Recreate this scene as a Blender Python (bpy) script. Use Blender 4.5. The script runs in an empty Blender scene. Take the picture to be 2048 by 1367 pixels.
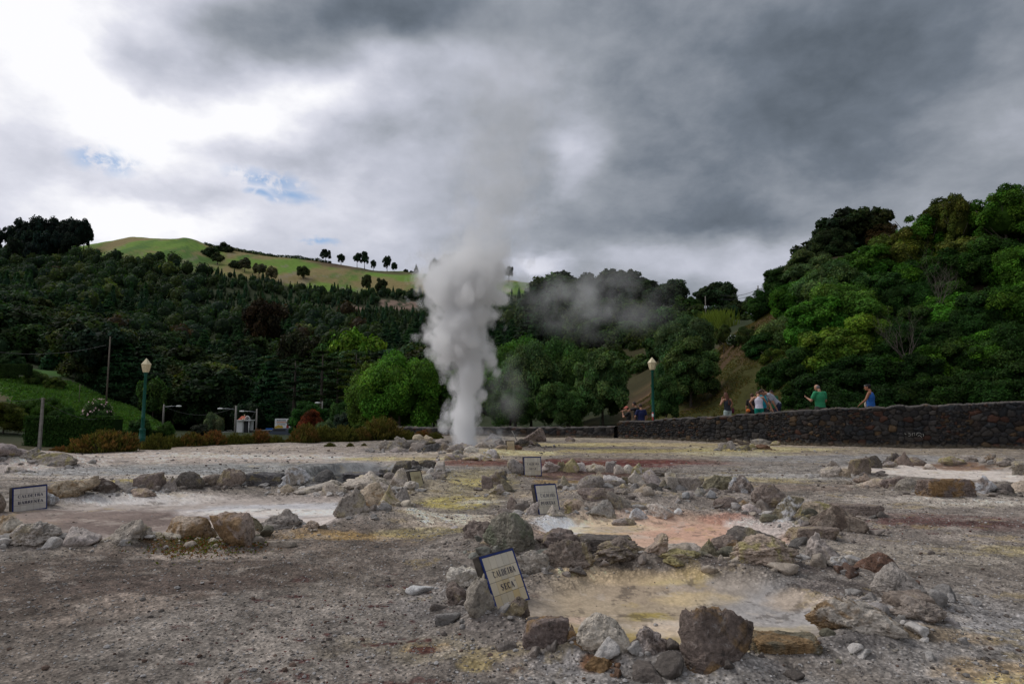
import bpy, math, random
import numpy as np
from mathutils import Vector, Matrix

SC = bpy.context.scene
COL = SC.collection
R = math.radians
# ------------------------------------------------------------------ camera
CAMZ = 1.05
PITCH = R(6.1)
FPX = 1365.0          # focal length in units of the 2048-wide photograph
cam_d = bpy.data.cameras.new("camera")
cam = bpy.data.objects.new("camera", cam_d)
COL.objects.link(cam)
cam.location = (0, 0, CAMZ)
cam.rotation_euler = (R(90) + PITCH, 0, 0)
cam_d.sensor_width = 36.0
cam_d.lens = 36.0 * FPX / 2048.0
cam_d.clip_start = 0.05
cam_d.clip_end = 6000
SC.camera = cam
CP, SP = math.cos(PITCH), math.sin(PITCH)

def ray(px, py):
    xc = (px - 1024.0) / FPX
    yc = (683.5 - py) / FPX
    return xc, CP - yc * SP, SP + yc * CP
def P(px, py, Y):
    a, b, c = ray(px, py)
    return Vector((a * Y / b, Y, CAMZ + c * Y / b))
def G(px, py, z=0.0):
    a, b, c = ray(px, py)
    t = (z - CAMZ) / c
    return Vector((a * t, b * t, z))
def azel(px, py):
    a, b, c = ray(px, py)
    return math.atan2(a, b), math.atan2(c, math.hypot(a, b))

# ------------------------------------------------------------------ render settings
SC.view_settings.view_transform = 'Standard'
SC.view_settings.look = 'None'
SC.view_settings.exposure = 0.08
SC.view_settings.gamma = 1.0
SC.render.engine = 'CYCLES'
SC.cycles.max_bounces = 6
SC.cycles.diffuse_bounces = 2
SC.cycles.glossy_bounces = 2
SC.cycles.transmission_bounces = 2
SC.cycles.volume_bounces = 5
SC.cycles.transparent_max_bounces = 6
SC.cycles.volume_max_steps = 160
SC.cycles.use_denoising = True

# ------------------------------------------------------------------ node helper
class NT:
    def __init__(s, tree):
        s.t = tree; s.n = tree.nodes; s.l = tree.links
        s.n.clear()
    def new(s, typ, **kw):
        nd = s.n.new(typ)
        for k, v in kw.items(): setattr(nd, k, v)
        return nd
    def put(s, sock, v):
        if hasattr(v, 'is_output') or hasattr(v, 'links'): s.l.new(v, sock)
        else: sock.default_value = v
    def math(s, op, a, b=None, c=None, clamp=False):
        nd = s.new('ShaderNodeMath', operation=op, use_clamp=clamp)
        s.put(nd.inputs[0], a)
        if b is not None: s.put(nd.inputs[1], b)
        if c is not None: s.put(nd.inputs[2], c)
        return nd.outputs[0]
    def vmath(s, op, a, b=None, scale=None):
        nd = s.new('ShaderNodeVectorMath', operation=op)
        s.put(nd.inputs[0], a)
        if b is not None: s.put(nd.inputs[1], b)
        if scale is not None: s.put(nd.inputs['Scale'], scale)
        return nd.outputs['Value'] if op in ('LENGTH', 'DISTANCE', 'DOT_PRODUCT') else nd.outputs[0]
    def comb(s, x, y, z=0.0):
        nd = s.new('ShaderNodeCombineXYZ')
        s.put(nd.inputs[0], x); s.put(nd.inputs[1], y); s.put(nd.inputs[2], z)
        return nd.outputs[0]
    def sep(s, v):
        nd = s.new('ShaderNodeSeparateXYZ'); s.put(nd.inputs[0], v)
        return nd.outputs
    def noise(s, vec, scale, detail=4.0, rough=0.55, dist=0.0, col=False):
        nd = s.new('ShaderNodeTexNoise')
        if vec is not None: s.put(nd.inputs['Vector'], vec)
        s.put(nd.inputs['Scale'], scale); s.put(nd.inputs['Detail'], detail)
        s.put(nd.inputs['Roughness'], rough); s.put(nd.inputs['Distortion'], dist)
        return nd.outputs['Color'] if col else nd.outputs[0]
    def maprange(s, v, a, b, c=0.0, d=1.0, smooth=True):
        nd = s.new('ShaderNodeMapRange')
        nd.interpolation_type = 'SMOOTHSTEP' if smooth else 'LINEAR'
        nd.clamp = True
        s.put(nd.inputs[0], v)
        for i, q in enumerate((a, b, c, d)): s.put(nd.inputs[i + 1], q)
        return nd.outputs[0]
    def mix(s, f, a, b, mode='MIX'):
        nd = s.new('ShaderNodeMix', data_type='RGBA', blend_type=mode)
        s.put(nd.inputs[0], f)
        s.put(nd.inputs[6], a if not isinstance(a, tuple) else (*a[:3], 1))
        s.put(nd.inputs[7], b if not isinstance(b, tuple) else (*b[:3], 1))
        return nd.outputs[2]
    def ramp(s, v, stops):
        nd = s.new('ShaderNodeValToRGB')
        cr = nd.color_ramp
        while len(cr.elements) < len(stops): cr.elements.new(0.5)
        for e, (p, c) in zip(cr.elements, stops):
            e.position = p; e.color = (*c, 1)
        s.put(nd.inputs[0], v)
        return nd.outputs[0]
    def bump(s, h, strength=0.4, dist=0.02):
        nd = s.new('ShaderNodeBump')
        nd.inputs['Strength'].default_value = strength
        nd.inputs['Distance'].default_value = dist
        s.put(nd.inputs['Height'], h)
        return nd.outputs[0]

# ------------------------------------------------------------------ world: broken overcast sky
SUN_EL, SUN_AZ = R(48), R(-62)      # azimuth measured from +Y (the view direction) towards +X
world = bpy.data.worlds.new("World")
SC.world = world
world.use_nodes = True
w = NT(world.node_tree)
tc = w.new('ShaderNodeTexCoord').outputs['Generated']
dx, dy, dz = w.sep(w.vmath('NORMALIZE', tc))[:3]
az = w.math('ARCTAN2', dx, dy)
el = w.math('ARCSINE', dz)
# stretch coordinates towards the horizon like a real cloud deck
elc = w.math('MAXIMUM', dz, 0.03)
deck = w.comb(w.math('DIVIDE', dx, w.math('ADD', elc, 0.25)), w.math('DIVIDE', dy, w.math('ADD', elc, 0.25)), 0.0)
wn = w.noise(deck, 1.7, 5.0, 0.6, 0.0, col=True)
wv = w.vmath('SUBTRACT', wn, (0.5, 0.5, 0.5))
uv0 = w.comb(az, el, 0.0)
uv = w.vmath('ADD', uv0, w.vmath('SCALE', wv, scale=0.13))
def blob(px, py, rx, ry, rot=0.0, soft=0.15):
    a, e = azel(px, py)
    v = w.vmath('SUBTRACT', uv, (a, e, 0.0))
    if rot:
        nd = w.new('ShaderNodeVectorRotate', rotation_type='Z_AXIS')
        w.put(nd.inputs['Vector'], v); nd.inputs['Angle'].default_value = R(rot)
        v = nd.outputs[0]
    v = w.vmath('MULTIPLY', v, (FPX / rx, FPX / ry, 0.0))
    return w.maprange(w.vmath('LENGTH', v), 1.35, soft)
# value of the deck: 0 dark .. 1 white
val = w.maprange(az, -0.62, 0.42, 0.80, 0.34)
BLOBS = [  # px, py, rx, ry, rotation, delta
    (80, 170, 260, 220, 0, .14), (330, 190, 210, 90, 0, .04), (270, 110, 75, 45, 0, -.20), (160, 150, 50, 20, 0, -.06),
    (60, 290, 150, 45, 0, -.16), (640, 45, 330, 95, -20, -.42), (900, 25, 330, 70, 0, -.22), (460, 20, 130, 40, -20, -.14),
    (700, 190, 150, 80, 20, .10), (760, 90, 90, 50, 20, .18), (560, 200, 150, 70, 0, .16), (420, 240, 260, 110, 0, .20), (460, 130, 160, 90, 0, -.05),
    (540, 300, 180, 32, 0, -.20), (740, 265, 170, 40, 0, -.14), (760, 370, 160, 50, 0, .08), (360, 385, 140, 28, 0, -.14), (640, 430, 260, 60, 0, .10),
    (130, 415, 110, 40, 0, .20), (380, 440, 130, 40, 0, .20), (60, 360, 120, 60, 0, -.08), (850, 330, 150, 60, 0, .03),
    (980, 300, 190, 190, 0, -.05), (1165, 310, 62, 70, 30, .26), (1115, 290, 55, 22, 0, .10), (1010, 140, 160, 130, 0, .05),
    (1500, 90, 420, 130, 8, -.08), (1560, 330, 420, 160, 0, -.05), (30, 60, 200, 90, 0, .10), (330, 350, 330, 60, 0, .06), (1820, 60, 380, 170, 0, -.11), (1800, 210, 330, 120, 25, -.12), (1420, 300, 260, 130, 0, -.10), (1380, 450, 330, 60, 0, -.12),
    (1960, 255, 190, 70, 18, .24), (1700, 330, 250, 80, 0, -.03), (1480, 190, 110, 60, 0, .06), (1480, 515, 280, 65, 0, .32), (1080, 540, 80, 30, 0, .30),
    (1720, 400, 210, 50, 15, .10), (1950, 370, 160, 50, 20, .14), (2048, 120, 120, 160, 0, .05),
    (840, 430, 180, 60, 0, -.04), (950, 470, 150, 60, 0, -.02),
]
for px, py, rx, ry, rot, dv in BLOBS:
    val = w.math('MULTIPLY_ADD', blob(px, py, rx, ry, rot), dv, val)
n1 = w.noise(deck, 2.6, 8.0, 0.55, 0.15)
n2 = w.noise(deck, 7.5, 6.0, 0.6, 0.3)
val = w.math('MULTIPLY_ADD', w.math('SUBTRACT', n1, 0.5), 0.14, val)
val = w.math('MULTIPLY_ADD', w.math('SUBTRACT', n2, 0.5), 0.08, val)
n3 = w.noise(w.vmath('ADD', w.vmath('MULTIPLY', uv0, (1.0, 1.6, 1.0)), w.vmath('SCALE', wv, scale=.10)), 8.5, 9.0, 0.56, 0.0)
n4 = w.noise(w.vmath('MULTIPLY', uv0, (1.0, 1.5, 1.0)), 22.0, 7.0, 0.6, 0.2)
val = w.math('MULTIPLY_ADD', w.math('SUBTRACT', n3, 0.5), 0.46, val)
val = w.math('MULTIPLY_ADD', w.math('SUBTRACT', n4, 0.5), 0.12, val)
skycol = w.ramp(val, [(0.0, (.085, .105, .13)), (0.2, (.155, .182, .222)), (0.42, (.30, .325, .37)), (0.66, (.50, .52, .60)), (0.85, (.70, .71, .79)), (1.0, (.93, .93, .96))])
nish = w.new('ShaderNodeTexSky', sky_type='NISHITA')
nish.sun_disc = False
nish.sun_elevation = SUN_EL
nish.sun_rotation = SUN_AZ
nish.air_density = 1.0; nish.dust_density = 0.6
blue = w.vmath('MULTIPLY', w.vmath('SCALE', nish.outputs[0], scale=0.075), (0.85, 1.0, 1.15))
hole = None
for px, py, rx, ry in [(215, 320, 62, 22), (545, 352, 75, 22), (590, 380, 60, 16), (530, 385, 40, 12), (640,470,40,10)]:
    b = blob(px, py, rx, ry, 0, 0.0)
    hole = b if hole is None else w.math('MAXIMUM', hole, b)
hn = w.noise(uv0, 26.0, 5.0, 0.6, 0.4)
hole = w.math('MULTIPLY', hole, w.maprange(hn, 0.40, 0.54))
hole = w.math('MULTIPLY', hole, 0.95)
cc = w.mix(hole, skycol, w.mix(0.35, blue, (.45, .60, .82)))
lowf = w.maprange(dz, -0.02, 0.03)
cc = w.mix(lowf, (.06, .065, .05), cc)
bg = w.new('ShaderNodeBackground')
w.put(bg.inputs[0], cc); bg.inputs[1].default_value = 1.0
out = w.new('ShaderNodeOutputWorld')
w.l.new(bg.outputs[0], out.inputs[0])
world.cycles.sampling_method = 'MANUAL'
world.cycles.sample_map_resolution = 512

sl = bpy.data.lights.new("sun", 'SUN')
sl.energy = 1.15
sl.angle = R(16)
sl.color = (1.0, 0.965, 0.91)
sun = bpy.data.objects.new("sun", sl)
COL.objects.link(sun)
sd = Vector((math.sin(SUN_AZ) * math.cos(SUN_EL), math.cos(SUN_AZ) * math.cos(SUN_EL), math.sin(SUN_EL)))
sun.rotation_euler = sd.to_track_quat('Z', 'Y').to_euler()

# ------------------------------------------------------------------ mesh helpers
def mk(name, V, F, mats=(), cols=None, smooth=True, mi=None, parent=None, fcol=None, loc=None):
    """one mesh object from numpy vertices and a list of face arrays (tris / quads)"""
    V = np.asarray(V, dtype=np.float32)
    if isinstance(F, np.ndarray): F = [F]
    F = [np.asarray(f, dtype=np.int32) for f in F if len(f)]
    me = bpy.data.meshes.new(name)
    me.vertices.add(len(V)); me.vertices.foreach_set('co', V.ravel())
    nl = sum(f.size for f in F); nf = sum(len(f) for f in F)
    me.loops.add(nl); me.polygons.add(nf)
    me.loops.foreach_set('vertex_index', np.concatenate([f.ravel() for f in F]))
    tot = np.concatenate([np.full(len(f), f.shape[1], np.int32) for f in F])
    st = np.concatenate([[0], np.cumsum(tot)[:-1]]).astype(np.int32)
    me.polygons.foreach_set('loop_start', st)
    me.polygons.foreach_set('loop_total', tot)
    me.polygons.foreach_set('use_smooth', np.full(nf, bool(smooth)))
    if mi is not None: me.polygons.foreach_set('material_index', np.asarray(mi, np.int32))
    me.update(calc_edges=True)
    if cols is not None:
        a = me.color_attributes.new('col', 'FLOAT_COLOR', 'POINT')
        c = np.ones((len(V), 4), np.float32); c[:, :np.shape(cols)[1]] = cols
        a.data.foreach_set('color', c.ravel())
    for m in (mats if isinstance(mats, (list, tuple)) else [mats]): me.materials.append(m)
    o = bpy.data.objects.new(name, me)
    COL.objects.link(o)
    if parent is not None: o.parent = parent
    if loc is not None: o.location = loc
    return o
def tag(o, label=None, cat=None, group=None, kind=None):
    if label: o['label'] = label
    if cat: o['category'] = cat
    if group: o['group'] = group
    if kind: o['kind'] = kind
    return o
def empty(name, loc=(0, 0, 0), rz=0.0):
    o = bpy.data.objects.new(name, None)
    COL.objects.link(o); o.location = loc; o.rotation_euler = (0, 0, rz)
    o.empty_display_size = 0.2
    return o
def dup(o, parent=None):
    c = o.copy(); COL.objects.link(c)
    if parent is not None: c.parent = parent
    for ch in list(o.children): dup(ch, c)
    return c
def join(parts):
    """parts: list of (V, F) -> V, [tris], [quads]"""
    Vs = []; T = []; Q = []; n = 0
    for V, F in parts:
        Vs.append(np.asarray(V, float))
        for f in (F if isinstance(F, list) else [F]):
            f = np.asarray(f)
            if len(f) == 0: continue
            (T if f.shape[1] == 3 else Q).append(f + n)
        n += len(V)
    F = []
    if T: F.append(np.concatenate(T))
    if Q: F.append(np.concatenate(Q))
    return np.concatenate(Vs), F
def box(c, s, rz=0.0):
    """box centred at c, full sizes s"""
    x, y, z = [q / 2 for q in s]
    V = np.array([(-x,-y,-z),(x,-y,-z),(x,y,-z),(-x,y,-z),(-x,-y,z),(x,-y,z),(x,y,z),(-x,y,z)], float)
    if rz:
        cs, sn = math.cos(rz), math.sin(rz)
        V = np.stack([V[:,0]*cs - V[:,1]*sn, V[:,0]*sn + V[:,1]*cs, V[:,2]], 1)
    F = np.array([(0,3,2,1),(4,5,6,7),(0,1,5,4),(1,2,6,5),(2,3,7,6),(3,0,4,7)])
    return V + np.array(c), F
def lathe(prof, n=16, c=(0, 0, 0)):
    """prof: list of (r, z)"""
    prof = [(max(r, 1e-4), z) for r, z in prof]
    a = np.arange(n) * 2 * math.pi / n
    V = np.concatenate([np.stack([r*np.cos(a), r*np.sin(a), np.full(n, z)], 1) for r, z in prof])
    i = np.arange(n); j = (i + 1) % n
    F = np.concatenate([np.stack([k*n+i, k*n+j, (k+1)*n+j, (k+1)*n+i], 1) for k in range(len(prof)-1)])
    return V + np.array(c), F
def tube(pts, rad, n=6, cap=True):
    pts = [Vector(p) for p in pts]
    rad = rad if isinstance(rad, (list, tuple)) else [rad] * len(pts)
    V = []; 
    for i, p in enumerate(pts):
        d = (pts[min(i+1, len(pts)-1)] - pts[max(i-1, 0)])
        d = d.normalized() if d.length > 1e-9 else Vector((0, 0, 1))
        ref = Vector((0, 1, 0)) if abs(d.y) < 0.9 else Vector((1, 0, 0))
        a = d.cross(ref).normalized(); b = d.cross(a)
        for k in range(n):
            t = 2 * math.pi * k / n
            V.append(p + (a * math.cos(t) + b * math.sin(t)) * rad[i])
    F = []
    for i in range(len(pts) - 1):
        for k in range(n):
            F.append((i*n+k, i*n+(k+1) % n, (i+1)*n+(k+1) % n, (i+1)*n+k))
    T = []
    if cap:
        m = len(V); V.append(pts[0]); V.append(pts[-1])
        for k in range(n):
            T.append((m, (k+1) % n, k)); q = (len(pts)-1)*n
            T.append((m+1, q+k, q+(k+1) % n))
    return np.array([tuple(v) for v in V]), [np.array(F)] + ([np.array(T)] if T else [])
_ico = {}
def ico(n):
    if n not in _ico:
        t = (1 + 5 ** .5) / 2
        V = [(-1,t,0),(1,t,0),(-1,-t,0),(1,-t,0),(0,-1,t),(0,1,t),(0,-1,-t),(0,1,-t),(t,0,-1),(t,0,1),(-t,0,-1),(-t,0,1)]
        V = [Vector(v).normalized() for v in V]
        F = [(0,11,5),(0,5,1),(0,1,7),(0,7,10),(0,10,11),(1,5,9),(5,11,4),(11,10,2),(10,7,6),(7,1,8),(3,9,4),(3,4,2),(3,2,6),(3,6,8),(3,8,9),(4,9,5),(2,4,11),(6,2,10),(8,6,7),(9,8,1)]
        for _ in range(n):
            mid = {}; F2 = []
            def m(a, b):
                k = (a, b) if a < b else (b, a)
                if k not in mid:
                    mid[k] = len(V); V.append(((V[a] + V[b]) / 2).normalized())
                return mid[k]
            for a, b, c in F:
                x, y, z = m(a, b), m(b, c), m(c, a)
                F2 += [(a, x, z), (b, y, x), (c, z, y), (x, y, z)]
            F = F2
        _ico[n] = (np.array([tuple(v) for v in V]), np.array(F))
    return _ico[n]

# numpy noise -------------------------------------------------------
def _h(ix, iy, iz, s):
    with np.errstate(over='ignore'):
        h = ix.astype(np.uint32) * np.uint32(374761393) + iy.astype(np.uint32) * np.uint32(668265263) + iz.astype(np.uint32) * np.uint32(2246822519) + np.uint32((s * 3266489917) & 0xffffffff)
        h = (h ^ (h >> np.uint32(13))) * np.uint32(1274126177)
        h = (h ^ (h >> np.uint32(16))) * np.uint32(2654435769)
        h = h ^ (h >> np.uint32(15))
    return h.astype(np.float64) / 4294967295.0
def vn(x, y, z=None, s=0):
    if z is None: z = np.zeros_like(x) + 0.37
    x0, y0, z0 = np.floor(x), np.floor(y), np.floor(z)
    fx, fy, fz = x - x0, y - y0, z - z0
    x0 = x0.astype(np.int64); y0 = y0.astype(np.int64); z0 = z0.astype(np.int64)
    fx = fx*fx*fx*(fx*(fx*6-15)+10); fy = fy*fy*fy*(fy*(fy*6-15)+10); fz = fz*fz*fz*(fz*(fz*6-15)+10)
    r = 0
    for i in (0, 1):
        for j in (0, 1):
            for k in (0, 1):
                wgt = (fx if i else 1-fx) * (fy if j else 1-fy) * (fz if k else 1-fz)
                r = r + wgt * _h(x0+i, y0+j, z0+k, s)
    return r
def vn2(x, y, s=0):
    x0, y0 = np.floor(x), np.floor(y)
    fx, fy = x - x0, y - y0
    x0 = x0.astype(np.int64); y0 = y0.astype(np.int64); z0 = np.zeros_like(x0)
    fx = fx*fx*(3-2*fx); fy = fy*fy*(3-2*fy)
    return ((_h(x0, y0, z0, s)*(1-fx) + _h(x0+1, y0, z0, s)*fx)*(1-fy) + (_h(x0, y0+1, z0, s)*(1-fx) + _h(x0+1, y0+1, z0, s)*fx)*fy)
def fbm(x, y, s=0, oct=5, g=0.5):
    r = 0; a = 1; t = 0
    for i in range(oct):
        c, sn = math.cos(i*0.9+.4), math.sin(i*0.9+.4)
        r = r + a * vn2(x*c - y*sn, x*sn + y*c, s + i*17); t += a; a *= g; x = x*2.03; y = y*2.03
    return r / t
def fbm3(V, s=0, oct=4, g=0.5):
    r = 0; a = 1; t = 0; x, y, z = V[:,0], V[:,1], V[:,2]
    for i in range(oct):
        r = r + a * vn(x, y, z, s + i*17); t += a; a *= g
        x, y, z = x*2.03 + y*.3, y*2.03 - x*.3, z*2.03
    return r / t
def sst(a, b, x):
    t = np.clip((x - a) / (b - a), 0, 1)
    return t * t * (3 - 2 * t)

# ------------------------------------------------------------------ materials
MATS = {}
def mat(name):
    m = bpy.data.materials.new(name); m.use_nodes = True
    MATS[name] = m
    return m, NT(m.node_tree)
def finish(t, bsdf):
    o = t.new('ShaderNodeOutputMaterial'); t.l.new(bsdf, o.inputs[0])
def principled(t, col, rough=0.8, bump=None, metal=0.0, spec=0.3):
    b = t.new('ShaderNodeBsdfPrincipled')
    t.put(b.inputs['Base Color'], (*col[:3], 1) if isinstance(col, tuple) else col)
    t.put(b.inputs['Roughness'], rough); t.put(b.inputs['Metallic'], metal)
    t.put(b.inputs['Specular IOR Level'], spec)
    if bump is not None: t.l.new(bump, b.inputs['Normal'])
    return b.outputs[0]
def plain(name, col, rough=0.7, var=0.15, scale=12.0, metal=0.0, bumpd=0.002):
    m, t = mat(name)
    c = t.new('ShaderNodeTexCoord').outputs['Object']
    n = t.noise(c, scale, 5.0, 0.6)
    f = t.maprange(n, 0.3, 0.7)
    lo = tuple(q * (1 - var) for q in col); hi = tuple(min(1, q * (1 + var)) for q in col)
    finish(t, principled(t, t.mix(f, lo, hi), rough, t.bump(n, 0.3, bumpd), metal))
    return m
def attr(t, name, typ='GEOMETRY'):
    nd = t.new('ShaderNodeAttribute', attribute_type=typ, attribute_name=name)
    return nd

# ground
m_ground, t = mat('ground')
c = t.new('ShaderNodeTexCoord').outputs['Object']
vc = attr(t, 'col').outputs['Color']
a1 = t.noise(c, 55.0, 4.0, 0.65)
a2 = t.noise(c, 9.0, 5.0, 0.6)
vor = t.new('ShaderNodeTexVoronoi'); t.put(vor.inputs['Vector'], c); vor.inputs['Scale'].default_value = 48.0
g = t.math('MULTIPLY_ADD', t.math('SUBTRACT', a1, 0.5), 1.6, 1.0)
g = t.math('MULTIPLY_ADD', t.math('SUBTRACT', a2, 0.5), 0.5, g)
sp = t.maprange(vor.outputs['Distance'], 0.1, 0.5, 1.22, 0.72)
g = t.math('MULTIPLY', g, sp)
al = attr(t, 'col').outputs['Alpha']
g = t.math('MULTIPLY_ADD', t.math('SUBTRACT', g, 1.0), al, 1.0)
colr = t.vmath('SCALE', vc, scale=g)
hgt = t.math('ADD', t.math('MULTIPLY', a1, 0.6), t.math('MULTIPLY', vor.outputs['Distance'], -0.7))
hgt = t.math('MULTIPLY', t.math('ADD', hgt, a2), al)
finish(t, principled(t, colr, 0.92, t.bump(hgt, 0.8, 0.016), spec=0.15))

# hillside / terrain
m_terr, t = mat('hillside')
c = t.new('ShaderNodeTexCoord').outputs['Object']
vc = attr(t, 'col').outputs['Color']
a1 = t.noise(c, 0.35, 8.0, 0.65)
a2 = t.noise(c, 6.0, 4.0, 0.6)
g = t.math('MULTIPLY_ADD', t.math('SUBTRACT', a1, 0.5), 0.9, 1.0)
g = t.math('MULTIPLY_ADD', t.math('SUBTRACT', a2, 0.5), 0.9, g)
finish(t, principled(t, t.vmath('SCALE', vc, scale=g), 0.95, t.bump(a2, 0.6, 0.08), spec=0.1))

# rock: base from object colour, stain from object property
m_rock, t = mat('rock')
oi = t.new('ShaderNodeObjectInfo')
c = t.new('ShaderNodeTexCoord').outputs['Object']
off = t.vmath('ADD', c, t.comb(t.math('MULTIPLY', oi.outputs['Random'], 37.0), t.math('MULTIPLY', oi.outputs['Random'], 91.0), 3.0))
st = attr(t, 'stain', 'OBJECT').outputs['Color']
sa = attr(t, 'stain_amount', 'OBJECT').outputs['Fac']
n1 = t.noise(off, 7.0, 6.0, 0.65)
n2 = t.noise(off, 60.0, 4.0, 0.6)
n3 = t.noise(off, 5.0, 4.0, 0.6, 0.6)
n4 = t.noise(off, 24.0, 5.0, 0.7, 0.4)
base = oi.outputs['Color']
g = t.math('MULTIPLY_ADD', t.math('SUBTRACT', n1, 0.5), 1.6, 1.08)
g = t.math('MULTIPLY_ADD', t.math('SUBTRACT', n2, 0.5), 1.9, g)
g = t.math('MULTIPLY_ADD', t.math('SUBTRACT', n4, 0.5), 1.5, g)
colr = t.vmath('SCALE', base, scale=g)
pale = t.math('MULTIPLY', t.maprange(n4, 0.56, 0.68), 0.45)
colr = t.mix(pale, colr, (.42, .39, .36))
colr = t.mix(t.math('MULTIPLY', t.maprange(n4, 0.42, 0.33), 0.6), colr, (.045, .04, .035))  # crevice shade put into the colour: darkened where the noise dips
sf = t.math('MULTIPLY', t.maprange(t.math('ADD', n3, t.math('MULTIPLY', sa, 0.22)), 0.56, 0.68), t.math('MINIMUM', t.math('MULTIPLY', sa, 3.0), 0.9))
colr = t.mix(sf, colr, t.vmath('SCALE', st, scale=g))
hgt = t.math('ADD', n1, t.math('ADD', t.math('MULTIPLY', n4, 0.6), t.math('MULTIPLY', n2, 0.3)))
finish(t, principled(t, colr, 0.85, t.bump(hgt, 1.0, 0.028), spec=0.25))

# foliage: tint per leaf in 'col', overall from object colour
def foliage(name, transl=0.25):
    m, t = mat(name)
    oi = t.new('ShaderNodeObjectInfo')
    vc = attr(t, 'col').outputs['Color']
    c = t.new('ShaderNodeTexCoord').outputs['Object']
    n = t.noise(c, 0.9, 3.0, 0.6)
    colr = t.mix(1.0, oi.outputs['Color'], vc, 'MULTIPLY')
    colr = t.vmath('SCALE', colr, scale=t.math('MULTIPLY_ADD', n, 1.2, 0.4))
    b = t.new('ShaderNodeBsdfPrincipled')
    t.put(b.inputs['Base Color'], colr); b.inputs['Roughness'].default_value = 0.75
    b.inputs['Specular IOR Level'].default_value = 0.12
    tr = t.new('ShaderNodeBsdfTranslucent'); t.put(tr.inputs[0], t.vmath('MULTIPLY', colr, (1.1, 1.25, 0.5)))
    mx = t.new('ShaderNodeMixShader'); mx.inputs[0].default_value = transl
    t.l.new(b.outputs[0], mx.inputs[1]); t.l.new(tr.outputs[0], mx.inputs[2])
    finish(t, mx.outputs[0])
    return m
m_leaf = foliage('foliage')
m_bark = plain('bark', (.09, .075, .06), 0.9, 0.4, 9.0, bumpd=0.02)
m_palebark = plain('pale_bark', (.22, .20, .17), 0.9, 0.35, 9.0, bumpd=0.02)
m_green = plain('green_paint', (.004, .085, .06), 0.45, 0.2, 20)
m_cream = plain('lantern_glass', (.72, .62, .40), 0.35, 0.12, 14)
m_concrete = plain('concrete', (.27, .25, .22), 0.85, 0.25, 9)
m_wood = plain('weathered_wood', (.16, .13, .10), 0.85, 0.3, 12)
m_cable = plain('cable', (.05, .05, .05), 0.6, 0.1)
m_metal = plain('grey_metal', (.35, .36, .38), 0.45, 0.1, 10, metal=0.6)
m_white = plain('white_paint', (.72, .72, .70), 0.6, 0.08, 6)
m_redtile = plain('red_tile', (.42, .10, .055), 0.8, 0.3, 30)
m_dark = plain('dark_interior', (.03, .03, .035), 0.7, 0.2)
m_blue = plain('blue_paint', (.03, .12, .42), 0.5, 0.1)
m_red = plain('red_paint', (.45, .07, .06), 0.5, 0.1)
m_asphalt = plain('asphalt', (.06, .063, .07), 0.9, 0.25, 4)
# ------------------------------------------------------------------ stone tables
RUNS = []; SINGLES = []
# px centre, base row, width, height, colour, shape, stain
RUNS.append(("in the near rim of the white left pool", "stones in the near rim of the left pool", [
 (22,1102,54,60,'pale','a','o.5'),(95,1103,102,54,'pale','l'),(176,1103,66,42,'pale','p'),(268,1100,92,53,'pale','c'),(330,1093,38,25,'pale','l'),
 (394,1089,82,50,'cream','a','o.6'),(479,1103,70,74,'tan','a','o.5'),(520,1077,32,36,'olive','p'),(577,1071,80,46,'grey','c'),(631,1071,30,22,'tan','l'),
 (711,1052,58,62,'grey','c'),(752,1028,50,56,'cream','a','o.3'),(787,1034,38,50,'cream','p','y.4'),(808,1018,28,38,'grey','p'),
 (735,1048,34,20,'brown','m')]))
RUNS.append(("between the two left pools", "stones in the row between the left pools", [
 (8,1028,34,50,'brown','r'),(107,1013,40,32,'brown','r','w.5'),(160,1004,78,46,'tan','l','o.3'),(218,998,46,36,'grey','r','b.5'),(262,995,48,30,'grey','l'),
 (309,991,50,42,'brown','u'),(300,998,42,18,'tan','m'),(349,990,32,34,'grey','p'),(390,987,50,40,'dark','r'),(432,983,40,32,'brown','r'),(471,983,44,44,'brown','p'),
 (506,975,24,22,'mud','r'),(540,977,58,30,'mud','s'),(596,980,46,46,'grey','c','w.4'),(582,989,22,20,'tan','r'),(634,990,80,24,'pale','m'),(676,994,44,26,'pale','l'),
 (736,992,82,42,'pale','l'),(787,975,26,20,'pink','r'),(801,987,32,42,'pale','p'),(778,997,30,28,'pale','l'),(824,989,22,22,'pale','l')]))
RUNS.append(("round the dark steaming basin", "stones round the dark steaming basin", [
 (606,947,26,18,'dark','m'),(655,953,40,28,'mud','r'),(735,946,70,14,'mud','s'),(774,944,20,18,'mud','u'),(804,942,36,30,'dark','u'),(832,938,24,16,'dark','l'),(860,938,38,18,'dark','c'),
 (700,962,30,14,'mud','m'),(640,966,50,16,'mud','m'),(882,947,18,24,'pale','u'),(865,959,17,24,'white','p'),(854,971,22,15,'white','p'),(872,966,40,18,'pink','l'),(846,954,20,14,'tan','r')]))
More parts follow.
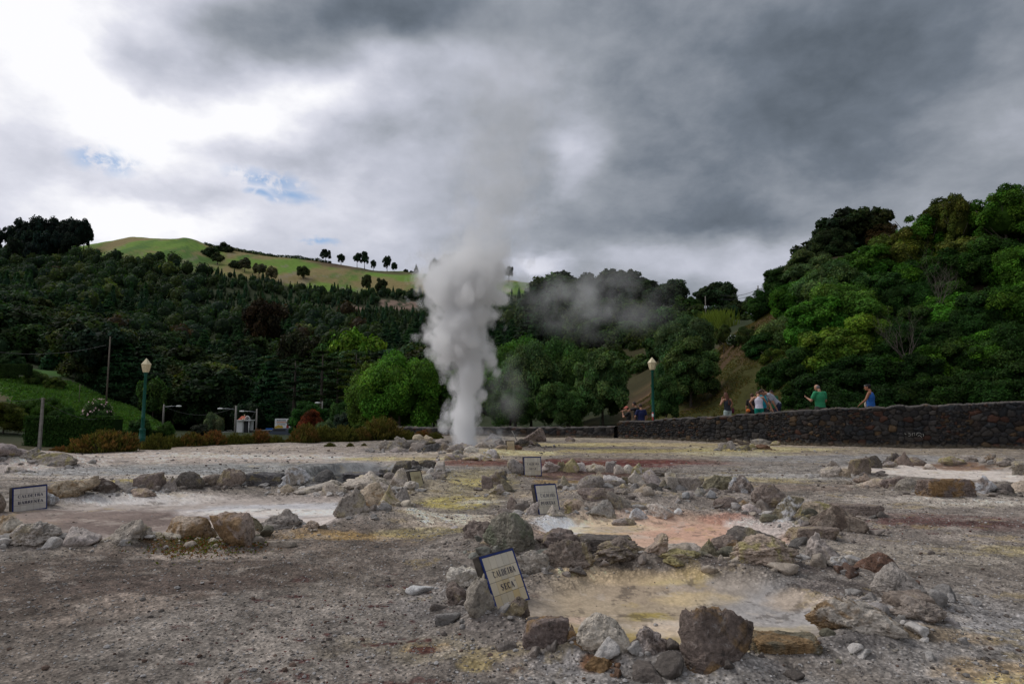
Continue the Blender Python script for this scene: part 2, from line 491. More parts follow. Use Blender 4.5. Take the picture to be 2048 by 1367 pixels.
RUNS.append(("round the big steam vent", "stones in the mound round the big steam vent", [
 (781,903,36,24,'grey','l'),(812,900,36,27,'grey','l'),(840,882,22,14,'cream','r'),(856,882,20,14,'cream','l'),(838,904,26,20,'grey','c'),(857,896,28,13,'dark','l'),(866,906,38,19,'mud','l'),(889,906,22,18,'brown','r'),
 (884,883,24,11,'grey','m'),(911,908,28,18,'grey','r'),(933,899,28,13,'grey','m'),(917,913,18,14,'blue','r'),(944,909,24,14,'white','r'),(906,920,27,13,'pink','r','y.3'),(929,917,24,10,'grey','m'),
 (942,921,28,8,'cream','m','y.6'),(963,920,20,13,'pale','r'),(964,904,24,15,'pale','r'),(984,901,22,13,'grey','l'),(988,917,24,20,'white','p','y.5'),(1001,905,24,11,'tan','m'),(1002,894,22,18,'grey','c'),(987,879,26,13,'blue','m'),
 (1046,895,30,18,'dark','l'),(1070,895,28,15,'brown','c','y.4'),(1036,900,14,11,'rust','l'),(975,921,16,9,'tan','m','y.5'),(800,905,30,12,'grey','m')]))
RUNS.append(("beside the far tiled sign", "stones in the row beside the far tiled sign", [
 (1032,951,28,33,'grey','r'),(1098,945,32,25,'pale','l'),(1120,945,15,25,'olive','u'),(1139,945,27,31,'cream','p','y.6'),(1161,944,17,21,'white','u'),(1190,944,44,20,'pale','m'),(1219,945,18,26,'grey','u'),
 (1236,948,19,22,'pale','r'),(1253,948,19,22,'white','r'),(1271,950,22,26,'white','p','y.5'),(1286,949,14,12,'tan','l','y.4'),(1306,956,34,16,'pink','l')]))
RUNS.append(("by the yellow path", "stones in the small heap by the yellow path", [
 (976,983,20,30,'brown','u'),(994,974,26,30,'brown','c'),(1004,960,15,20,'dark','u'),(993,995,30,25,'pale','l','y.4'),(1013,988,20,28,'olive','p'),(1027,1032,22,34,'brown','p'),(1044,1027,28,23,'pale','l'),(1060,1037,30,35,'pale','c')]))
RUNS.append(("in the upper bank behind the pink pool", "stones in the upper bank behind the pink pool", [
 (1135,990,42,32,'grey','c'),(1178,996,44,34,'grey','r'),(1196,980,30,34,'cream','p'),(1225,983,38,28,'white','a','y.3'),(1247,978,12,22,'olive','u'),(1242,987,17,13,'tan','r','y.6'),(1280,983,44,38,'pale','p'),
 (1309,990,42,44,'grey','a'),(1339,995,22,42,'grey','u'),(1370,993,48,34,'grey','s'),(1430,1005,62,42,'olive','l'),(1475,1010,48,45,'brown','l','w.35'),(1529,1031,56,52,'brown','l')]))
RUNS.append(("along the far edge of the pink pool", "stones along the far edge of the pink pool", [
 (1276,1013,28,26,'tan','p'),(1298,1008,36,21,'dark','r'),(1321,1005,15,26,'olive','r','y.6'),(1190,1017,56,27,'brown','a'),(1198,1038,48,34,'blue','c'),(1149,1032,38,30,'tan','l','y.4'),(1234,1033,42,42,'grey','a'),(1277,1040,40,27,'grey','p','w.6'),
 (1315,1039,52,32,'white','c','w.3'),(1351,1022,16,16,'pale','l'),(1372,1018,20,19,'pale','r'),(1390,1018,26,27,'blue','a'),(1242,1045,40,15,'grey','m'),(1442,1032,38,28,'brown','r'),(1471,1033,30,24,'grey','l','o.4'),(1494,1038,28,27,'pale','l'),
 (1564,1051,46,56,'olive','a','w.4'),(1612,1045,80,38,'tan','l','y.3'),(1593,1059,36,24,'blue','r'),(1110,1044,34,26,'pale','c')]))
RUNS.append(("at the right end of the pink pool", "stones at the right end of the pink pool", [
 (1657,1069,88,54,'brown','p','b.5'),(1698,1034,72,24,'brown','s'),(1608,1083,76,24,'brown','s'),(1748,1039,19,14,'dark','r'),(1700,1060,20,22,'pale','a')]))
RUNS.append(("between the pink and yellow pools", "stones on the ridge between the pink and yellow pools", [
 (958,1101,54,46,'brown','l'),(1018,1116,96,82,'green','d','g.35','large greenish boulder behind the nearest tiled sign'),(1070,1107,20,26,'blue','r'),(1112,1112,84,46,'brown','l'),(990,1108,60,24,'tan','m'),
 (1064,1164,58,56,'grey','l','w.25'),(1133,1158,98,68,'brown','l'),(1213,1113,118,32,'dark','s'),(1224,1153,114,58,'brown','l'),(1299,1152,50,58,'tan','c'),(1353,1135,74,32,'pale','s'),(1352,1158,78,30,'tan','l','y.7'),
 (1411,1139,38,44,'olive','p'),(1443,1107,50,30,'brown','r'),(1446,1123,40,34,'brown','p','o.5'),(1493,1104,86,48,'dark','d'),(1516,1160,128,66,'tan','l','y.4')]))
RUNS.append(("right of the yellow pool", "stones round the right side of the yellow pool", [
 (1624,1145,66,66,'pale','l'),(1668,1157,64,33,'grey','l','w.4'),(1733,1163,74,51,'red','d'),(1792,1219,132,78,'grey','m'),(1790,1233,70,36,'brown','s'),(1798,1277,118,56,'pink','l')]))
RUNS.append(("on the near rim of the yellow pool", "stones on the near rim of the yellow pool", [
 (1686,1305,166,74,'pale','m','o.5'),(1545,1324,122,36,'olive','s','o.4'),(1421,1353,148,114,'bdark','d','o.45','largest stone on the yellow pool rim, dark brown with ochre flanks'),(1299,1332,106,58,'pale','l','b.5'),(1201,1327,104,78,'pale','d'),
 (1127,1293,34,29,'pale','a','y.6'),(1141,1322,36,55,'brown','p','o.6'),(1088,1314,72,62,'brown','s','o.4'),(1022,1273,60,50,'brown','l'),(966,1268,54,92,'grey','p'),(922,1223,42,50,'brown','p'),(933,1185,60,46,'white','l'),(1190,1354,44,32,'rust','l','o.7')]))
RUNS.append(("round the pale pool by the wall", "stones round the pale pool by the stone wall", [
 (1652,956,34,26,'pale','l'),(1657,936,22,16,'grey','l'),(1676,956,24,22,'tan','l'),(1711,952,34,38,'brown','s'),(1700,945,18,14,'cream','r'),(1720,969,46,23,'tan','l'),(1734,976,42,20,'cream','r'),(1771,979,40,28,'brown','l'),
 (1805,984,46,28,'grey','r'),(1880,998,104,42,'brown','s','o.45'),(1952,991,36,40,'brown','c','w.6'),(1989,990,32,22,'dark','r'),(2028,986,50,25,'cream','r'),(1736,935,28,27,'dark','r'),(1771,928,32,26,'dark','l'),(1796,932,25,32,'brown','p'),
 (1824,930,30,18,'brown','r'),(1764,933,30,14,'grey','m'),(1890,931,44,21,'tan','l','y.5'),(1923,930,28,18,'pale','l'),(1963,932,34,24,'grey','l','o.3'),(1999,935,38,22,'grey','l'),(2032,950,44,32,'grey','l'),(1846,936,22,12,'pale','m')]))
RUNS.append(("in the heap before the high wall", "stones in the low heap before the stone wall", [
 (1443,902,18,17,'grey','l','y.4'),(1458,902,16,20,'grey','a'),(1478,891,28,14,'brown','l'),(1480,902,26,12,'olive','l','y.6'),(1498,900,14,13,'tan','r','y.8'),(1519,889,34,12,'grey','l'),(1521,900,32,12,'rust','m'),(1545,891,18,10,'tan','m','y.7')]))
RUNS.append(("below the concrete post", "boulders of the pale outcrop by the concrete post", [
 (25,938,84,36,'pink','m','y.3'),(78,937,56,30,'grey','l','y.3'),(126,938,72,26,'grey','m','y.4'),(30,948,60,18,'pale','m')]))
SINGLES.append((1063,884,46,30,'brown','a','b.4',"big brown boulder beside the leaning stick near the steam vent",None))
SINGLES.append((1140,884,18,12,'brown','p',None,"small brown stone alone on bare ground before the low wall",None))
SINGLES.append((459,1110,18,14,'blue','p',None,"small blue grey stone lying before the orange capped stones",None))
SINGLES.append((910,1066,14,7,'white','m',None,"small white pebble alone on the yellow path",None))
SINGLES.append((1840,1110,12,8,'dark','r',None,"small black stone alone on grey ground beyond the red stone",None))
SINGLES.append((1935,1328,16,11,'dark','r',None,"small black stone lying near the yellow crusted corner",None))
SINGLES.append((27,1244,18,12,'dark','r',None,"black stone alone on the dark brown gravel",None))

# ------------------------------------------------------------------ terrain
WALL = [(-8.6, 39.0, .32), (-5.3, 37.0, .36), (1.8, 33.0, .42), (4.55, 31.0, .50), (4.75, 30.75, .72), (5.75, 29.5, .78), (10.6, 23.7, 1.20), (15.9, 21.2, 1.43), (29.0, 16.5, 1.6)]
def z_at(py, Y):
    a, b, c = ray(1024, py)
    return CAMZ + c * Y / b
def azp(px): return math.degrees(math.atan((px - 1024.0) / FPX))
COLS = {   # azimuth: list of (distance, z) ; strings are apparent rows of the photograph turned into heights
    -180: [(0,0),(40,0),(70,2),(150,8),(300,20),(600,60),(1000,60)],
    -90: [(0,0),(30,0),(60,1),(150,12),(300,40),(600,90),(1000,90)],
    -52: [(0,0),(17,0),(22,-.4),(50,-.8),(70,1),(100,7),(130,12),(200,24),(300,52),(450,95),(600,140),(1000,140)],
    azp(0): [(0,0),(18,0),(24,-.4),(50,-1.2),(70,'846'),(100,'772'),(115,'766'),(130,'740'),(170,'715'),(200,'700'),(300,'620'),(450,'552'),(600,'502'),(700,'512'),(1000,'560')],
    azp(130): [(0,0),(18,0),(24,-.4),(50,-1.3),(74,-.8),(100,'795'),(112,'788'),(130,'748'),(170,'738'),(200,'715'),(300,'640'),(450,'555'),(600,'489'),(700,'500'),(1000,'560')],
    azp(250): [(0,0),(20,0),(26,-.5),(50,-1.4),(82,-1.5),(100,'826'),(112,'822'),(150,'790'),(200,'752'),(300,'670'),(450,'560'),(600,'472'),(700,'482'),(1000,'560')],
    azp(350): [(0,0),(20,0),(28,-.5),(50,-1.4),(82,-1.5),(110,-1.7),(130,-1.5),(150,'820'),(200,'775'),(300,'690'),(450,'570'),(600,'476'),(700,'486'),(1000,'560')],
    azp(430): [(0,0),(24,0),(30,-.6),(60,-1.5),(110,-1.7),(130,-1.7),(160,'825'),(200,'790'),(300,'700'),(450,'590'),(600,'497'),(700,'503'),(1000,'570')],
    azp(600): [(0,0),(25,0),(33,-.6),(60,-1.5),(110,-1.7),(130,-1.7),(160,'830'),(200,'800'),(300,'705'),(450,'605'),(600,'515'),(700,'525'),(1000,'580')],
    azp(750): [(0,0),(28,0),(38,-.5),(60,-1.2),(110,-1.5),(130,-1.5),(160,'820'),(200,'790'),(300,'690'),(450,'612'),(600,'538'),(700,'545'),(1000,'590')],
    azp(1000): [(0,0),(60,0),(90,0),(130,'815'),(160,'785'),(200,'745'),(300,'680'),(450,'620'),(600,'560'),(700,'566'),(1000,'600')],
    azp(1100): [(0,0),(60,0),(80,'820'),(110,'760'),(140,'700'),(180,'640'),(220,'630'),(300,'625'),(450,'610'),(600,'572'),(700,'578'),(1000,'610')],
    azp(1250): [(0,0),(31,0),(45,.2),(60,'800'),(80,'730'),(100,'670'),(130,'605'),(150,'585'),(200,'600'),(450,'620'),(600,'600'),(1000,'640')],
    azp(1400): [(0,0),(24,.1),(33,.3),(37,.5),(42,'800'),(50,'745'),(70,'680'),(100,'625'),(120,'612'),(200,'640'),(600,'640'),(1000,'660')],
    azp(1500): [(0,.1),(22,.35),(30,.4),(34,.7),(42,'715'),(48,'655'),(60,'655'),(100,'640'),(120,'640'),(600,'670'),(1000,'690')],
    azp(1580): [(0,.2),(22,.4),(29,.5),(33,'790'),(40,'700'),(50,'600'),(60,'580'),(80,'585'),(600,'700'),(1000,'720')],
    azp(1650): [(0,.2),(22,.45),(28.5,.5),(32,'775'),(40,'650'),(50,'540'),(60,'515'),(80,'530'),(600,'700'),(1000,'720')],
    azp(1850): [(0,.3),(20,.5),(27.5,.55),(31,'765'),(40,'585'),(50,'500'),(60,'480'),(100,'520'),(600,'720'),(1000,'740')],
    azp(2048): [(0,.3),(20,.55),(26,.6),(30,'745'),(40,'530'),(50,'460'),(60,'450'),(100,'500'),(600,'740'),(1000,'760')],
    52: [(0,.3),(16,.6),(22,.6),(27,3),(36,9),(60,15),(100,15),(600,20),(1000,20)],
    90: [(0,0),(30,0),(60,3),(150,14),(300,30),(600,60),(1000,60)],
    180: [(0,0),(40,0),(70,2),(150,8),(300,20),(600,60),(1000,60)],
}
_az = sorted(COLS)
_tab = []
_Ys = np.concatenate([[0], np.geomspace(4, 1000, 260)])
for a in _az:
    pts = COLS[a]
    ys = [p[0] for p in pts]
    zs = [z_at(float(p[1]), p[0]) if isinstance(p[1], str) else p[1] for p in pts]
    v = np.interp(_Ys, ys, zs)
    _tab.append(v)
_tab = np.array(_tab)
# soften the kinks a little
_k = np.array([.25, .5, .25])
for _ in range(2):
    _tab[:, 1:-1] = _tab[:, :-2]*.25 + _tab[:, 1:-1]*.5 + _tab[:, 2:]*.25
def rho(x, y):
    a = np.arctan2(x, y); r = np.hypot(x, y)
    return r * np.cos(np.minimum(np.abs(a), R(42))), np.degrees(a)
def terr(x, y):
    x = np.asarray(x, float); y = np.asarray(y, float)
    d, a = rho(x, y)
    ai = np.interp(a, _az, np.arange(len(_az)))
    i = np.clip(ai.astype(int), 0, len(_az) - 2); f = ai - i; f = f*f*(3-2*f)*.6 + f*.4
    yi = np.interp(d, _Ys, np.arange(len(_Ys)))
    j = np.clip(yi.astype(int), 0, len(_Ys) - 2); g = yi - j
    z = (_tab[i, j]*(1-g) + _tab[i, j+1]*g)*(1-f) + (_tab[i+1, j]*(1-g) + _tab[i+1, j+1]*g)*f
    z = z + (fbm(x/9.0, y/9.0, 5, 4) - .5) * np.clip((d-30)/40, 0, 1) * .9
    z = z + (fbm(x/60.0, y/60.0, 9, 4) - .5) * np.clip((d-180)/200, 0, 1) * 9
    return z
# plateau edge distance as a function of azimuth
_e = [(-180, 45), (-90, 32), (-52, 17.5), (azp(0), 18.6), (azp(80), 19.0), (azp(150), 19.6), (azp(300), 21.6), (azp(480), 25.4), (azp(720), 28.6), (azp(760), 40.2)]
for (x0, y0, _), (x1, y1, _) in zip(WALL[:-1], WALL[1:]):
    for k in range(24):
        t_ = k / 24; x_, y_ = x0 + (x1-x0)*t_, y0 + (y1-y0)*t_
        if math.degrees(math.atan2(x_, y_)) > azp(770): _e.append((math.degrees(math.atan2(x_, y_)), y_ + .22))
_e += [(61, 14 ), (90, 30), (180, 45)]
_e.sort()
_ea = np.array([q[0] for q in _e]); _ed = np.array([q[1] for q in _e])
def edge(x, y):
    """signed distance-like value: > 0 inside the bare plateau"""
    d, a = rho(x, y)
    return np.interp(a, _ea, _ed) - d

def ell(px, rx, py0, py1):
    f, n = G(px, py0).y, G(px, py1).y
    cy = (f + n) / 2
    return (px - 1024) / FPX * cy, cy, rx * cy / FPX, (f - n) / 2
POOLS = {
    'front': ell(1335, 330, 1158, 1322), 'pink': ell(1320, 245, 1034, 1104), 'left': ell(390, 400, 990, 1088),
    'right': ell(1860, 190, 924, 962), 'dark': ell(690, 120, 928, 972), 'geyser': ell(925, 100, 878, 894),
    'small': ell(1150, 130, 930, 962),
}
def ed(e, x, y): return np.sqrt(((x-e[0])/e[2])**2 + ((y-e[1])/e[3])**2)
BASE_NOISE = {}
def stone_place(px, py, wpx, hpx):
    g = G(px, py); sc = g.y / FPX
    w_, h_ = wpx*sc*(1.28 if wpx < 90 else 1.08), hpx*sc*1.0
    d_ = max(w_*.62, min(h_*.8, w_*.95))
    cy = g.y + d_*.36
    return (px-1024)/FPX*cy, cy, w_, d_, h_
MOUNDS = []
CLEAR = [(G(px, py).x, G(px, py).y, rr_) for px, py, rr_ in [(1040,1222,.22),(1024,1206,.2),(1100,1030,.24),(1066,952,.26),(60,1022,.3),(838,979,.25),(1022,903,.3)]]
for rw in [r for q in RUNS for r in q[2]] + SINGLES:
    cx_, cy_, w_, d_, h_ = stone_place(*rw[:4])
    MOUNDS.append((cx_, cy_, w_*.60 + .02, d_*.72 + .02, min(.06, .17*h_ + .004)))
def gz(x, y, mounds=True):
    x = np.asarray(x, float); y = np.asarray(y, float)
    r = np.hypot(x, y)
    z = (fbm(x*.35, y*.35, 1, 3) - .5) * .05 * np.clip(r/6, .3, 1.5)
    z = z + (fbm(x*1.8, y*1.8, 2, 4) - .5) * .035
    z = z + (fbm(x*9, y*9, 3, 3) - .5) * .020
    nr_ = np.abs(fbm(x*22, y*22, 4, 3) - .5)*2
    z = z + (.3 - nr_) * .008
    for k, e in POOLS.items():
        w_ = (fbm(x*1.1, y*1.1, 40, 3) - .5) * .35
        d = ed(e, x, y) + w_
        dep = {'dark': .14, 'geyser': .10, 'front': .035, 'pink': .04}.get(k, .035)
        inn = sst(1.0, .82, d)
        z = z * (1 - .7*inn) - dep * inn
        z = z + .022 * np.exp(-((d-1.12)/.10)**2)
    # mud mound by the front sign
    for (px, py, rr, hh) in [(960, 1262, .28, .035), (1070, 1290, .30, .015), (1800, 1265, .35, .05), (1650, 1290, .3, .02), (1010, 1075, .5, .05), (930, 1090, .35, .03), (1300, 1140, .4, .05), (1450, 1150, .5, .06), (1620, 1150, .5, .05), (60, 930, 1.2, .28), (830, 893, 1.3, .12), (960, 905, 1.1, .10), (770, 1040, .5, .10), (800,975,.8,.12), (1250, 1005, .9, .12), (1480, 1015, .8, .10)]:
        c_ = G(px, py)
        z = z + hh * np.exp(-(((x-c_.x)**2 + (y-c_.y)**2) / rr**2))
    if mounds:
        for cx_, cy_, sx_, sy_, am in MOUNDS:
            k = (np.abs(x-cx_) < 3*sx_) & (np.abs(y-cy_) < 3*sy_)
            if k.any():
                xs_, ys_ = x[k], y[k]
                q = ((xs_-cx_)/sx_)**2 + ((ys_-cy_)/sy_)**2
                z[k] += am*np.exp(-q*1.1)*(.75 + .5*fbm(xs_*6, ys_*6, 7, 3))
    for cx_, cy_, rr_ in CLEAR:
        k = np.hypot(x-cx_, y-cy_) < 2.5*rr_
        z[k] = z[k]*(1 - .92*np.exp(-(((x[k]-cx_)**2 + (y[k]-cy_)**2)/rr_**2)**2))
    e_ = edge(x, y)
    return z - np.clip(-e_, 0, None) * .55

# ---- plateau sheet -------------------------------------------------
def polar(az0, az1, na, r0, r1, nr):
    a = np.radians(np.linspace(az0, az1, na)); r = np.geomspace(r0, r1, nr)
    A, Rr = np.meshgrid(a, r)
    # rows of constant forward distance in front
    cs = np.cos(np.minimum(np.abs(A), R(42)))
    x = np.sin(A) * Rr / cs; y = np.cos(A) * Rr / cs
    i = np.arange(nr-1)[:, None]*na + np.arange(na-1)[None, :]
    i = i.ravel()
    return x.ravel(), y.ravel(), np.stack([i, i+1, i+1+na, i+na], 1)[:, ::-1]
parts = []
x, y, F = polar(-52, 52, 1080, 1.6, 46, 720)
parts.append((x, y, F))
x2, y2, F2 = polar(52, 308, 160, 1.6, 46, 90)
parts.append((x2, y2, F2))
X = np.concatenate([x, x2, [0.0]]); Y = np.concatenate([y, y2, [0.0]])
FF = [F, F2 + len(x)]
# small fan under the camera
ring = np.concatenate([np.arange(1080), len(x) + np.arange(160)])
fan = np.array([(len(X)-1, ring[i], ring[i+1]) for i in range(len(ring)-1)] + [(len(X)-1, ring[-1], ring[0])])
Z = gz(X, Y)
Z[-1] = Z[0]

# painted minerals: each is (px, half width, row far, row near, colour, strength, noise amount)
Wt, Bl, Ye, Oc = (.55, .52, .50), (.40, .42, .46), (.48, .40, .14), (.40, .27, .10)
Pk, Rd, Dk, Tn = (.56, .36, .27), (.15, .045, .04), (.105, .085, .075), (.42, .34, .25)
Cr, Gy, Gb, Mud = (.60, .50, .36), (.24, .225, .215), (.27, .28, .30), (.075, .08, .085)
MIN = [
    (1024, 1500, 1085, 1500, (.215, .195, .18), .8, .4), (250, 620, 1095, 1300, (.125,.10,.085), .85, .7), (330, 300, 1150, 1200, (.12,.095,.085), .6, .6),
    (200, 500, 1230, 1400, (.19,.165,.145), .6, .7), (560, 400, 1180, 1400, (.25, .235, .22), .7, .8), (700, 160, 1150, 1230, (.21,.19,.17), .5, .8),
    (250, 120, 1190, 1240, (.30,.26,.23), .6, .9), (150, 110, 1240, 1262, (.29,.25,.22), .5, .9),(420,120,1100,1125,(.36,.32,.29),.7,.9),
    (1800, 420, 1150, 1420, (.25, .245, .245), .9, .5), (1950, 250, 1210, 1300, (.30, .30, .31), .8, .8), (1330, 330, 1320, 1420, (.26,.26,.265), .7, .7),
    (900, 120, 1170, 1260, (.25, .24, .24), .7, .6), (900, 150, 1280, 1330, (.28, .25, .18), .6, 1.1), (850, 60, 1290, 1310, Oc, .4, 1.3), (950, 40, 1320, 1345, Ye, .3, 1.4),
    (1700, 900, 990, 1110, (.26, .235, .22), .7, .5), (1850, 330, 1080, 1140, (.27,.25,.22), .6, .8), (1990, 120, 1090, 1115, Ye, .35, 1.1), (2000, 130, 1325, 1380, Oc, .45, 1.2), (1990, 90, 1350, 1375, Ye, .35, 1.3),
    (1860, 130, 1280, 1300, Oc, .35, 1.3), (1760, 240, 985, 1010, (.36,.33,.30), .5, .9), (1950, 200, 998, 1018, (.42,.39,.35), .7, .9),
    (700, 220, 1052, 1120, (.17,.14,.12), .75, .7), (780, 180, 1070, 1085, Oc, .5, 1.0), (680, 130, 1068, 1082, Oc, .4, 1.2),
    # left pool
    (400, 430, 985, 1092, (.36, .33, .32), .8, .4), (270, 240, 1010, 1072, (.17, .135, .125), .95, .5), (120, 160, 1018, 1045, (.22,.18,.165), .8, .6),
    (600, 240, 1000, 1030, Bl, .8, .5), (560, 200, 1010, 1026, Wt, .8, .9), (480, 120, 1030, 1058, (.50,.45,.42), .8, .8), (640, 140, 1030, 1062, (.46, .43, .42), .8, .6), (220, 200, 992, 1008, (.46,.46,.47), .8, .9),
    (360, 130, 990, 1000, (.50,.48,.47), .7, .9), (80, 90, 1030, 1040, (.30,.24,.21), .4, .9),
    # band behind the left pool
    (380, 700, 885, 975, (.36, .33, .31), .9, .4), (300, 500, 905, 925, (.52, .44, .40), .8, .7), (500, 220, 908, 918, (.60, .52, .47), .7, .8), (560, 400, 925, 950, (.26, .28, .29), .85, .6), (200, 300, 935, 950, (.30, .32, .34), .7, .8),
    (80, 140, 925, 945, (.50, .43, .40), .8, .8), (330, 250, 948, 956, (.46,.43,.40), .7, .9), (250, 110, 956, 968, Ye, .75, .8), (780, 130, 912, 920, Ye, .85, .7), (640, 240, 893, 906, (.30, .265, .24), .7, .6), (420, 200, 888, 905, (.38,.33,.29), .7, .8),
    (880, 180, 905, 925, (.38, .33, .25), .6, .7),
    # yellow path in the middle
    (930, 110, 935, 1035, (.30, .27, .16), .75, .5), (950, 70, 955, 975, (.46, .40, .17), .8, .7), (915, 90, 990, 1022, (.40, .35, .12), .85, .6), (960, 60, 1000, 1012, (.40,.38,.33), .8, .8), (930, 150, 1032, 1055, (.52, .46, .38), .9, .7), (860, 110, 1050, 1062, (.46, .40, .34), .8, .9),
    (870, 130, 1058, 1085, (.36, .32, .17), .7, .9), (780, 60, 1000, 1045, (.15,.11,.09), .8, .7), (850, 60, 960, 1000, (.28,.25,.21), .7, .7),
    # red scoria
    (1230, 240, 915, 938, Rd, .95, .5), (960, 110, 918, 932, (.17, .065, .05), .8, .7), (1150, 130, 938, 958, (.15,.09,.08), .85, .6), (1880, 210, 1030, 1062, (.15, .08, .075), .45, 1.5), (1850, 170, 1038, 1056, (.12,.04,.04), .5, 1.9), (1150, 100, 958, 968, Oc, .6, 1.0),
    (1000, 90, 975, 1005, (.30,.26,.21), .6, .7), (1085, 80, 985, 1005, (.36,.31,.25), .7, .8),
    # back right
    (1500, 500, 880, 925, (.30, .265, .22), .85, .5), (1330, 220, 884, 893, (.42, .35, .19), .7, .8), (1500, 200, 893, 903, (.48, .42, .22), .75, .8), (1300, 200, 897, 905, Ye, .6, .9), (1460, 120, 902, 912, (.50,.45,.28), .7, .9), (1700, 300, 905, 930, Gb, .7, .7), (1500, 200, 925, 948, (.27,.26,.25), .7, .7), (1560, 200, 945, 960, (.42, .42, .42), .7, .8), (1460, 160, 952, 966, Ye, .35, 1.0),
    (1860, 190, 928, 960, (.48, .45, .43), .95, .4), (1900, 60, 928, 938, (.18,.10,.06), .8, .9), (1240, 300, 871, 882, (.36, .32, .25), .6, .6), (1620, 150, 966, 982, (.25,.20,.17), .6, .9), (1900, 220, 990, 1010, (.46,.43,.40), .5, .9), (1130, 140, 885, 893, (.46, .40, .20), .7, .9), (1050, 90, 900, 912, (.52, .46, .25), .8, .8), (1600, 120, 885, 892, (.44,.38,.3), .7, .9),
    # pink pool
    (1320, 262, 1030, 1108, (.47, .345, .275), 1.0, .25), (1380, 170, 1040, 1072, (.44, .27, .21), .6, .6), (1440, 60, 1036, 1046, (.36, .15, .11), .45, .8), (1190, 110, 1036, 1060, (.48, .41, .30), .8, .6), (1220, 60, 1046, 1056, Gy, .4, .9), (1115, 60, 1036, 1066, (.55, .55, .57), .9, .6), (1160, 30, 1046, 1058, (.48,.41,.25), .6, .8), (1510, 80, 1040, 1066, (.50, .48, .48), .75, .7), (1290, 150, 1068, 1092, (.47,.33,.26), .8, .6),
    # front pool
    (1340, 345, 1152, 1330, (.275, .25, .225), 1.0, .3), (1230, 190, 1150, 1300, (.34, .285, .21), .85, .5), (1290, 130, 1165, 1200, (.33, .275, .215), .7, .6), (1210, 130, 1235, 1275, (.31, .24, .09), .8, .7), (1290, 55, 1212, 1232, (.32,.26,.07), .8, .8), (1260, 100, 1245, 1290, (.30,.24,.10), .75, .7), (1160, 60, 1215, 1235, (.42, .33, .275), .8, .7), (1330, 110, 1225, 1262, (.48,.41,.34), .7, .8), (1390, 90, 1180, 1205, (.44,.36,.22), .7, .7), (1360, 80, 1160, 1172, (.48,.40,.22), .8, .8),
    (1090, 70, 1225, 1255, (.33, .23, .10), .7, .9), (1560, 180, 1175, 1270, (.30, .30, .31), .85, .6), (1500, 120, 1238, 1262, (.37, .32, .2), .55, 1.0), (1590, 90, 1185, 1215, (.45, .33, .20), .35, 1.3), (1480, 100, 1270, 1300, (.32,.28,.18), .8, .7), (1420, 200, 1265, 1300, (.36,.31,.20), .5, .8), (1260, 180, 1158, 1168, (.46,.37,.25), .7, .8), (1680, 120, 1165, 1205, (.16,.14,.135), .8, .6), (1510, 180, 1145, 1165, (.15, .13, .125), .75, .6), (1320,170,1148,1158,(.12,.10,.09),.7,.6),
    (1000, 90, 1250, 1310, (.19, .175, .17), .8, .6), (1130, 90, 1305, 1350, (.22,.22,.23), .7, .7), (1190, 35, 1322, 1352, (.17,.08,.03), .8, .6), (1010, 100, 1300, 1320, (.30,.26,.18), .6, 1.0), (1660, 130, 1300, 1320, (.12,.115,.12), .5, .7),
    # dark steaming basin
    (690, 118, 930, 974, Mud, 1.0, .3), (700, 90, 925, 935, (.13,.14,.15), .8, .5), (925, 90, 878, 894, (.20,.20,.21), .9, .4), (820, 80, 880, 905, (.17,.165,.165), .8, .5),
    (360, 90, 1083, 1100, (.16, .10, .05), .8, .8), (410, 60, 1086, 1096, (.14,.14,.03), .5, 1.1), (480, 90, 1090, 1110, (.13,.11,.09), .7, .7),
]
wx = X + (fbm(X*.9, Y*.9, 60, 4)-.5)*1.1; wy = Y + (fbm(X*.9, Y*.9, 61, 4)-.5)*1.6
col = np.empty((len(X), 3)); col[:] = (.22, .20, .18)
nA = fbm(X*2.3, Y*2.3, 70, 6, .6); nB = fbm(X*7.0, Y*7.0, 71, 5, .65)
nC = fbm(X*26.0, Y*26.0, 72, 3, .7); nD = vn2(X*60, Y*60, 73)
for i, (px, rx, py0, py1, c3, st_, na_) in enumerate(MIN):
    e = ell(px, rx, py0, py1)
    lx = X + (wx - X) * min(1, e[2]*.5); ly = Y + (wy - Y) * min(1, e[3]*.5)
    d = ed(e, lx, ly)
    sel = d < 1.8
    nn = ((nA if i % 2 else nB)[sel] * .6 + nB[sel]*.4 - .5) * 2.2
    mk_ = sst(1.12, .62, d[sel] + nn * na_ * .62) * st_
    col[sel] += (np.array(c3) - col[sel]) * mk_[:, None]
# fine blotches everywhere
v1 = fbm(X*4.5, Y*4.5, 80, 6, .62)
pin = np.zeros(len(X))
for k_ in ('front', 'pink', 'left', 'right'): pin = np.maximum(pin, sst(1.1, .8, ed(POOLS[k_], X, Y)))
col *= (1 + (v1 - .5) * (1.15 - .8*pin))[:, None]
col *= (1 + (nC - .5) * (1.0 - .6*pin))[:, None]
col *= (1 + (nD - .5) * (.45 - .3*pin))[:, None]
bl = sst(.60, .70, fbm(X*5.5+9, Y*5.5, 81, 6, .65))
col += (np.array((.42, .39, .36)) - col) * (bl * .38)[:, None]
yl = sst(.63, .70, fbm(X*3.1, Y*3.1+5, 82, 6, .68)) * sst(2.5, 3.5, np.abs(X + 3) + Y*.2)
col += (np.array((.36, .28, .10)) - col) * (yl * .32)[:, None]
dkp = sst(.63, .70, fbm(X*8.5, Y*8.5+3, 83, 5, .7))
col += (np.array((.07, .06, .055)) - col) * (dkp * .5)[:, None]
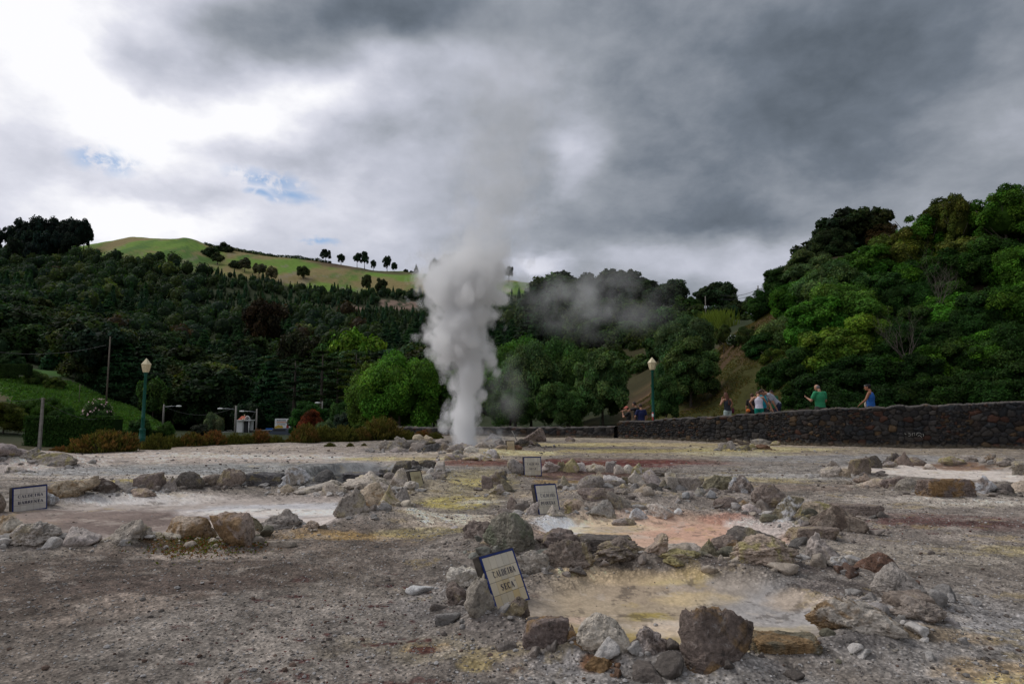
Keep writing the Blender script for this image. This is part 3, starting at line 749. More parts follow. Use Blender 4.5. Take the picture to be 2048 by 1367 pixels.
# crimson crumbs scattered by the left path and right
rdz = sst(.70, .76, fbm(X*6.5+3, Y*9.5, 84, 4, .6))
rg = np.exp(-(((X+.85)/.75)**2 + ((Y-3.6)/1.0)**2)) + np.exp(-(((X-4.4)/1.3)**2 + ((Y-6.6)/.5)**2))
col += (np.array((.10, .03, .03)) - col) * (rdz * np.clip(rg*1.6, 0, .85))[:, None]
# fading into brown soil at the edge
eg = edge(X, Y)
es = sst(.9, -.4, eg + (nB-.5)*2.0)
left = sst(azp(840), azp(760), np.degrees(np.arctan2(X, Y)))
col += (np.array((.10, .065, .035)) - col) * (es*left)[:, None]
lumc = col.mean(1)[:, None]
col = np.clip((lumc/.24)**.25*col*np.array((1.38, 1.29, 1.18)), .02, .8)
Vg = np.stack([X, Y, Z], 1)
ground = mk('ground', Vg, FF + [fan], m_ground, cols=np.concatenate([col, (1 - .72*pin)[:, None]], 1))
tag(ground, kind='structure')
del lx, ly, nn, sel

# ---- surrounding land ----------------------------------------------
xa, ya, Fa = polar(-46, 46, 620, 8, 1000, 420)
xb, yb, Fb = polar(46, 314, 120, 8, 1000, 90)
XX = np.concatenate([xa, xb]); YY = np.concatenate([ya, yb])
ZZ = terr(XX, YY)
e_ = edge(XX, YY)
ZZ = ZZ - .7 * sst(-.05, .35, e_) - .3
ZZ = np.where(e_ < -.02, ZZ + .3, ZZ)
dd, aa = rho(XX, YY)
pxx = 1024 + FPX * np.tan(np.radians(np.clip(aa, -60, 60)))
tc_ = np.empty((len(XX), 3)); tc_[:] = (.035, .045, .02)                 # forest floor
nn1 = fbm(XX/14, YY/14, 90, 5, .6); nn2 = fbm(XX/45, YY/45, 91, 5, .6)
def paint(mask, c3): 
    global tc_
    tc_ += (np.array(c3) - tc_) * np.clip(mask, 0, 1)[:, None]
paint(sst(60, 45, dd) * (aa < azp(1200)), (.07, .06, .03))
paint(sst(75, 85, dd) * sst(122, 116, dd) * sst(azp(345), azp(300), aa), (.06, .125, .028))
paint(sst(75, 85, dd) * sst(105, 92, dd + (nn1-.5)*20) * sst(azp(210), azp(60), aa), (.10, .085, .04))
paint(sst(126, 130, dd) * sst(150, 140, dd) * sst(azp(150), azp(120), aa), (.055, .13, .025))
low_px = [-400, 0, 60, 110, 130, 300, 380, 450, 560, 640, 700, 830, 950, 1120]
low_py = [380, 400, 470, 500, 512, 524, 542, 552, 566, 582, 584, 586, 592, 580]
_dep = YY*CP + (ZZ-CAMZ)*SP; _row = 683.5 - (-YY*SP + (ZZ-CAMZ)*CP)/np.maximum(_dep, 1)*FPX
mead = sst(4, -3, _row - np.interp(pxx, low_px, low_py) + (nn1-.5)*8) * sst(300, 330, dd) * sst(azp(70), azp(110), aa)
paint(mead, (.15, .25, .04))
paint(mead * sst(.46, .60, nn2), (.25, .20, .085))
paint(mead * sst(.55, .68, fbm(XX/25, YY/90, 93, 5, .6)), (.09, .17, .035))
paint(mead * sst(.66, .72, fbm(XX/8, YY/30, 94, 4, .6)) * .6, (.26, .22, .15))
paint(sst(570, 585, dd) * sst(605, 596, dd) * sst(azp(590), azp(640), aa) * sst(azp(850), azp(820), aa) * .8, (.11, .07, .05))
for (p0, p1, d0, d1) in [(690, 727, 408, 440), (758, 832, 430, 470)]:                             # bare earth scars
    paint(sst(azp(p0-4), azp(p0+4), aa)*sst(azp(p1+4), azp(p1-4), aa)*sst(d0-4, d0+4, dd)*sst(d1+4, d1-4, dd)*sst(.40, .50, fbm(XX/5, YY/16, 97, 5, .65)), (.21, .145, .11))
# bare bank behind the walkway
bank = sst(azp(1230), azp(1270), aa) * sst(30, 34, dd) * sst(64, 54, dd)
paint(sst(azp(1200), azp(1240), aa)*sst(azp(1420), azp(1380), aa)*sst(40, 46, dd)*sst(100, 84, dd), (.05, .045, .02)); paint(bank, (.085, .055, .03)); paint(bank * sst(.50, .62, nn1 + (fbm(XX/1.5, YY/1.5, 95, 4)-.5)*.6), (.06, .06, .018)); paint(bank*sst(azp(1590), azp(1640), aa), (.025,.025,.012))
paint(bank * sst(.60, .70, fbm(XX/2.2, YY/2.2, 96, 4)), (.19, .12, .06))
pth = sst(azp(1200), azp(1230), aa) * sst(30.5, 29, dd)
paint(pth, (.09, .075, .06))
paint(sst(azp(1560), azp(1590), aa)*sst(28, 29, dd)*sst(60,50,dd), (.03, .024, .014))
hill = mk('hills', np.stack([XX, YY, ZZ], 1), [Fa, Fb + len(xa)], m_terr, cols=np.clip(tc_, .01, .8))
tag(hill, kind='structure')

# road with kerb line
rp = [P(330, 866, 104), P(560, 868, 106), P(760, 872, 112), P(980, 872, 118)]
def strip(name, pts, wdt, dz_, m, th=.05):
    V = []; F = []
    for i, p in enumerate(pts):
        x_, y_ = p.x, p.y
        zt = float(terr(x_, y_))
        V += [(x_, y_-wdt/2, zt+dz_), (x_, y_+wdt/2, zt+dz_)]
        if i: n = 2*i; F.append((n-2, n, n+1, n-1))
    return mk(name, V, np.array(F), m)
rpp = [Vector((x_, 103 + .04*(x_+50), 0)) for x_ in np.linspace(-47, -20, 40)]
road = strip('road', rpp, 5.5, .25, m_asphalt); tag(road, kind='structure')
kerb = strip('kerb', [p + Vector((0, -3.0, 0)) for p in rpp], .5, .30, m_white); tag(kerb, kind='structure')
for v in kerb.data.vertices: pass
# ------------------------------------------------------------------ stones
PAL = {
 'pale': ((.48, .45, .415), 'pale grey'), 'white': ((.60, .59, .57), 'whitish'), 'cream': ((.52, .45, .35), 'cream'),
 'grey': ((.31, .29, .27), 'grey'), 'brown': ((.21, .175, .15), 'brown'), 'dark': ((.085, .078, .07), 'dark'),
 'olive': ((.15, .14, .09), 'olive grey'), 'green': ((.20, .20, .165), 'greenish'), 'blue': ((.27, .27, .268), 'blue grey'),
 'tan': ((.37, .31, .245), 'tan'), 'rust': ((.17, .085, .04), 'rusty'), 'red': ((.125, .062, .038), 'red brown'), 'pink': ((.31, .28, .262), 'pinkish grey'),
 'bdark': ((.10, .08, .066), 'dark brown'), 'mud': ((.085, .09, .095), 'dark mud grey'),
}
STN = {'o': ((.24, .15, .07), 'orange stained'), 'y': ((.34, .29, .13), 'yellow stained'), 'w': ((.58, .58, .58), 'white crusted'), 'g': ((.16, .17, .115), 'mossy'), 'b': ((.09,.065,.05), 'brown patched')}
SHP = {'r': 'rounded', 'a': 'angular', 'p': 'pointed', 's': 'slab-shaped', 'l': 'lumpy', 'm': 'low', 'u': 'upright', 'c': 'jagged', 'd': 'domed'}
ORD = 'first second third fourth fifth sixth seventh eighth ninth tenth eleventh twelfth thirteenth fourteenth fifteenth sixteenth seventeenth eighteenth nineteenth twentieth'.split() + ['twenty-first','twenty-second','twenty-third','twenty-fourth','twenty-fifth','twenty-sixth','twenty-seventh','twenty-eighth','twenty-ninth','thirtieth']
def stone_mesh(seed, w, d, h, shp, lod):
    rg = np.random.default_rng(seed)
    N, F = ico(lod)
    N = N.copy()
    # rotate the sphere so that the triangulation differs
    A = np.array(Matrix.Rotation(rg.uniform(0, 6), 3, Vector(rg.normal(size=3)).normalized()))
    N = N @ A.T
    k = {'r': 26, 'a': 11, 'p': 12, 's': 9, 'l': 16, 'm': 14, 'u': 11, 'c': 12, 'd': 22}[shp]
    pw = {'r': 5, 'a': 16, 'p': 13, 's': 16, 'l': 6, 'm': 9, 'u': 16, 'c': 12, 'd': 8}[shp]
    n = rg.normal(size=(k, 3)); n /= np.linalg.norm(n, axis=1)[:, None]
    o = rg.uniform(.72, 1.12, k)
    if shp in 'su':
        bx = np.array([(1,0,0),(-1,0,0),(0,1,0),(0,-1,0),(0,0,1),(0,0,-1)], float)
        bx = bx + rg.normal(size=(6,3))*.12; bx /= np.linalg.norm(bx, axis=1)[:, None]
        n = np.concatenate([bx, n[:3]]); o = np.concatenate([np.full(6, .72) + rg.uniform(-.06,.06,6), np.full(3, .95)])
    q = np.clip(N @ n.T / o, 0, None)
    r = 1.0 / ((q**pw).sum(1) + .25**pw) ** (1/pw)
    V = N * r[:, None]
    sc = {'r': .16, 'a': .15, 'p': .18, 's': .14, 'l': .46, 'm': .26, 'u': .16, 'c': .38, 'd': .20}[shp]
    f1 = fbm3(V*1.9 + seed, seed, 3); f2 = fbm3(V*5.5 + seed*2, seed+5, 4, .6); f3 = fbm3(V*14 + seed, seed+9, 3, .6)
    rid = np.abs(f2 - .5) * 2
    V = V * (1 + (f1-.5)*sc*2.0 + (.35-rid)*sc*.55 + (f3-.5)*.17)[:, None]
    if shp in 'pc':
        zt = (V[:,2]-V[:,2].min())/np.ptp(V[:,2]); f = 1.12 - (.72 if shp == 'p' else .55)*zt**1.3
        sh = rg.uniform(-.35,.35)*zt
        V[:,0] = V[:,0]*f + sh; V[:,1] *= f
    if shp in 'alru':
        zt = (V[:,2]-V[:,2].min())/np.ptp(V[:,2]); V[:,:2] *= (1.06 - .24*zt**1.8)[:,None]
    if shp == 'd':
        zt = (V[:,2]-V[:,2].min())/np.ptp(V[:,2]); V[:,:2] *= (1.05 - .38*zt**2.2)[:,None]; V[:,0] -= .12*zt
    if shp == 'm':
        zt = (V[:,2]-V[:,2].min())/np.ptp(V[:,2]); V[:,:2] *= (1.25 - .7*zt**2)[:,None]
    mn, mx = V.min(0), V.max(0)
    V = (V - (mn+mx)/2) / (mx-mn) * np.array([w, d, h*1.22])
    V[:,2] += h*.5 - h*.11
    return V, F
used_labels = set()
def stone(px, py, wpx, hpx, colr, shp, st=None, label=None, group=None, seed=0, depth=None, back=True, name='stone', rz=None, z0=None):
    g = G(px, py)
    sc = g.y / FPX
    w_, h_ = wpx*sc*(1.28 if wpx < 90 else 1.08), hpx*sc*1.0
    d_ = depth if depth else max(w_*.62, min(h_*.8, w_*.95))
    cy = g.y + d_*.36
    cx = (px-1024)/FPX*cy
    zb = float(gz(np.array([cx]), np.array([cy]), False)[0]) if z0 is None else z0
    big = wpx > 60
    V, F = stone_mesh(seed + int(px*7+py), w_, d_, h_, shp, 5 if wpx > 95 else (4 if wpx > 26 else 3))
    zoff = zb*.8
    o = mk(name, V, F, m_rock, loc=(cx, cy, zoff if z0 is None else z0))
    rr = random.Random(px*13+py)
    o.rotation_euler = (0, 0, rr.uniform(-.12, .12) if rz is None else rz)
    c3 = PAL[colr][0]; c3 = tuple(q*.8 + .2*(.21, .195, .18)[i] for i, q in enumerate(c3)); v = rr.uniform(.86, 1.16)
    o.color = (c3[0]*v*1.07, c3[1]*v*rr.uniform(.97,1.02), c3[2]*v*rr.uniform(.88,.98), 1)
    if st:
        o['stain'] = STN[st[0]][0]; o['stain_amount'] = float(st[1:] or .6)
    else:
        o['stain'] = (.42, .34, .14); o['stain_amount'] = .12
    tag(o, label, 'stone', group)
    return o
def run(where, group, rows, seed=0):
    rows = sorted(rows, key=lambda r: r[0])
    for i, r in enumerate(rows):
        px, py, w_, h_, c_, s_ = r[:6]
        st_ = r[6] if len(r) > 6 else None
        extra = r[7] if len(r) > 7 else None
        look = (STN[st_[0]][1] + ' ' if st_ else '') + PAL[c_][1]
        lab = extra or f"{look} {SHP[s_]} stone, {ORD[i]} from left {where}"
        if len(lab.split()) > 16: lab = lab.replace(f" {SHP[s_]} stone", " stone")
        if len(lab.split()) > 16: lab = lab.replace(look, PAL[c_][1])
        stone(px, py, w_, h_, c_, s_, st_, lab, group, seed)
for where, group, rows in RUNS: run(where, group, rows)
for s_ in SINGLES: stone(*s_)
# loose gravel: nobody could count it
rg = np.random.default_rng(4)
def gravel(n, name, rmin, rmax, smin, smax, azr, keep=None, lod_oct=True, pal=None):
    a = np.radians(rg.uniform(-azr, azr, n)); d = rmin * (rmax/rmin) ** rg.uniform(0, 1, n)
    X_ = d*np.tan(a); Y_ = d
    k = edge(X_, Y_) > .3
    for e in POOLS.values():
        k &= (ed(e, X_, Y_) > 1.0) | (rg.uniform(0, 1, n) < .02)
    if keep is not None: k &= keep(X_, Y_)
    X_, Y_ = X_[k], Y_[k]; n = len(X_)
    s = smin * (smax/smin) ** (rg.uniform(0, 1, n)**2.2) * (.6 + Y_*.10)
    Z_ = gz(X_, Y_)
    N0, F0 = ico(0)
    V = np.repeat(N0[None], n, 0) * (1 + rg.uniform(-.3, .3, (n, 12, 1)))
    V = V * (s[:, None, None] * np.stack([rg.uniform(.8, 1.4, n), rg.uniform(.8, 1.4, n), rg.uniform(.5, .9, n)], 1)[:, None, :])
    V[:, :, 0] += X_[:, None]; V[:, :, 1] += Y_[:, None]; V[:, :, 2] += (Z_ + s*.25)[:, None]
    F = (F0[None] + (np.arange(n)*12)[:, None, None]).reshape(-1, 3)
    pal = np.array(pal)
    pc = pal[rg.integers(0, len(pal), n)] * rg.uniform(.75, 1.25, (n, 1))
    return V.reshape(-1, 3), F, np.repeat(pc, 12, 0)
m_grav, t = mat('gravel')
finish(t, principled(t, attr(t, 'col').outputs['Color'], 0.9, spec=.15))
V1, F1, C1 = gravel(85000, 'gravel', 2.3, 14, .0016, .0075, 40, pal=[(.25,.23,.21),(.33,.31,.29),(.17,.15,.135),(.11,.095,.085),(.42,.40,.38),(.22,.19,.16),(.28,.25,.21)])
V2, F2_, C2 = gravel(2600, 'gravel', 2.5, 24, .006, .016, 40, pal=[(.10,.085,.075),(.22,.20,.18),(.34,.32,.30),(.13,.09,.07),(.40,.38,.36)])
def redz(x, y):
    return (np.exp(-(((x+.9)/.6)**2 + ((y-3.55)/.8)**2)) + 1.6*np.exp(-(((x-4.4)/1.2)**2 + ((y-6.7)/.55)**2)) + .8*np.exp(-(((x-1.7)/2.2)**2 + ((y-14.2)/1.3)**2))) > rg.uniform(.1, 1, len(x))
V3, F3, C3 = gravel(9000, 'gravel', 2.6, 18, .0025, .008, 38, keep=redz, pal=[(.10,.025,.025),(.15,.045,.035),(.08,.03,.03),(.13,.06,.05)])
# fragments round every stone, heaped along the rims
frs = []
for rw in [r for q in RUNS for r in q[2]]:
    cx_, cy_, w_, d_, h_ = stone_place(*rw[:4])
    n = int(6 + 16*min(1, w_))
    a = rg.uniform(0, 6.283, n); q = rg.uniform(.40, .98, n)
    c3 = np.array(PAL[rw[4]][0])
    for k in range(n):
        sz = h_*rg.choice([.05, .08, .13, .2, .28], p=[.36, .25, .2, .13, .06])
        frs.append((cx_+math.cos(a[k])*w_*q[k]*1.15, cy_+math.sin(a[k])*d_*q[k], min(.05, sz), *(c3*.85*rg.uniform(.65, 1.3) + np.array((.05,.046,.042)))))
frs = np.array(frs)
for (sx, sy) in [(1050,1235),(1030,1225),(1110,1040),(1067,956),(62,1030),(845,980),(1022,905),(1050,1210),(1095,1034)]:
    q = G(sx, sy); frs = frs[np.hypot(frs[:,0]-q.x, (frs[:,1]-q.y)*.7) > .05*q.y*.55 + .04]
def frag(FRS, lod, s):
    n = len(FRS); N0, F0 = ico(lod)
    A = rg.normal(size=(n, 6, 3)); A /= np.linalg.norm(A, axis=2)[:, :, None]
    q = np.clip(np.einsum('vk,npk->nvp', N0, A)/rg.uniform(.55, 1.0, (n, 1, 6)), 0, None)
    r = 1/((q**18).sum(2) + .6**18)**(1/18.)
    V = N0[None]*r[:, :, None]*FRS[:, 2][:, None, None]*np.stack([rg.uniform(.8,1.5,n), rg.uniform(.8,1.3,n), rg.uniform(.6,1.,n)], 1)[:, None, :]
    V *= (1 + (rg.uniform(-.09, .09, V.shape[:2]) if lod < 2 else rg.uniform(-.03, .03, V.shape[:2])) + (0 if lod < 2 else 22*.01*(vn(*(N0.T[:, None, :]*2.6 + rg.uniform(0, 99, (3, n, 1))))-.5)))[:, :, None]
    V[:, :, 0] += FRS[:, 0][:, None]; V[:, :, 1] += FRS[:, 1][:, None]; V[:, :, 2] += (gz(FRS[:, 0], FRS[:, 1]) + FRS[:, 2]*.25)[:, None]
    return V.reshape(-1, 3), (F0[None] + (np.arange(n)*len(N0))[:, None, None]).reshape(-1, 3), np.repeat(FRS[:, 3:], len(N0), 0)
for e in POOLS.values():
    dq = ed(e, frs[:,0], frs[:,1]); frs = frs[(dq > .98) | (frs[:,2] < .008)]
bigf = frs[:, 2] > .018
Va, Fa_, Ca = frag(frs[~bigf], 1, 1); Vb, Fb_, Cb = frag(frs[bigf], 3, 1)
m_frag, t = mat('rubble')
cc_ = t.new('ShaderNodeTexCoord').outputs['Object']
n1 = t.noise(cc_, 22.0, 6.0, .65); n2 = t.noise(cc_, 90.0, 4.0, .6)
g = t.math('MULTIPLY_ADD', t.math('SUBTRACT', n1, .5), 1.7, 1.0); g = t.math('MULTIPLY_ADD', t.math('SUBTRACT', n2, .5), 1.0, g)
cq = t.mix(t.math('MULTIPLY', t.maprange(n1, .58, .70), .4), t.vmath('SCALE', attr(t, 'col').outputs['Color'], scale=g), (.40, .37, .33))
finish(t, principled(t, cq, .9, t.bump(t.math('ADD', n1, n2), .9, .01), spec=.2))
rb = mk('rubble', np.concatenate([Va, Vb]), np.concatenate([Fa_, Fb_ + len(Va)]), m_frag, cols=np.concatenate([Ca, Cb]))
tag(rb, 'small broken stone rubble heaped between the larger stones of the rims', 'rubble', kind='stuff')
gv = mk('gravel', np.concatenate([V1, V2, V3]), np.concatenate([F1, F2_ + len(V1), F3 + len(V1) + len(V2)]), m_grav, cols=np.concatenate([C1, C2, C3]), smooth=False)
tag(gv, "loose grey gravel and crimson cinders scattered over the bare ground", 'gravel', kind='stuff')
del V1, V2, V3

# ------------------------------------------------------------------ dry stone walls
m_wall, t = mat('basalt_wall')
c = t.new('ShaderNodeTexCoord').outputs['Object']
vc = attr(t, 'col').outputs['Color']
n1 = t.noise(c, 14.0, 5.0, 0.65)
n2 = t.noise(c, 3.0, 4.0, 0.6)
g = t.math('MULTIPLY_ADD', t.math('SUBTRACT', n1, 0.5), 1.3, 1.0)
colr = t.vmath('SCALE', vc, scale=g)
colr = t.mix(t.math('MULTIPLY', t.maprange(n1, .62, .70), .25), colr, (.22, .20, .17))
finish(t, principled(t, colr, 0.85, t.bump(n1, 0.6, 0.015), spec=0.3))
def voronoi(u, v, cu, cv, s):
    a, b = u/cu, v/cv
    ia, ib = np.floor(a).astype(np.int64), np.floor(b).astype(np.int64)
    F1 = np.full(len(u), 9.); F2 = np.full(len(u), 9.); idd = np.zeros(len(u))
    z0 = np.zeros_like(ia)
    for i in (-1, 0, 1):
        for j in (-1, 0, 1):
            ca, cb = ia+i, ib+j
            qa = ca + .15 + .7*_h(ca, cb, z0, s); qb = cb + .15 + .7*_h(ca, cb, z0, s+1)
            wt_ = 1 + .5*(_h(ca, cb, z0, s+3)-.5)
            dd_ = np.hypot(a-qa, b-qb) * wt_
            nw = dd_ < F1
            F2 = np.where(nw, F1, np.minimum(F2, dd_)); F1 = np.where(nw, dd_, F1)
            idd = np.where(nw, _h(ca, cb, z0, s+2), idd)
    return F1, F2, idd
def wall(name, poly, label, thick=.5, res=.03, cell=(.23, .165), seed=3):
    p = np.array(poly, float)
    seg = np.hypot(np.diff(p[:,0]), np.diff(p[:,1])); S = np.concatenate([[0], np.cumsum(seg)])
    n = int(S[-1]/res); s = np.linspace(0, S[-1], n)
    x_ = np.interp(s, S, p[:,0]); y_ = np.interp(s, S, p[:,1]); zt = np.interp(s, S, p[:,2])
    zt = zt + (fbm(s*1.5, s*0+2, 33, 4)-.5)*.07 + (vn2(s*4.2, s*0+5, 34)-.5)*.07*(vn2(s*.9, s*0, 35) > .35)
    tx, ty = np.gradient(x_), np.gradient(y_); L = np.hypot(tx, ty); tx /= L; ty /= L
    k_ = np.ones(25)/25
    tx = np.convolve(np.pad(tx, 12, 'edge'), k_, 'valid'); ty = np.convolve(np.pad(ty, 12, 'edge'), k_, 'valid')
    nx, ny = ty, -tx                       # towards the camera
    hmax = zt.max() + .3
    nf = int(hmax/res); nt = int(thick/res/1.5); nb = 12
    rows = []; uu = []; vv = []
    for i in range(nf):
        f = i/(nf-1); z_ = -.3 + (zt+.3)*f
        rows.append((x_ , y_, z_, 1.0)); uu.append(s); vv.append((zt+.3)*f)
    for i in range(1, nt+1):
        f = i/nt; rows.append((x_ - nx*thick*f, y_ - ny*thick*f, zt, 0.0)); uu.append(s); vv.append(zt+.3+thick*f)
    for i in range(1, nb+1):
        f = i/nb; rows.append((x_ - nx*thick, y_ - ny*thick, zt - (zt+.3)*f, -1.0)); uu.append(s); vv.append(zt+.3+thick + (zt+.3)*f)
    U = np.concatenate(uu); Vv = np.concatenate(vv)
    wu = U + (fbm(U*3, Vv*3, 50, 3)-.5)*.12; wv_ = Vv + (fbm(U*3, Vv*3, 51, 3)-.5)*.12
    F1, F2, cid = voronoi(wu, wv_, cell[0], cell[1], seed)
    G1, G2, gid = voronoi(wu+7, wv_, cell[0]*.45, cell[1]*.45, seed+20)
    small = _h(np.floor(wu/.9).astype(np.int64), np.floor(wv_/.5).astype(np.int64), np.zeros(len(wu), np.int64), 77) > .6
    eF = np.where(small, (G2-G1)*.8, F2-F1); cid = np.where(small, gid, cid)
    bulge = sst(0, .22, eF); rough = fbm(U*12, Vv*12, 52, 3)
    disp = bulge*.055*(.6+.8*cid) + (rough-.5)*.02
    Xw = np.concatenate([r_[0] + nx*0 for r_ in rows]); Yw = np.concatenate([r_[1] for r_ in rows]); Zw = np.concatenate([r_[2] for r_ in rows])
    fr = np.concatenate([np.full(n, r_[3]) for r_ in rows]); NX = np.tile(nx, len(rows)); NY = np.tile(ny, len(rows))
    Xw += NX*disp*fr; Yw += NY*disp*fr; Zw += np.where(fr == 0, disp*.9, 0)
    base = np.array([(.040,.038,.038),(.028,.027,.028),(.055,.050,.046),(.036,.033,.030),(.048,.036,.030),(.085,.040,.026),(.07,.062,.055),(.030,.033,.036),(.05,.044,.038),(.10,.065,.035)])
    pick = (cid*997 % 1 * 13).astype(int); pick = np.where(pick > 9, pick % 5, pick)
    cw = base[pick] * (.65 + .7*(cid*13 % 1))[:, None]
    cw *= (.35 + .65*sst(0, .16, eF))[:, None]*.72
    topm = (fr == 0)
    cw[topm] = cw[topm]*.6 + np.array((.085,.075,.065))*(.5+rough[topm][:,None])*.9
    low = sst(.16, .02, Zw + (rough-.5)*.12) * (fr > 0)
    cw += (np.array((.24,.20,.14)) - cw)*(low*.45)[:, None]
    m_ = len(rows)
    i = (np.arange(m_-1)[:, None]*n + np.arange(n-1)[None]).ravel()
    F = np.stack([i, i+1, i+1+n, i+n], 1)
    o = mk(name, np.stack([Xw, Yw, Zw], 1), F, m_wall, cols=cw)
    return tag(o, label, 'wall')
split = 4
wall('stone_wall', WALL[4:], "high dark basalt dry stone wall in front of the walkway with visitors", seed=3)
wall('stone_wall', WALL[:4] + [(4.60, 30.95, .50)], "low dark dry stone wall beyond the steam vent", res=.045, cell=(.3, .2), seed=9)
# painted scrawl on the high wall, laid just proud of the stones
def wpt(px, py, off=.10):
    # intersect pixel ray with the wall's front plane
    a, b, c_ = ray(px, py)
    for (x0, y0, _), (x1, y1, _) in zip(WALL[4:-1], WALL[5:]):
        dxw, dyw = x1-x0, y1-y0
        den = a*dyw - b*dxw
        t_ = (x0*dyw - y0*dxw)/den
        X_, Y_ = a*t_, b*t_
        if min(x0, x1)-.01 <= X_ <= max(x0, x1)+.01: break
    L = math.hypot(dxw, dyw); nx, ny = dyw/L, -dxw/L
    return Vector((X_ + nx*off, Y_ + ny*off, CAMZ + c_*t_))
m_scrawl = plain('chalk_paint', (.42, .42, .38), .9, .5, 60)
sc_ = []
for pl in [[(1809,866),(1812,868)],[(1816,865),(1820,865),(1817,868),(1821,868),(1820,871),(1816,871)],[(1824,871),(1824,866),(1829,865),(1829,871)],[(1832.5,870),(1833.5,866),(1837,864.5),(1841,866),(1843,869)],[(1835,872),(1838,869.5),(1841,871),(1843.5,874.5)],[(1845,867),(1847,869),(1846,872)]]:
    sc_.append(tube([wpt(a_, b_, .066) for a_, b_ in pl], .007, 5))
V_, F_ = join(sc_)
wl = [o for o in bpy.data.objects if o.name == 'stone_wall'][0]
gr = mk('graffiti', V_, F_, m_scrawl, parent=wl); 

# ------------------------------------------------------------------ tiled signs
m_tile, t = mat('glazed_tile')
c = t.new('ShaderNodeTexCoord').outputs['Object']
vc = attr(t, 'col').outputs['Color']
n = t.noise(c, 9.0, 4.0, .6); n2 = t.noise(c, 70.0, 3.0, .6)
colr = t.vmath('SCALE', vc, scale=t.math('MULTIPLY_ADD', n, .35, .82))
finish(t, principled(t, colr, 0.32, t.bump(n2, .15, .001), spec=.5))
m_cobalt = plain('cobalt_glaze', (.012, .03, .17), .35, .3, 14)
m_slab = plain('sign_slab', (.085, .072, .058), .9, .4, 14, bumpd=.01)
m_ink = plain('ink', (.012, .015, .06), .5, .1)
GL = {
 'C': [(.95,.25,.8,.05,.07),(.8,.05,.35,.0,.09),(.35,.0,.08,.3,.2),(.08,.3,.08,.7,.24),(.08,.7,.35,1,.2),(.35,1,.8,.95,.09),(.8,.95,.92,.72,.1)],
 'A': [(.5,1,.12,0,.08),(.5,1,.88,0,.24),(.25,.36,.75,.36,.07),(0,0,.26,0,.07),(.7,0,1,0,.07)],
 'L': [(.25,0,.25,1,.24),(.05,1,.45,1,.07),(.05,0,.9,0,.08),(.9,0,.93,.28,.09)],
 'D': [(.22,0,.22,1,.24),(.02,1,.6,1,.07),(.02,0,.6,0,.07),(.6,1,.88,.75,.16),(.88,.75,.88,.25,.22),(.88,.25,.6,0,.16)],
 'E': [(.22,0,.22,1,.24),(.02,1,.85,1,.08),(.02,0,.88,0,.08),(.22,.52,.62,.52,.07),(.86,1,.86,.78,.08),(.9,0,.9,.24,.08),(.63,.64,.63,.40,.06)],
 'I': [(.5,0,.5,1,.26),(.25,1,.75,1,.07),(.25,0,.75,0,.07)],
 'R': [(.2,0,.2,1,.24),(.02,1,.6,1,.07),(.02,0,.4,0,.07),(.6,1,.82,.78,.2),(.82,.78,.6,.52,.2),(.6,.52,.2,.52,.07),(.55,.52,.9,0,.2),(.8,0,1,0,.07)],
 'S': [(.85,.75,.7,.98,.08),(.7,.98,.35,1,.08),(.35,1,.15,.75,.18),(.15,.75,.8,.35,.22),(.8,.35,.65,.03,.16),(.65,.03,.3,0,.08),(.3,0,.12,.26,.09)],
 'B': [(.2,0,.2,1,.24),(.02,1,.6,1,.07),(.02,0,.6,0,.07),(.6,1,.8,.78,.18),(.8,.78,.6,.53,.18),(.6,.53,.2,.53,.07),(.6,.53,.86,.28,.2),(.86,.28,.6,0,.2)],
 'N': [(.15,0,.15,1,.08),(.12,1,.85,0,.22),(.85,0,.85,1,.08),(0,1,.2,1,.06),(0,0,.3,0,.06),(.7,1,1,1,.06)],
 'T': [(.5,0,.5,1,.26),(.02,1,.98,1,.08),(.04,1,.04,.75,.07),(.96,1,.96,.75,.07),(.28,0,.72,0,.07)],
 'P': [(.2,0,.2,1,.24),(.02,1,.6,1,.07),(.02,0,.42,0,.07),(.6,1,.86,.74,.2),(.86,.74,.6,.45,.2),(.6,.45,.2,.45,.07)],
 'Q': [(.5,.02,.15,.25,.14),(.15,.25,.1,.75,.22),(.1,.75,.5,1,.14),(.5,1,.88,.75,.14),(.88,.75,.88,.25,.22),(.88,.25,.5,.02,.14),(.5,.05,.95,-.2,.12)],
 'U': [(.2,1,.2,.3,.24),(.2,.3,.45,.02,.16),(.45,.02,.75,.1,.09),(.82,.2,.82,1,.08),(.02,1,.4,1,.07),(.65,1,1,1,.07)],
 '"': [(.3,1.08,.3,.88,.1),(.6,1.08,.6,.88,.1)],
}
def word(txt, x0, z0, ch, cw, gap, y, out, k0=0):
    """strokes in the xz plane facing -Y"""
    x = x0; k = k0
    for ch_ in txt:
        for (ax, az_, bx, bz, th) in GL.get(ch_, []):
            A = Vector((x+ax*cw, 0, z0+az_*ch)); B = Vector((x+bx*cw, 0, z0+bz*ch))
            d = (B-A).normalized(); nrm = Vector((-d.z, 0, d.x))*th*cw*.55
            e = d*.02*cw; k += 1; yy = y - k*.00004
            q = [A-nrm-e, B-nrm+e, B+nrm+e, A+nrm-e]
            out.append((np.array([(v.x, yy, v.z) for v in q]), np.array([(0, 1, 2, 3)])))
        x += (cw*.35 if ch_ == '"' else cw) + gap
    return k
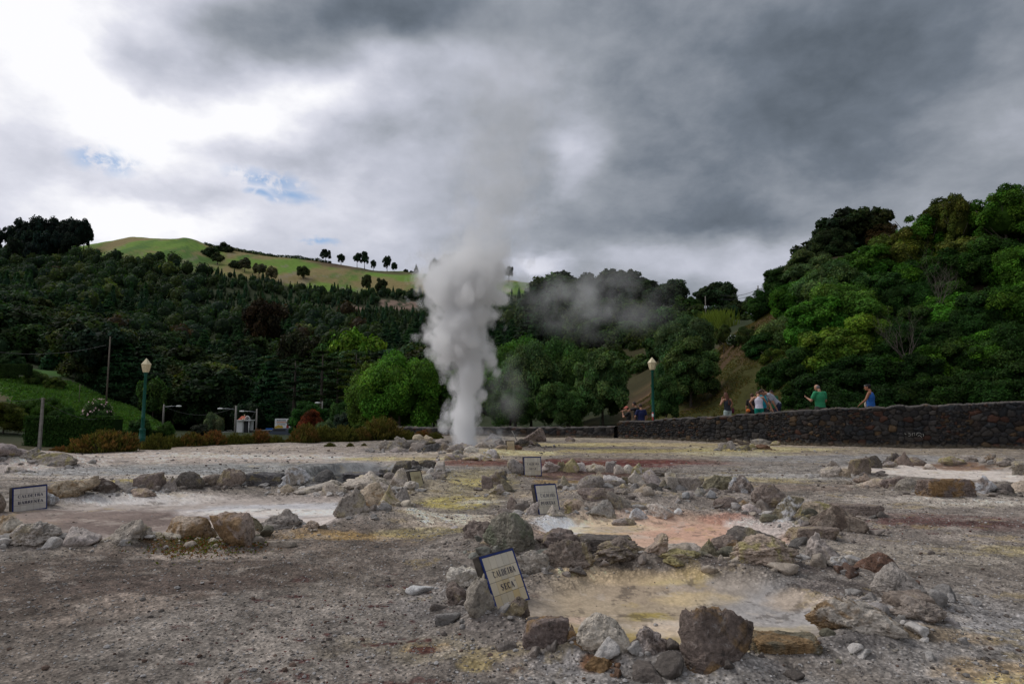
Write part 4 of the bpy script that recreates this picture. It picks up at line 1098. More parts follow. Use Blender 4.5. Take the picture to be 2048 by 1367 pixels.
def sign(px, py, yaw, lean, lines, label, W=.32, H=.30, ncol=5, nrow=4, tint=(.74,.69,.58), warm=.3, T=.045, roll=0.0, bord=m_cobalt, ink=m_ink, lift=0.0, sharp=1.0):
    g = G(px, py)
    o = empty('tiled_sign', (g.x, g.y, lift - .012))
    o.rotation_mode = 'XYZ'
    M = Matrix.Rotation(yaw, 4, 'Z') @ Matrix.Rotation(roll, 4, 'Y') @ Matrix.Rotation(-lean, 4, 'X')
    o.rotation_euler = M.to_euler()
    tag(o, label, 'sign')
    # slab with rough edges
    N_, F_ = box((0, T/2+.003, H/2), (W+.016, T, H+.016))
    bm_parts = [(N_, F_)]
    sl_ = mk('slab', *join(bm_parts), m_slab, smooth=False, parent=o)
    bv = sl_.modifiers.new('bevel', 'BEVEL'); bv.width = .006; bv.segments = 2
    b = .012; V = []; F = []
    pr = []
    for cx_, cz_, sx_, sz_ in [(0, b/2, W, b), (0, H-b/2, W, b), (-W/2+b/2, H/2, b, H-2*b), (W/2-b/2, H/2, b, H-2*b)]:
        pr.append(box((cx_, -.001, cz_), (sx_, .006, sz_)))
    mk('border', *join(pr), bord, smooth=False, parent=o)
    rr = random.Random(px); pr = []; cc_ = []
    tw, th_ = (W-2*b)/ncol, (H-2*b)/nrow
    pr.append(box((0, .0015, H/2), (W-2*b, .003, H-2*b))); cc_ += [(.12,.09,.06)]*8
    for i in range(ncol):
        for j in range(nrow):
            cx_ = -W/2+b+tw*(i+.5); cz_ = b+th_*(j+.5)
            pr.append(box((cx_, -.001, cz_), (tw-.0022, .004, th_-.0022)))
            s_ = rr.uniform(.88, 1.06); wv__ = warm*(1-j/nrow)*rr.uniform(.4, 1.2)
            q = (tint[0]*s_*(1-.15*wv__), tint[1]*s_*(1-.38*wv__), tint[2]*s_*(1-.8*wv__))
            cc_ += [q]*8
    mk('tile_panel', *join(pr), m_tile, cols=np.array(cc_), smooth=False, parent=o)
    out = []; k = 0
    n_ = len(lines)
    for li, txt in enumerate(lines):
        nv = sum(.35 if q == '"' else 1 for q in txt)
        cw = min(.0255*W/.3, (W-.10)/nv*.86); gap = cw*.16
        tot = nv*cw + (len(txt)-1)*gap
        z0 = H*(.575 if li == 0 else .325)
        k = word(txt, -tot/2 + .004, z0, H*.105, cw, gap, -.0036, out, k)
    if out:
        mk('lettering', *join(out), ink, smooth=False, parent=o)
    return o
sign(1028, 1207, R(55), R(24), ['"CALDEIRA', 'SECA"'], 'nearest tiled sign, reading CALDEIRA SECA, leaning at the yellow pool', W=.32, H=.305, warm=.75)
sign(1100, 1026, R(43), R(15), ['"CALDEIRA', 'PEQUENA"'], 'tiled sign reading CALDEIRA PEQUENA behind the pink pool', W=.33, H=.325, warm=.15, roll=R(2))
sign(1066, 950, R(20), R(6), ['"CALDEIRA', 'SECA"'], 'far tiled sign reading CALDEIRA SECA beside the red cinders', W=.33, H=.33, warm=.3, roll=R(0))
sign(60, 1019, R(66), R(4), ['CALDEIRA', 'BARRENTA'], 'tiled sign reading CALDEIRA BARRENTA beside the left pool', W=.37, H=.27, warm=.1, tint=(.70,.66,.61), roll=R(-1))
m_dkb = plain('dark_border', (.03, .025, .03), .6, .2)
m_fade = plain('faded_ink', (.16, .12, .08), .7, .2)
sign(838, 977, R(52), R(20), ['CALDEIRA'], 'small yellowed tiled sign with faded lettering between white stones', W=.24, H=.28, ncol=3, tint=(.52,.45,.26), warm=.2, bord=m_dkb, ink=m_fade)
sign(1022, 901, R(30), R(8), ['CALDEIRA'], 'farthest tiled sign, cream and faded, beside the steam vent', W=.28, H=.31, ncol=3, tint=(.60,.50,.36), warm=.5, bord=m_slab, ink=m_fade)
# stick leaning by the vent
g = G(1034, 880)
V_, F_ = tube([g + Vector((.02, 0, -.05)), g + Vector((-.22, .05, .40))], [.022, .018], 8)
tag(mk('stick', V_, F_, m_palebark), "pale stick leaning among the stones by the steam vent", 'stick')
# ------------------------------------------------------------------ foliage generators
def leafset(C, N, size, asp, rg, bias=1.0, tint=(.6, 1.35), fold=0.0):
    """rhombic leaves at C facing roughly N"""
    n = len(C)
    nn = N*bias + rg.normal(size=(n, 3))*.55; nn /= np.linalg.norm(nn, axis=1)[:, None] + 1e-9
    t_ = rg.normal(size=(n, 3)); t_ -= (t_*nn).sum(1)[:, None]*nn; t_ /= np.linalg.norm(t_, axis=1)[:, None] + 1e-9
    b_ = np.cross(nn, t_)
    s = size * rg.uniform(.65, 1.25, n)[:, None]
    V = np.stack([C - t_*s, C + b_*s*asp, C + t_*s, C - b_*s*asp], 1).reshape(-1, 3)
    F = np.arange(4*n).reshape(-1, 4)
    br = rg.uniform(tint[0], tint[1], n)
    cl = np.stack([br*rg.uniform(.85, 1.25, n), br, br*rg.uniform(.7, 1.1, n)], 1)
    return V, F, np.repeat(cl, 4, 0)
def clumps(rg, rx, ry, z0, z1, n, rc, top=.2, ring=.75, shape='dome'):
    """clump centres spread over the crown's surface"""
    C = []; Rr = []
    i = 0
    while len(C) < n and i < n*60:
        i += 1
        v = rg.normal(size=3); v /= np.linalg.norm(v)
        if v[2] < -.75: continue
        k = rg.uniform(ring, 1.0)
        r = rc*rg.uniform(.65, 1.3)
        hz = (z1-z0)/2; c = np.array([v[0]*rx*k, v[1]*ry*k, (z0+z1)/2 + v[2]*hz*k])
        if shape == 'cone':
            f = rg.uniform(0, 1)**1.2; a = rg.uniform(0, 6.283); rr = (1-f)*k
            c = np.array([math.cos(a)*rx*rr, math.sin(a)*ry*rr, z0 + (z1-z0)*f]); r = rc*(.5+.8*(1-f))*rg.uniform(.8, 1.2)
        if C and min(np.linalg.norm((c-q)/np.array([1,1,.8])) for q in C) < rc*.62: continue
        C.append(c); Rr.append(r)
    return np.array(C), np.array(Rr)
def crown(seed, rx, ry, z0, z1, n, rc, nleaf, size, asp=.5, shape='dome', core=.72, flat=1.0, hang=0.0, ring=.6, bias=1.0, tint=(.45,1.7), corelod=1):
    rg = np.random.default_rng(seed)
    C, Rr = clumps(rg, rx, ry, z0, z1, n, rc, ring=ring, shape=shape)
    w_ = Rr**2 / (Rr**2).sum()
    cnt = (w_*nleaf).astype(int)+3
    idx = np.repeat(np.arange(len(C)), cnt)
    v = rg.normal(size=(len(idx), 3)); v /= np.linalg.norm(v, axis=1)[:, None]
    cen = np.array([0, 0, (z0+z1)/2 - (z1-z0)*.25])
    od = C[idx] - cen; od /= np.linalg.norm(od, axis=1)[:, None] + 1e-9
    k = (v*od).sum(1) < -.25
    v[k] = v[k] - 2*(v[k]*od[k]).sum(1)[:, None]*od[k]
    rr = Rr[idx] * (1 + (vn(v[:,0]*2.3+idx, v[:,1]*2.3, v[:,2]*2.3, seed)-.5)*.5) * rg.uniform(.8, 1.12, len(idx))
    Pp = C[idx] + v*rr[:, None]*np.array([1, 1, flat])
    V, F, cl = leafset(Pp, v + np.array([0,0,.25]), size, asp, rg, bias, tint)
    # clump tone variation
    tone = rg.uniform(.5, 1.4, len(C)); hue = rg.uniform(.85, 1.2, len(C))
    cl = cl * np.repeat(tone[idx], 4)[:, None]; cl[:, 0] *= np.repeat(hue[idx], 4)
    parts = [(V, F)]; cols = [cl]
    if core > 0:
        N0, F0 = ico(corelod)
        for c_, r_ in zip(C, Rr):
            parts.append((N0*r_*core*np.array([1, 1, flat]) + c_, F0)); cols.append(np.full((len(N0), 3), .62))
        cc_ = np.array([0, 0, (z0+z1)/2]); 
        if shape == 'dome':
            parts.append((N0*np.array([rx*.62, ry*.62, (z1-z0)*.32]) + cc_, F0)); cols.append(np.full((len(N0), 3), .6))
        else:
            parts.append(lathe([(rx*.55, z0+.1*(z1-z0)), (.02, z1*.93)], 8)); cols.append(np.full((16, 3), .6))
    Vv, Ff = join(parts)
    return Vv, Ff, np.concatenate(cols)
def trunk(seed, h, r, nbr=5, spread=1.0, top=None):
    rg = random.Random(seed); pr = []
    pts = [(0, 0, -.6)]; rad = [r*1.25]
    x = y = 0
    for i in range(1, 6):
        x += rg.uniform(-.06, .06)*h*.4; y += rg.uniform(-.06, .06)*h*.4
        pts.append((x, y, h*i/5)); rad.append(r*(1-.13*i))
    pr.append(tube(pts, rad, 7))
    for k in range(nbr):
        f = rg.uniform(.5, 1.0); a = rg.uniform(0, 6.28); b0 = Vector(pts[min(5, int(f*5))])
        L = spread*rg.uniform(.6, 1.1)
        m_ = b0 + Vector((math.cos(a)*L*.5, math.sin(a)*L*.5, L*.35)); e = b0 + Vector((math.cos(a)*L, math.sin(a)*L, L*.95))
        pr.append(tube([b0, m_, e], [r*.45, r*.3, r*.12], 5))
    return join(pr)
TPL = {}
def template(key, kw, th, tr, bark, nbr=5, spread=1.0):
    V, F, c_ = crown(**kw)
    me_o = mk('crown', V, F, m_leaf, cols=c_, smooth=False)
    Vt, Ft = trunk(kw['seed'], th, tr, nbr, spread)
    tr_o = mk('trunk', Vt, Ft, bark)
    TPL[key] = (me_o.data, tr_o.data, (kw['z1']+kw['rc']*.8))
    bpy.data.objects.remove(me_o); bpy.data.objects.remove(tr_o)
# near rounded bushes / trees, unit height about 6 m
template('bushA', dict(seed=11, rx=2.5, ry=2.5, z0=.7, z1=5.4, n=46, rc=.85, nleaf=26000, size=.10, asp=.42), 2.6, .16, m_bark, 6, 1.6)
template('bushB', dict(seed=12, rx=2.6, ry=2.3, z0=.4, z1=5.2, n=60, rc=.66, nleaf=26000, size=.10, asp=.40), 2.6, .14, m_bark, 6, 1.6)
template('bushC', dict(seed=13, rx=2.2, ry=2.4, z0=.3, z1=5.5, n=64, rc=.62, nleaf=26000, size=.11, asp=.5, flat=.9), 2.6, .14, m_bark, 7, 1.6)
template('looseA', dict(seed=14, rx=2.2, ry=2.2, z0=1.4, z1=5.6, n=52, rc=.52, nleaf=17000, size=.10, asp=.5, core=.35, ring=.35), 4.2, .13, m_bark, 12, 1.8)
template('looseB', dict(seed=15, rx=1.7, ry=1.7, z0=1.2, z1=5.8, n=44, rc=.42, nleaf=13000, size=.10, asp=.45, core=.3, ring=.25), 4.6, .11, m_bark, 12, 1.3)
# mid and far broadleaf, unit height 10 m
for k in range(5):
    template('far%d' % k, dict(seed=30+k, rx=3.9, ry=3.9, z0=1.5+.3*k, z1=9.2, n=34+6*k, rc=1.35-.12*k, nleaf=5200, size=.34, asp=.6, ring=.55, corelod=1), 5, .3, m_bark, 3, 1.5)
# conifers (layered cones), unit height 12 m
for k in range(3):
    template('con%d' % k, dict(seed=40+k, rx=3.0, ry=3.0, z0=.8, z1=11.6, n=70, rc=1.15, nleaf=5200, size=.36, asp=.33, shape='cone', flat=.45, ring=.75), 8, .28, m_bark, 0, 1)
# sparse ridge trees, unit height 8 m
for k in range(3):
    template('ridge%d' % k, dict(seed=50+k, rx=2.6, ry=2.6, z0=1.7, z1=7.2, n=26, rc=.85, nleaf=3400, size=.24, asp=.6, core=.55, ring=.4), 5.5, .22, m_bark, 6, 1.8)
# layered umbrella pine
def pine(seed):
    rg = np.random.default_rng(seed); pr = []; cl = []
    for k in range(15):
        z = 4.2 + k*.48; L = (2.7 - .13*abs(k-4))*rg.uniform(.75, 1.1); a = k*2.4 + rg.uniform(-.4, .4)
        m_ = 420; u = rg.uniform(.15, 1, m_)**.7; wv__ = rg.normal(size=m_)*.42
        x_ = np.cos(a)*L*u - np.sin(a)*wv__*(.4+u); y_ = np.sin(a)*L*u + np.cos(a)*wv__*(.4+u); z_ = z + .22*u*L - .05*L*u*u*2 + rg.normal(size=m_)*.10
        V, F, c_ = leafset(np.stack([x_, y_, z_], 1), np.tile(np.array([[0, 0, 1.]]), (m_, 1)), .17, .35, rg, 1.2)
        pr.append((V, F)); cl.append(c_)
    V, F = join(pr)
    return V, F, np.concatenate(cl)
V, F, c_ = pine(61)
_o = mk('crown', V, F, m_leaf, cols=c_, smooth=False)
_t = mk('trunk', *join([tube([(0,0,-.6),(.05,0,3),(-.05,.1,7),(0,0,11.2)], [.24,.2,.14,.04], 8)] + [tube([(0,0,4.2+k*.48),(math.cos(k*2.4)*1.1,math.sin(k*2.4)*1.1,4.4+k*.48)], [.06,.02], 4) for k in range(15)]), m_bark)
TPL['pine'] = (_o.data, _t.data, 11.4); bpy.data.objects.remove(_o); bpy.data.objects.remove(_t)

tree_rnd = random.Random(8)
FG = 1.75
def tree(key, x, y, h, colr, label, group, wscale=1.0, name='tree', z=None, cat='tree', var=.18, rz=None, parts=True, lean=0.0, bark=None):
    cm, tm, H0 = TPL[key]
    zt = float(terr(np.array([x]), np.array([y]))[0]) if z is None else z
    o = empty(name, (x, y, zt), tree_rnd.uniform(0, 6.28) if rz is None else rz)
    s = h / H0
    o.scale = (s*wscale, s*wscale, s)
    if lean: o.rotation_euler[0] = lean
    c_ = bpy.data.objects.new('crown', cm); COL.objects.link(c_); c_.parent = o
    v = tree_rnd.uniform(1-var, 1+var)
    v *= FG; c_.color = (colr[0]*v*tree_rnd.uniform(.85, 1.15), colr[1]*v, colr[2]*v*tree_rnd.uniform(.8, 1.2), 1)
    t_ = bpy.data.objects.new('trunk', tm); COL.objects.link(t_); t_.parent = o
    return tag(o, label, cat, group)
def tree_px(key, px, ptop, Y, wpx, colr, label, group=None, name='tree', cat='tree', z=None, tall=.85, **kw):
    x = (px-1024)/FPX*Y
    zt = float(terr(np.array([x]), np.array([float(Y)]))[0]) if z is None else z
    top = P(px, ptop, Y).z
    h = max(.6, top - zt)
    cm, tm, H0 = TPL[key]
    wm = {'bush': 3.2, 'loos': 2.5}.get(key[:4], 4.6 if key[:3] == 'far' else (3.3 if key[:3] == 'con' else (3.2 if key[:5] == 'ridge' else 2.8)))
    hn = wpx*Y/FPX/2/wm*H0*tall          # natural height for this width
    if h < hn and key != 'pine':
        zt = top - hn; h = hn
    ws = min(1.6, max(.6, hn/h)) / tall
    return tree(key, x, Y, h, colr, label, group, ws, name, zt, cat, **kw)
G1_, G2_, G3_, G4_ = (.045, .085, .016), (.035, .075, .022), (.06, .10, .02), (.04, .065, .03)
# ---- rounded trees behind the low wall
tree_px('bushA', 800, 692, 47, 170, (.055, .115, .014), 'big bright green rounded tree beside the steam column', name='broadleaf_tree')
tree_px('bushB', 755, 712, 50, 90, (.05, .10, .02), 'green tree bulging out at the side of the big rounded tree', name='broadleaf_tree')
tree_px('bushC', 868, 705, 50, 110, (.05, .10, .02), 'green leafy tree half hidden by the steam column', name='broadleaf_tree')
tree_px('bushC', 940, 735, 49, 130, (.04, .075, .02), 'dark green tree directly behind the steam column', name='broadleaf_tree')
tree_px('bushB', 1062, 672, 49, 120, (.05, .09, .028), 'grey green tree just right of the steam column', name='broadleaf_tree')
tree_px('bushA', 1135, 668, 52, 110, (.042, .085, .018), 'green tree between the two grey green rounded trees', name='broadleaf_tree')
tree_px('bushC', 1205, 690, 46, 140, (.05, .09, .03), 'wide grey green tree ending beside the tall green lamp post', name='broadleaf_tree')
tree_px('bushB', 1120, 760, 45, 120, (.032, .065, .018), 'low dark bush under the grey green trees behind the low wall', name='bush', cat='bush')
tree_px('bushA', 1020, 770, 46, 110, (.035, .07, .02), 'low dark bush at the foot of the steam, behind the low wall', name='bush', cat='bush')
tree_px('bushA', 1030, 664, 60, 80, (.05, .11, .015), 'small bright green treetop showing beside the steam column', name='broadleaf_tree')
tree_px('bushC', 1380, 672, 41, 140, (.035, .07, .024), 'dark rounded tree beside the tall green lamp post', name='broadleaf_tree')
tree_px('bushB', 1345, 700, 43, 90, (.03, .062, .022), 'dark tree just behind the tall green lamp post', name='broadleaf_tree')
tree_px('bushA', 1378, 622, 52, 130, (.038, .07, .025), 'grey green tree rising behind the dark rounded tree', name='broadleaf_tree')
tree_px('bushC', 1330, 745, 38, 70, (.032, .065, .022), 'low leafy bush behind the two green lamps', name='bush', cat='bush')
FG = 1.0
# ---- big leafy bank on the right: px, top, distance, width, template, colour
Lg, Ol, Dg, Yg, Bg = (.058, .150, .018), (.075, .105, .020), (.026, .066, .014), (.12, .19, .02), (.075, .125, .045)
Xg = (.018, .046, .011)  # shade under the overhanging growth, put into the lower bushes' leaf colour
RB = [
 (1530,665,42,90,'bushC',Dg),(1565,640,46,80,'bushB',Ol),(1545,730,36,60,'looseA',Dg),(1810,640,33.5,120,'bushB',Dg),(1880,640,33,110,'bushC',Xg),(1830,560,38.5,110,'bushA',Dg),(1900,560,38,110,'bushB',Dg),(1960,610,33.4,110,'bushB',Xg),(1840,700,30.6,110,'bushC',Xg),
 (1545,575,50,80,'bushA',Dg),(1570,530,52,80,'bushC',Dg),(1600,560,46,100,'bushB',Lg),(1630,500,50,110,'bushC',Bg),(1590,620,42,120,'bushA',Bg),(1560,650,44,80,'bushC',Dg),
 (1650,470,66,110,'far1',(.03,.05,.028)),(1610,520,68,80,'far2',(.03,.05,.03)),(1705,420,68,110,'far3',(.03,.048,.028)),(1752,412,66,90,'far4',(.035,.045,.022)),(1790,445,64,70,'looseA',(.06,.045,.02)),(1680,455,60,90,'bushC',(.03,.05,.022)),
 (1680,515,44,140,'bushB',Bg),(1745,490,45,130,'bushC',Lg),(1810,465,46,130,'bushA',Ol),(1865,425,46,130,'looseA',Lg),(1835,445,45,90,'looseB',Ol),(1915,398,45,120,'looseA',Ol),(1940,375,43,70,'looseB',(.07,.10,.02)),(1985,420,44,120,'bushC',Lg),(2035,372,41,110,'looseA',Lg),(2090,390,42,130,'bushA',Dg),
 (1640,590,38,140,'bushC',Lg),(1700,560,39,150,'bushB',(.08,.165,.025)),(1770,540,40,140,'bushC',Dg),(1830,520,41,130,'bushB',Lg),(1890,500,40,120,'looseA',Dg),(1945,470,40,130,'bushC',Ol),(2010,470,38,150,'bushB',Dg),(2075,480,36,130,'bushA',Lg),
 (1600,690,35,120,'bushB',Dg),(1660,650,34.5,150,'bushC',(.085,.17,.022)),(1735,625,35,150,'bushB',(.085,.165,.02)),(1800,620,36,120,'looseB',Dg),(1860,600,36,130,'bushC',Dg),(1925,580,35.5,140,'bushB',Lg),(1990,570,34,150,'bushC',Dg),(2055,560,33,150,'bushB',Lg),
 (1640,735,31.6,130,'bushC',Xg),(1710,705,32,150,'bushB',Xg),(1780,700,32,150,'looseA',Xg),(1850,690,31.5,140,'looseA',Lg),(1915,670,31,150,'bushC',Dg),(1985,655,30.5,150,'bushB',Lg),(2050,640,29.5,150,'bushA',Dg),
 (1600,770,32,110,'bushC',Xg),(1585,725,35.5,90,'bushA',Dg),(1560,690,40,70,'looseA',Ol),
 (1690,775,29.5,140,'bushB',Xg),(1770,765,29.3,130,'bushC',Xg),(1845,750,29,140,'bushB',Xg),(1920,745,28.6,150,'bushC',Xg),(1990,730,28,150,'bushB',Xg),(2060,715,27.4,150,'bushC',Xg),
]
def where_rb(px, pt, Y):
    band = 'on the skyline' if (pt < 480 or Y > 59) else ('high on the bank' if pt < 560 else ('halfway up the bank' if pt < 655 else 'low on the bank'))
    return band
from collections import defaultdict
cnt = defaultdict(list)
for r_ in RB: cnt[where_rb(r_[0], r_[1], r_[2])].append(r_)
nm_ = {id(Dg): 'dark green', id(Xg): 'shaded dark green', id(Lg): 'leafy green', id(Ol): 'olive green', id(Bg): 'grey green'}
for k_, L_ in cnt.items():
    L_.sort(key=lambda q: q[0])
    for i, (px, pt, Y_, w_, tk, c_) in enumerate(L_):
        nm2 = nm_.get(id(c_), 'dusky green' if Y_ > 59 else 'yellow green')
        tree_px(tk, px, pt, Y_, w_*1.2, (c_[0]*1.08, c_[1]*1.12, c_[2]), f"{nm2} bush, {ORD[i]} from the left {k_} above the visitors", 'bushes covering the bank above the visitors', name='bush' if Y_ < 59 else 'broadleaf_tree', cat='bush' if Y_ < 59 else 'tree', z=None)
FG = 1.25
# ---- trees on the knoll between the steam and the leafy bank
KN = [(1070,600,150,60),(1100,585,140,60),(1120,568,150,50),(1150,560,130,60),(1175,548,132,60),(1205,537,128,70),(1240,534,125,70),(1275,545,120,60),(1300,560,118,60),(1150,600,118,60),(1190,590,112,70),(1240,590,108,70),(1285,595,104,60),(1110,625,112,60),(1150,640,98,60),(1200,635,95,70),(1250,640,92,70),(1290,650,88,60),(1325,565,112,60),(1350,558,110,55),(1375,590,104,50),(1420,570,118,60),(1445,562,122,55),(1465,590,118,50),(1330,610,92,70),(1300,700,72,70),(1270,710,74,70),(1230,690,80,70),(1180,690,82,70),(1400,610,92,60),(1440,605,108,60),(1480,600,112,45),(1500,625,96,50),(1320,665,66,60),(1100,680,80,60)]
for i, (px, pt, Y_, w_) in enumerate(sorted(KN)):
    far_ = Y_ > 105
    c_ = (.028, .05, .022) if far_ else (.035, .065, .018)
    tree_px('far%d' % (i % 5), px, pt, Y_, w_*1.25, c_, 'dark green tree in the wood on the knoll behind the grey green trees', 'trees on the knoll behind the walkway', name='broadleaf_tree')
# pole, scraggy tree and reeds on the saddle
tree_px('looseA', 1515, 590, 90, 55, (.045,.08,.02), 'small open tree in front of the pole on the skyline', name='broadleaf_tree')
# ---- forest on the hill: individual trees, the largest ones
mrg = np.random.default_rng(21)
def vis(px, Y_):
    x = (px-1024)/FPX*Y_
    z_ = float(terr(np.array([x]), np.array([Y_]))[0])
    # projected row
    b = Vector((x, Y_, z_-CAMZ)); dep = b.y*CP + b.z*SP; up = -b.y*SP + b.z*CP
    return x, z_, 683.5 - up/dep*FPX
def allowed(px, Y_, py):
    if py < np.interp(px, low_px, low_py): return False
    for (p0, p1, d0, d1) in [(686, 731, 392, 440), (752, 838, 412, 472)]:
        if p0 < px < p1 and d0 < Y_ < d1: return False
    if px < 320 and 78 < Y_ < 124: return False
    if px < 140 and 122 < Y_ < 158: return False
    return True
grid = []
for Y_ in np.geomspace(126, 590, 34):
    stp = 34 + 900/ math.sqrt(Y_)*.0
    px = -130.0 + mrg.uniform(0, 30)
    while px < 1130:
        p_ = px + mrg.uniform(-12, 12); y_ = Y_*mrg.uniform(.975, 1.025)
        x, z_, py = vis(p_, y_)
        if allowed(p_, y_, py): grid.append((p_, y_, x, z_, py))
        px += 44*(200/Y_)**.55*(1.0 if Y_ > 200 else 1.05)
mrg.shuffle(grid)
grid = [tuple(map(float, g_)) for g_ in grid]
grid.sort(key=lambda q: q[1])
print('forest trees', len(grid))
PALF = [(.022,.042,.016), (.028,.055,.018), (.020,.040,.022), (.035,.055,.018), (.018,.034,.014), (.030,.060,.025), (.045,.065,.02)]
farther = []
nb = ncn = 0
for i, (p_, y_, x, z_, py) in enumerate(grid):
    zone = vn2(np.array([p_/130.0]), np.array([y_/60.0]), 5)[0]
    conif = (zone > .60 and y_ < 400) or (y_ > 380 and p_ > 400)
    c_ = PALF[int(mrg.integers(0, len(PALF)))]
    if mrg.uniform() < .02: c_ = (.04, .03, .016)
    if mrg.uniform() < .05 and y_ > 300: c_ = (.075, .10, .03)
    if conif: c_ = [(.016,.045,.020),(.020,.055,.02),(.018,.04,.02)][i % 3]
    # young plantation is lighter, lower
    h = mrg.uniform(8, 13) * (1.15 if y_ < 180 else 1.0)
    if conif and y_ > 330 and p_ > 400: h *= .6; c_ = (.022,.06,.025)
    if (nb < 215 and not conif) or (ncn < 285 and conif):
        key = ('con%d' % (i % 3)) if conif else ('far%d' % int(mrg.integers(0, 5)))
        o = tree(key, x, y_, h, c_, 'dark conifer in the forest on the hillside' if conif else 'broadleaf tree in the dark forest on the hillside',
             'conifers in the hillside forest' if conif else 'broadleaf trees in the hillside forest', wscale=mrg.uniform(.95, 1.35) if not conif else mrg.uniform(.9, 1.25), name='conifer' if conif else 'broadleaf_tree', z=z_)
        if conif: ncn += 1
        else: nb += 1
    else:
        farther.append((x, y_, z_, h, c_, conif))
print('single', nb, ncn, 'mass', len(farther))
# the far, uncountable part of the wood: one object
def mass(items, name, label, nleaf=150, seed=5):
    rg = np.random.default_rng(seed); pr = []; cl = []
    N0, F0 = ico(1)
    for (x, y_, z_, h, c_, con) in items:
        n_ = nleaf
        if con:
            f = rg.uniform(0, 1, n_)**.8; a = rg.uniform(0, 6.28, n_); r = (1.03-f)*h*.24*rg.uniform(.6, 1.1, n_)
            Cc = np.stack([x+np.cos(a)*r, y_+np.sin(a)*r, z_+h*(.05+.95*f)], 1); Nn = np.stack([np.cos(a), np.sin(a), np.full(n_, .6)], 1)
            core = N0*np.array([h*.15, h*.15, h*.38]) + np.array([x, y_, z_+h*.38])
        else:
            v = rg.normal(size=(n_, 3)); v /= np.linalg.norm(v, axis=1)[:, None]; v[:, 2] = np.abs(v[:, 2])*1.1-.3
            bump_ = 1 + (vn(v[:,0]*2+x, v[:,1]*2, v[:,2]*2)-.5)*.6
            Cc = np.array([x, y_, z_+h*.5]) + v*np.array([h*.42, h*.42, h*.48])*bump_[:, None]; Nn = v
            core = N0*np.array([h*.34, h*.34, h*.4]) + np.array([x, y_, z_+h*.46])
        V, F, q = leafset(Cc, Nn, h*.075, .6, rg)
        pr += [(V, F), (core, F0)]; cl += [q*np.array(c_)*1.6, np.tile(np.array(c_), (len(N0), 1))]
    V, F = join(pr)
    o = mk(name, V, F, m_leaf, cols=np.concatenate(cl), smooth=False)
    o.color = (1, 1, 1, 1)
    return tag(o, label, 'forest', kind='stuff')
# understory fills the gaps on the slope
und = []
for it in range(6200):
    p_ = mrg.uniform(-140, 1130); y_ = 124*(600/124)**(mrg.uniform(0, 1)**.8) if it < 3000 else mrg.uniform(330, 605)
    x, z_, py = vis(p_, y_)
    if not allowed(p_, y_, py-6): continue
    und.append((x, y_, z_, mrg.uniform(3.0, 6.5)*(.8 if y_ > 400 else 1), PALF[int(mrg.integers(0, 6))], mrg.uniform() < (.8 if (y_ > 330 and p_ > 400) else .12)))
for it in range(1500):
    p_ = mrg.uniform(100, 900); y_ = mrg.uniform(400, 600)
    x, z_, py = vis(p_, y_)
    if allowed(p_, y_, py-3) and not allowed(p_, y_, py-26): und.append((x, y_, z_, mrg.uniform(3.5, 8.0), PALF[int(mrg.integers(0, 6))], mrg.uniform() < .35))
mass(farther + und, 'forest', 'far off dark wood covering the hillside below the green ridge', nleaf=90)
# clump of tall dark pines on the ridge at the frame edge
for i, (px, pt, Y_) in enumerate([(-40,445,560),(0,448,570),(22,438,560),(46,424,555),(58,440,565),(78,434,560),(94,434,570),(110,438,560),(124,432,565),(140,435,560),(150,448,568),(34,455,540),(68,458,540),(98,460,540),(122,465,540),(5,470,520),(45,480,520)]):
    tree_px(['far0','looseA','far2','ridge1'][i % 4], px, pt, Y_, 32, (.014, .026, .020), 'tall dark tree in the clump on the ridge end', 'tall dark trees in the clump on the ridge end', name='broadleaf_tree')
# lone trees on the ridge
for px, pt, Y_, w_, k_, lb in [(438,485,585,34,'far2','wide round lone tree on the ridge of the green hill'),(408,492,560,36,'far0','dark round tree just below the wide ridge tree'),(644,497,598,24,'ridge0','twin crowned tree farthest along the red ridge bank'),(676,506,598,19,'ridge1','small tree with open crown on the red ridge bank'),
      (709,502,598,15,'ridge2','slim dark tree, taller neighbour on its right, on the ridge'),(724,500,598,14,'ridge0','slim leaning tree, right one of the ridge pair'),(770,509,598,18,'ridge1','tall dark tree above a small round bush on the ridge'),(784,524,598,14,'far1','small round bush beside the tall ridge tree'),
      (808,538,600,12,'far3','tiny round bush on the ridge before the steam'),(829,527,600,10,'con1','narrow dark conifer on the ridge beside the steam'),(1018,529,600,20,'ridge2','lone pale tree on the ridge right of the steam'),(820,541,600,12,'far2','low round bush on the ridge touching the steam edge'),(742,518,598,9,'ridge1','tiny bare looking tree on the ridge between two groups')]:
    tree_px(k_, px, pt, Y_, w_, (.022, .038, .018), lb, name='broadleaf_tree' if 'con' not in k_ else 'conifer')
for i, (px, pt) in enumerate([(868,515),(890,508),(905,504),(925,508),(940,498),(958,504),(975,516),(990,520)]):
    tree_px('far%d' % (i % 5), px, pt, 585, 26, (.03, .045, .03), 'dark tree in the ridge grove showing through the steam', 'trees in the ridge grove behind the steam', name='broadleaf_tree')
# trees standing in the meadow edge
for i, (px, pt, Y_, w_) in enumerate([(600,530,520,26),(728,548,500,22),(758,555,490,26),(480,515,520,30),(510,525,505,30),(535,530,500,24),(460,520,530,24),(424,505,540,26)]):
    tree_px('far%d' % (i % 5), px, pt, Y_, w_, (.04,.055,.025) if i not in (3,4,5) else (.09,.10,.06), f"scrubby tree, {ORD[sorted([600,728,758,480,510,535,460,424]).index(px)]} from the left along the lower meadow edge", 'scrubby trees along the lower meadow edge', name='broadleaf_tree')
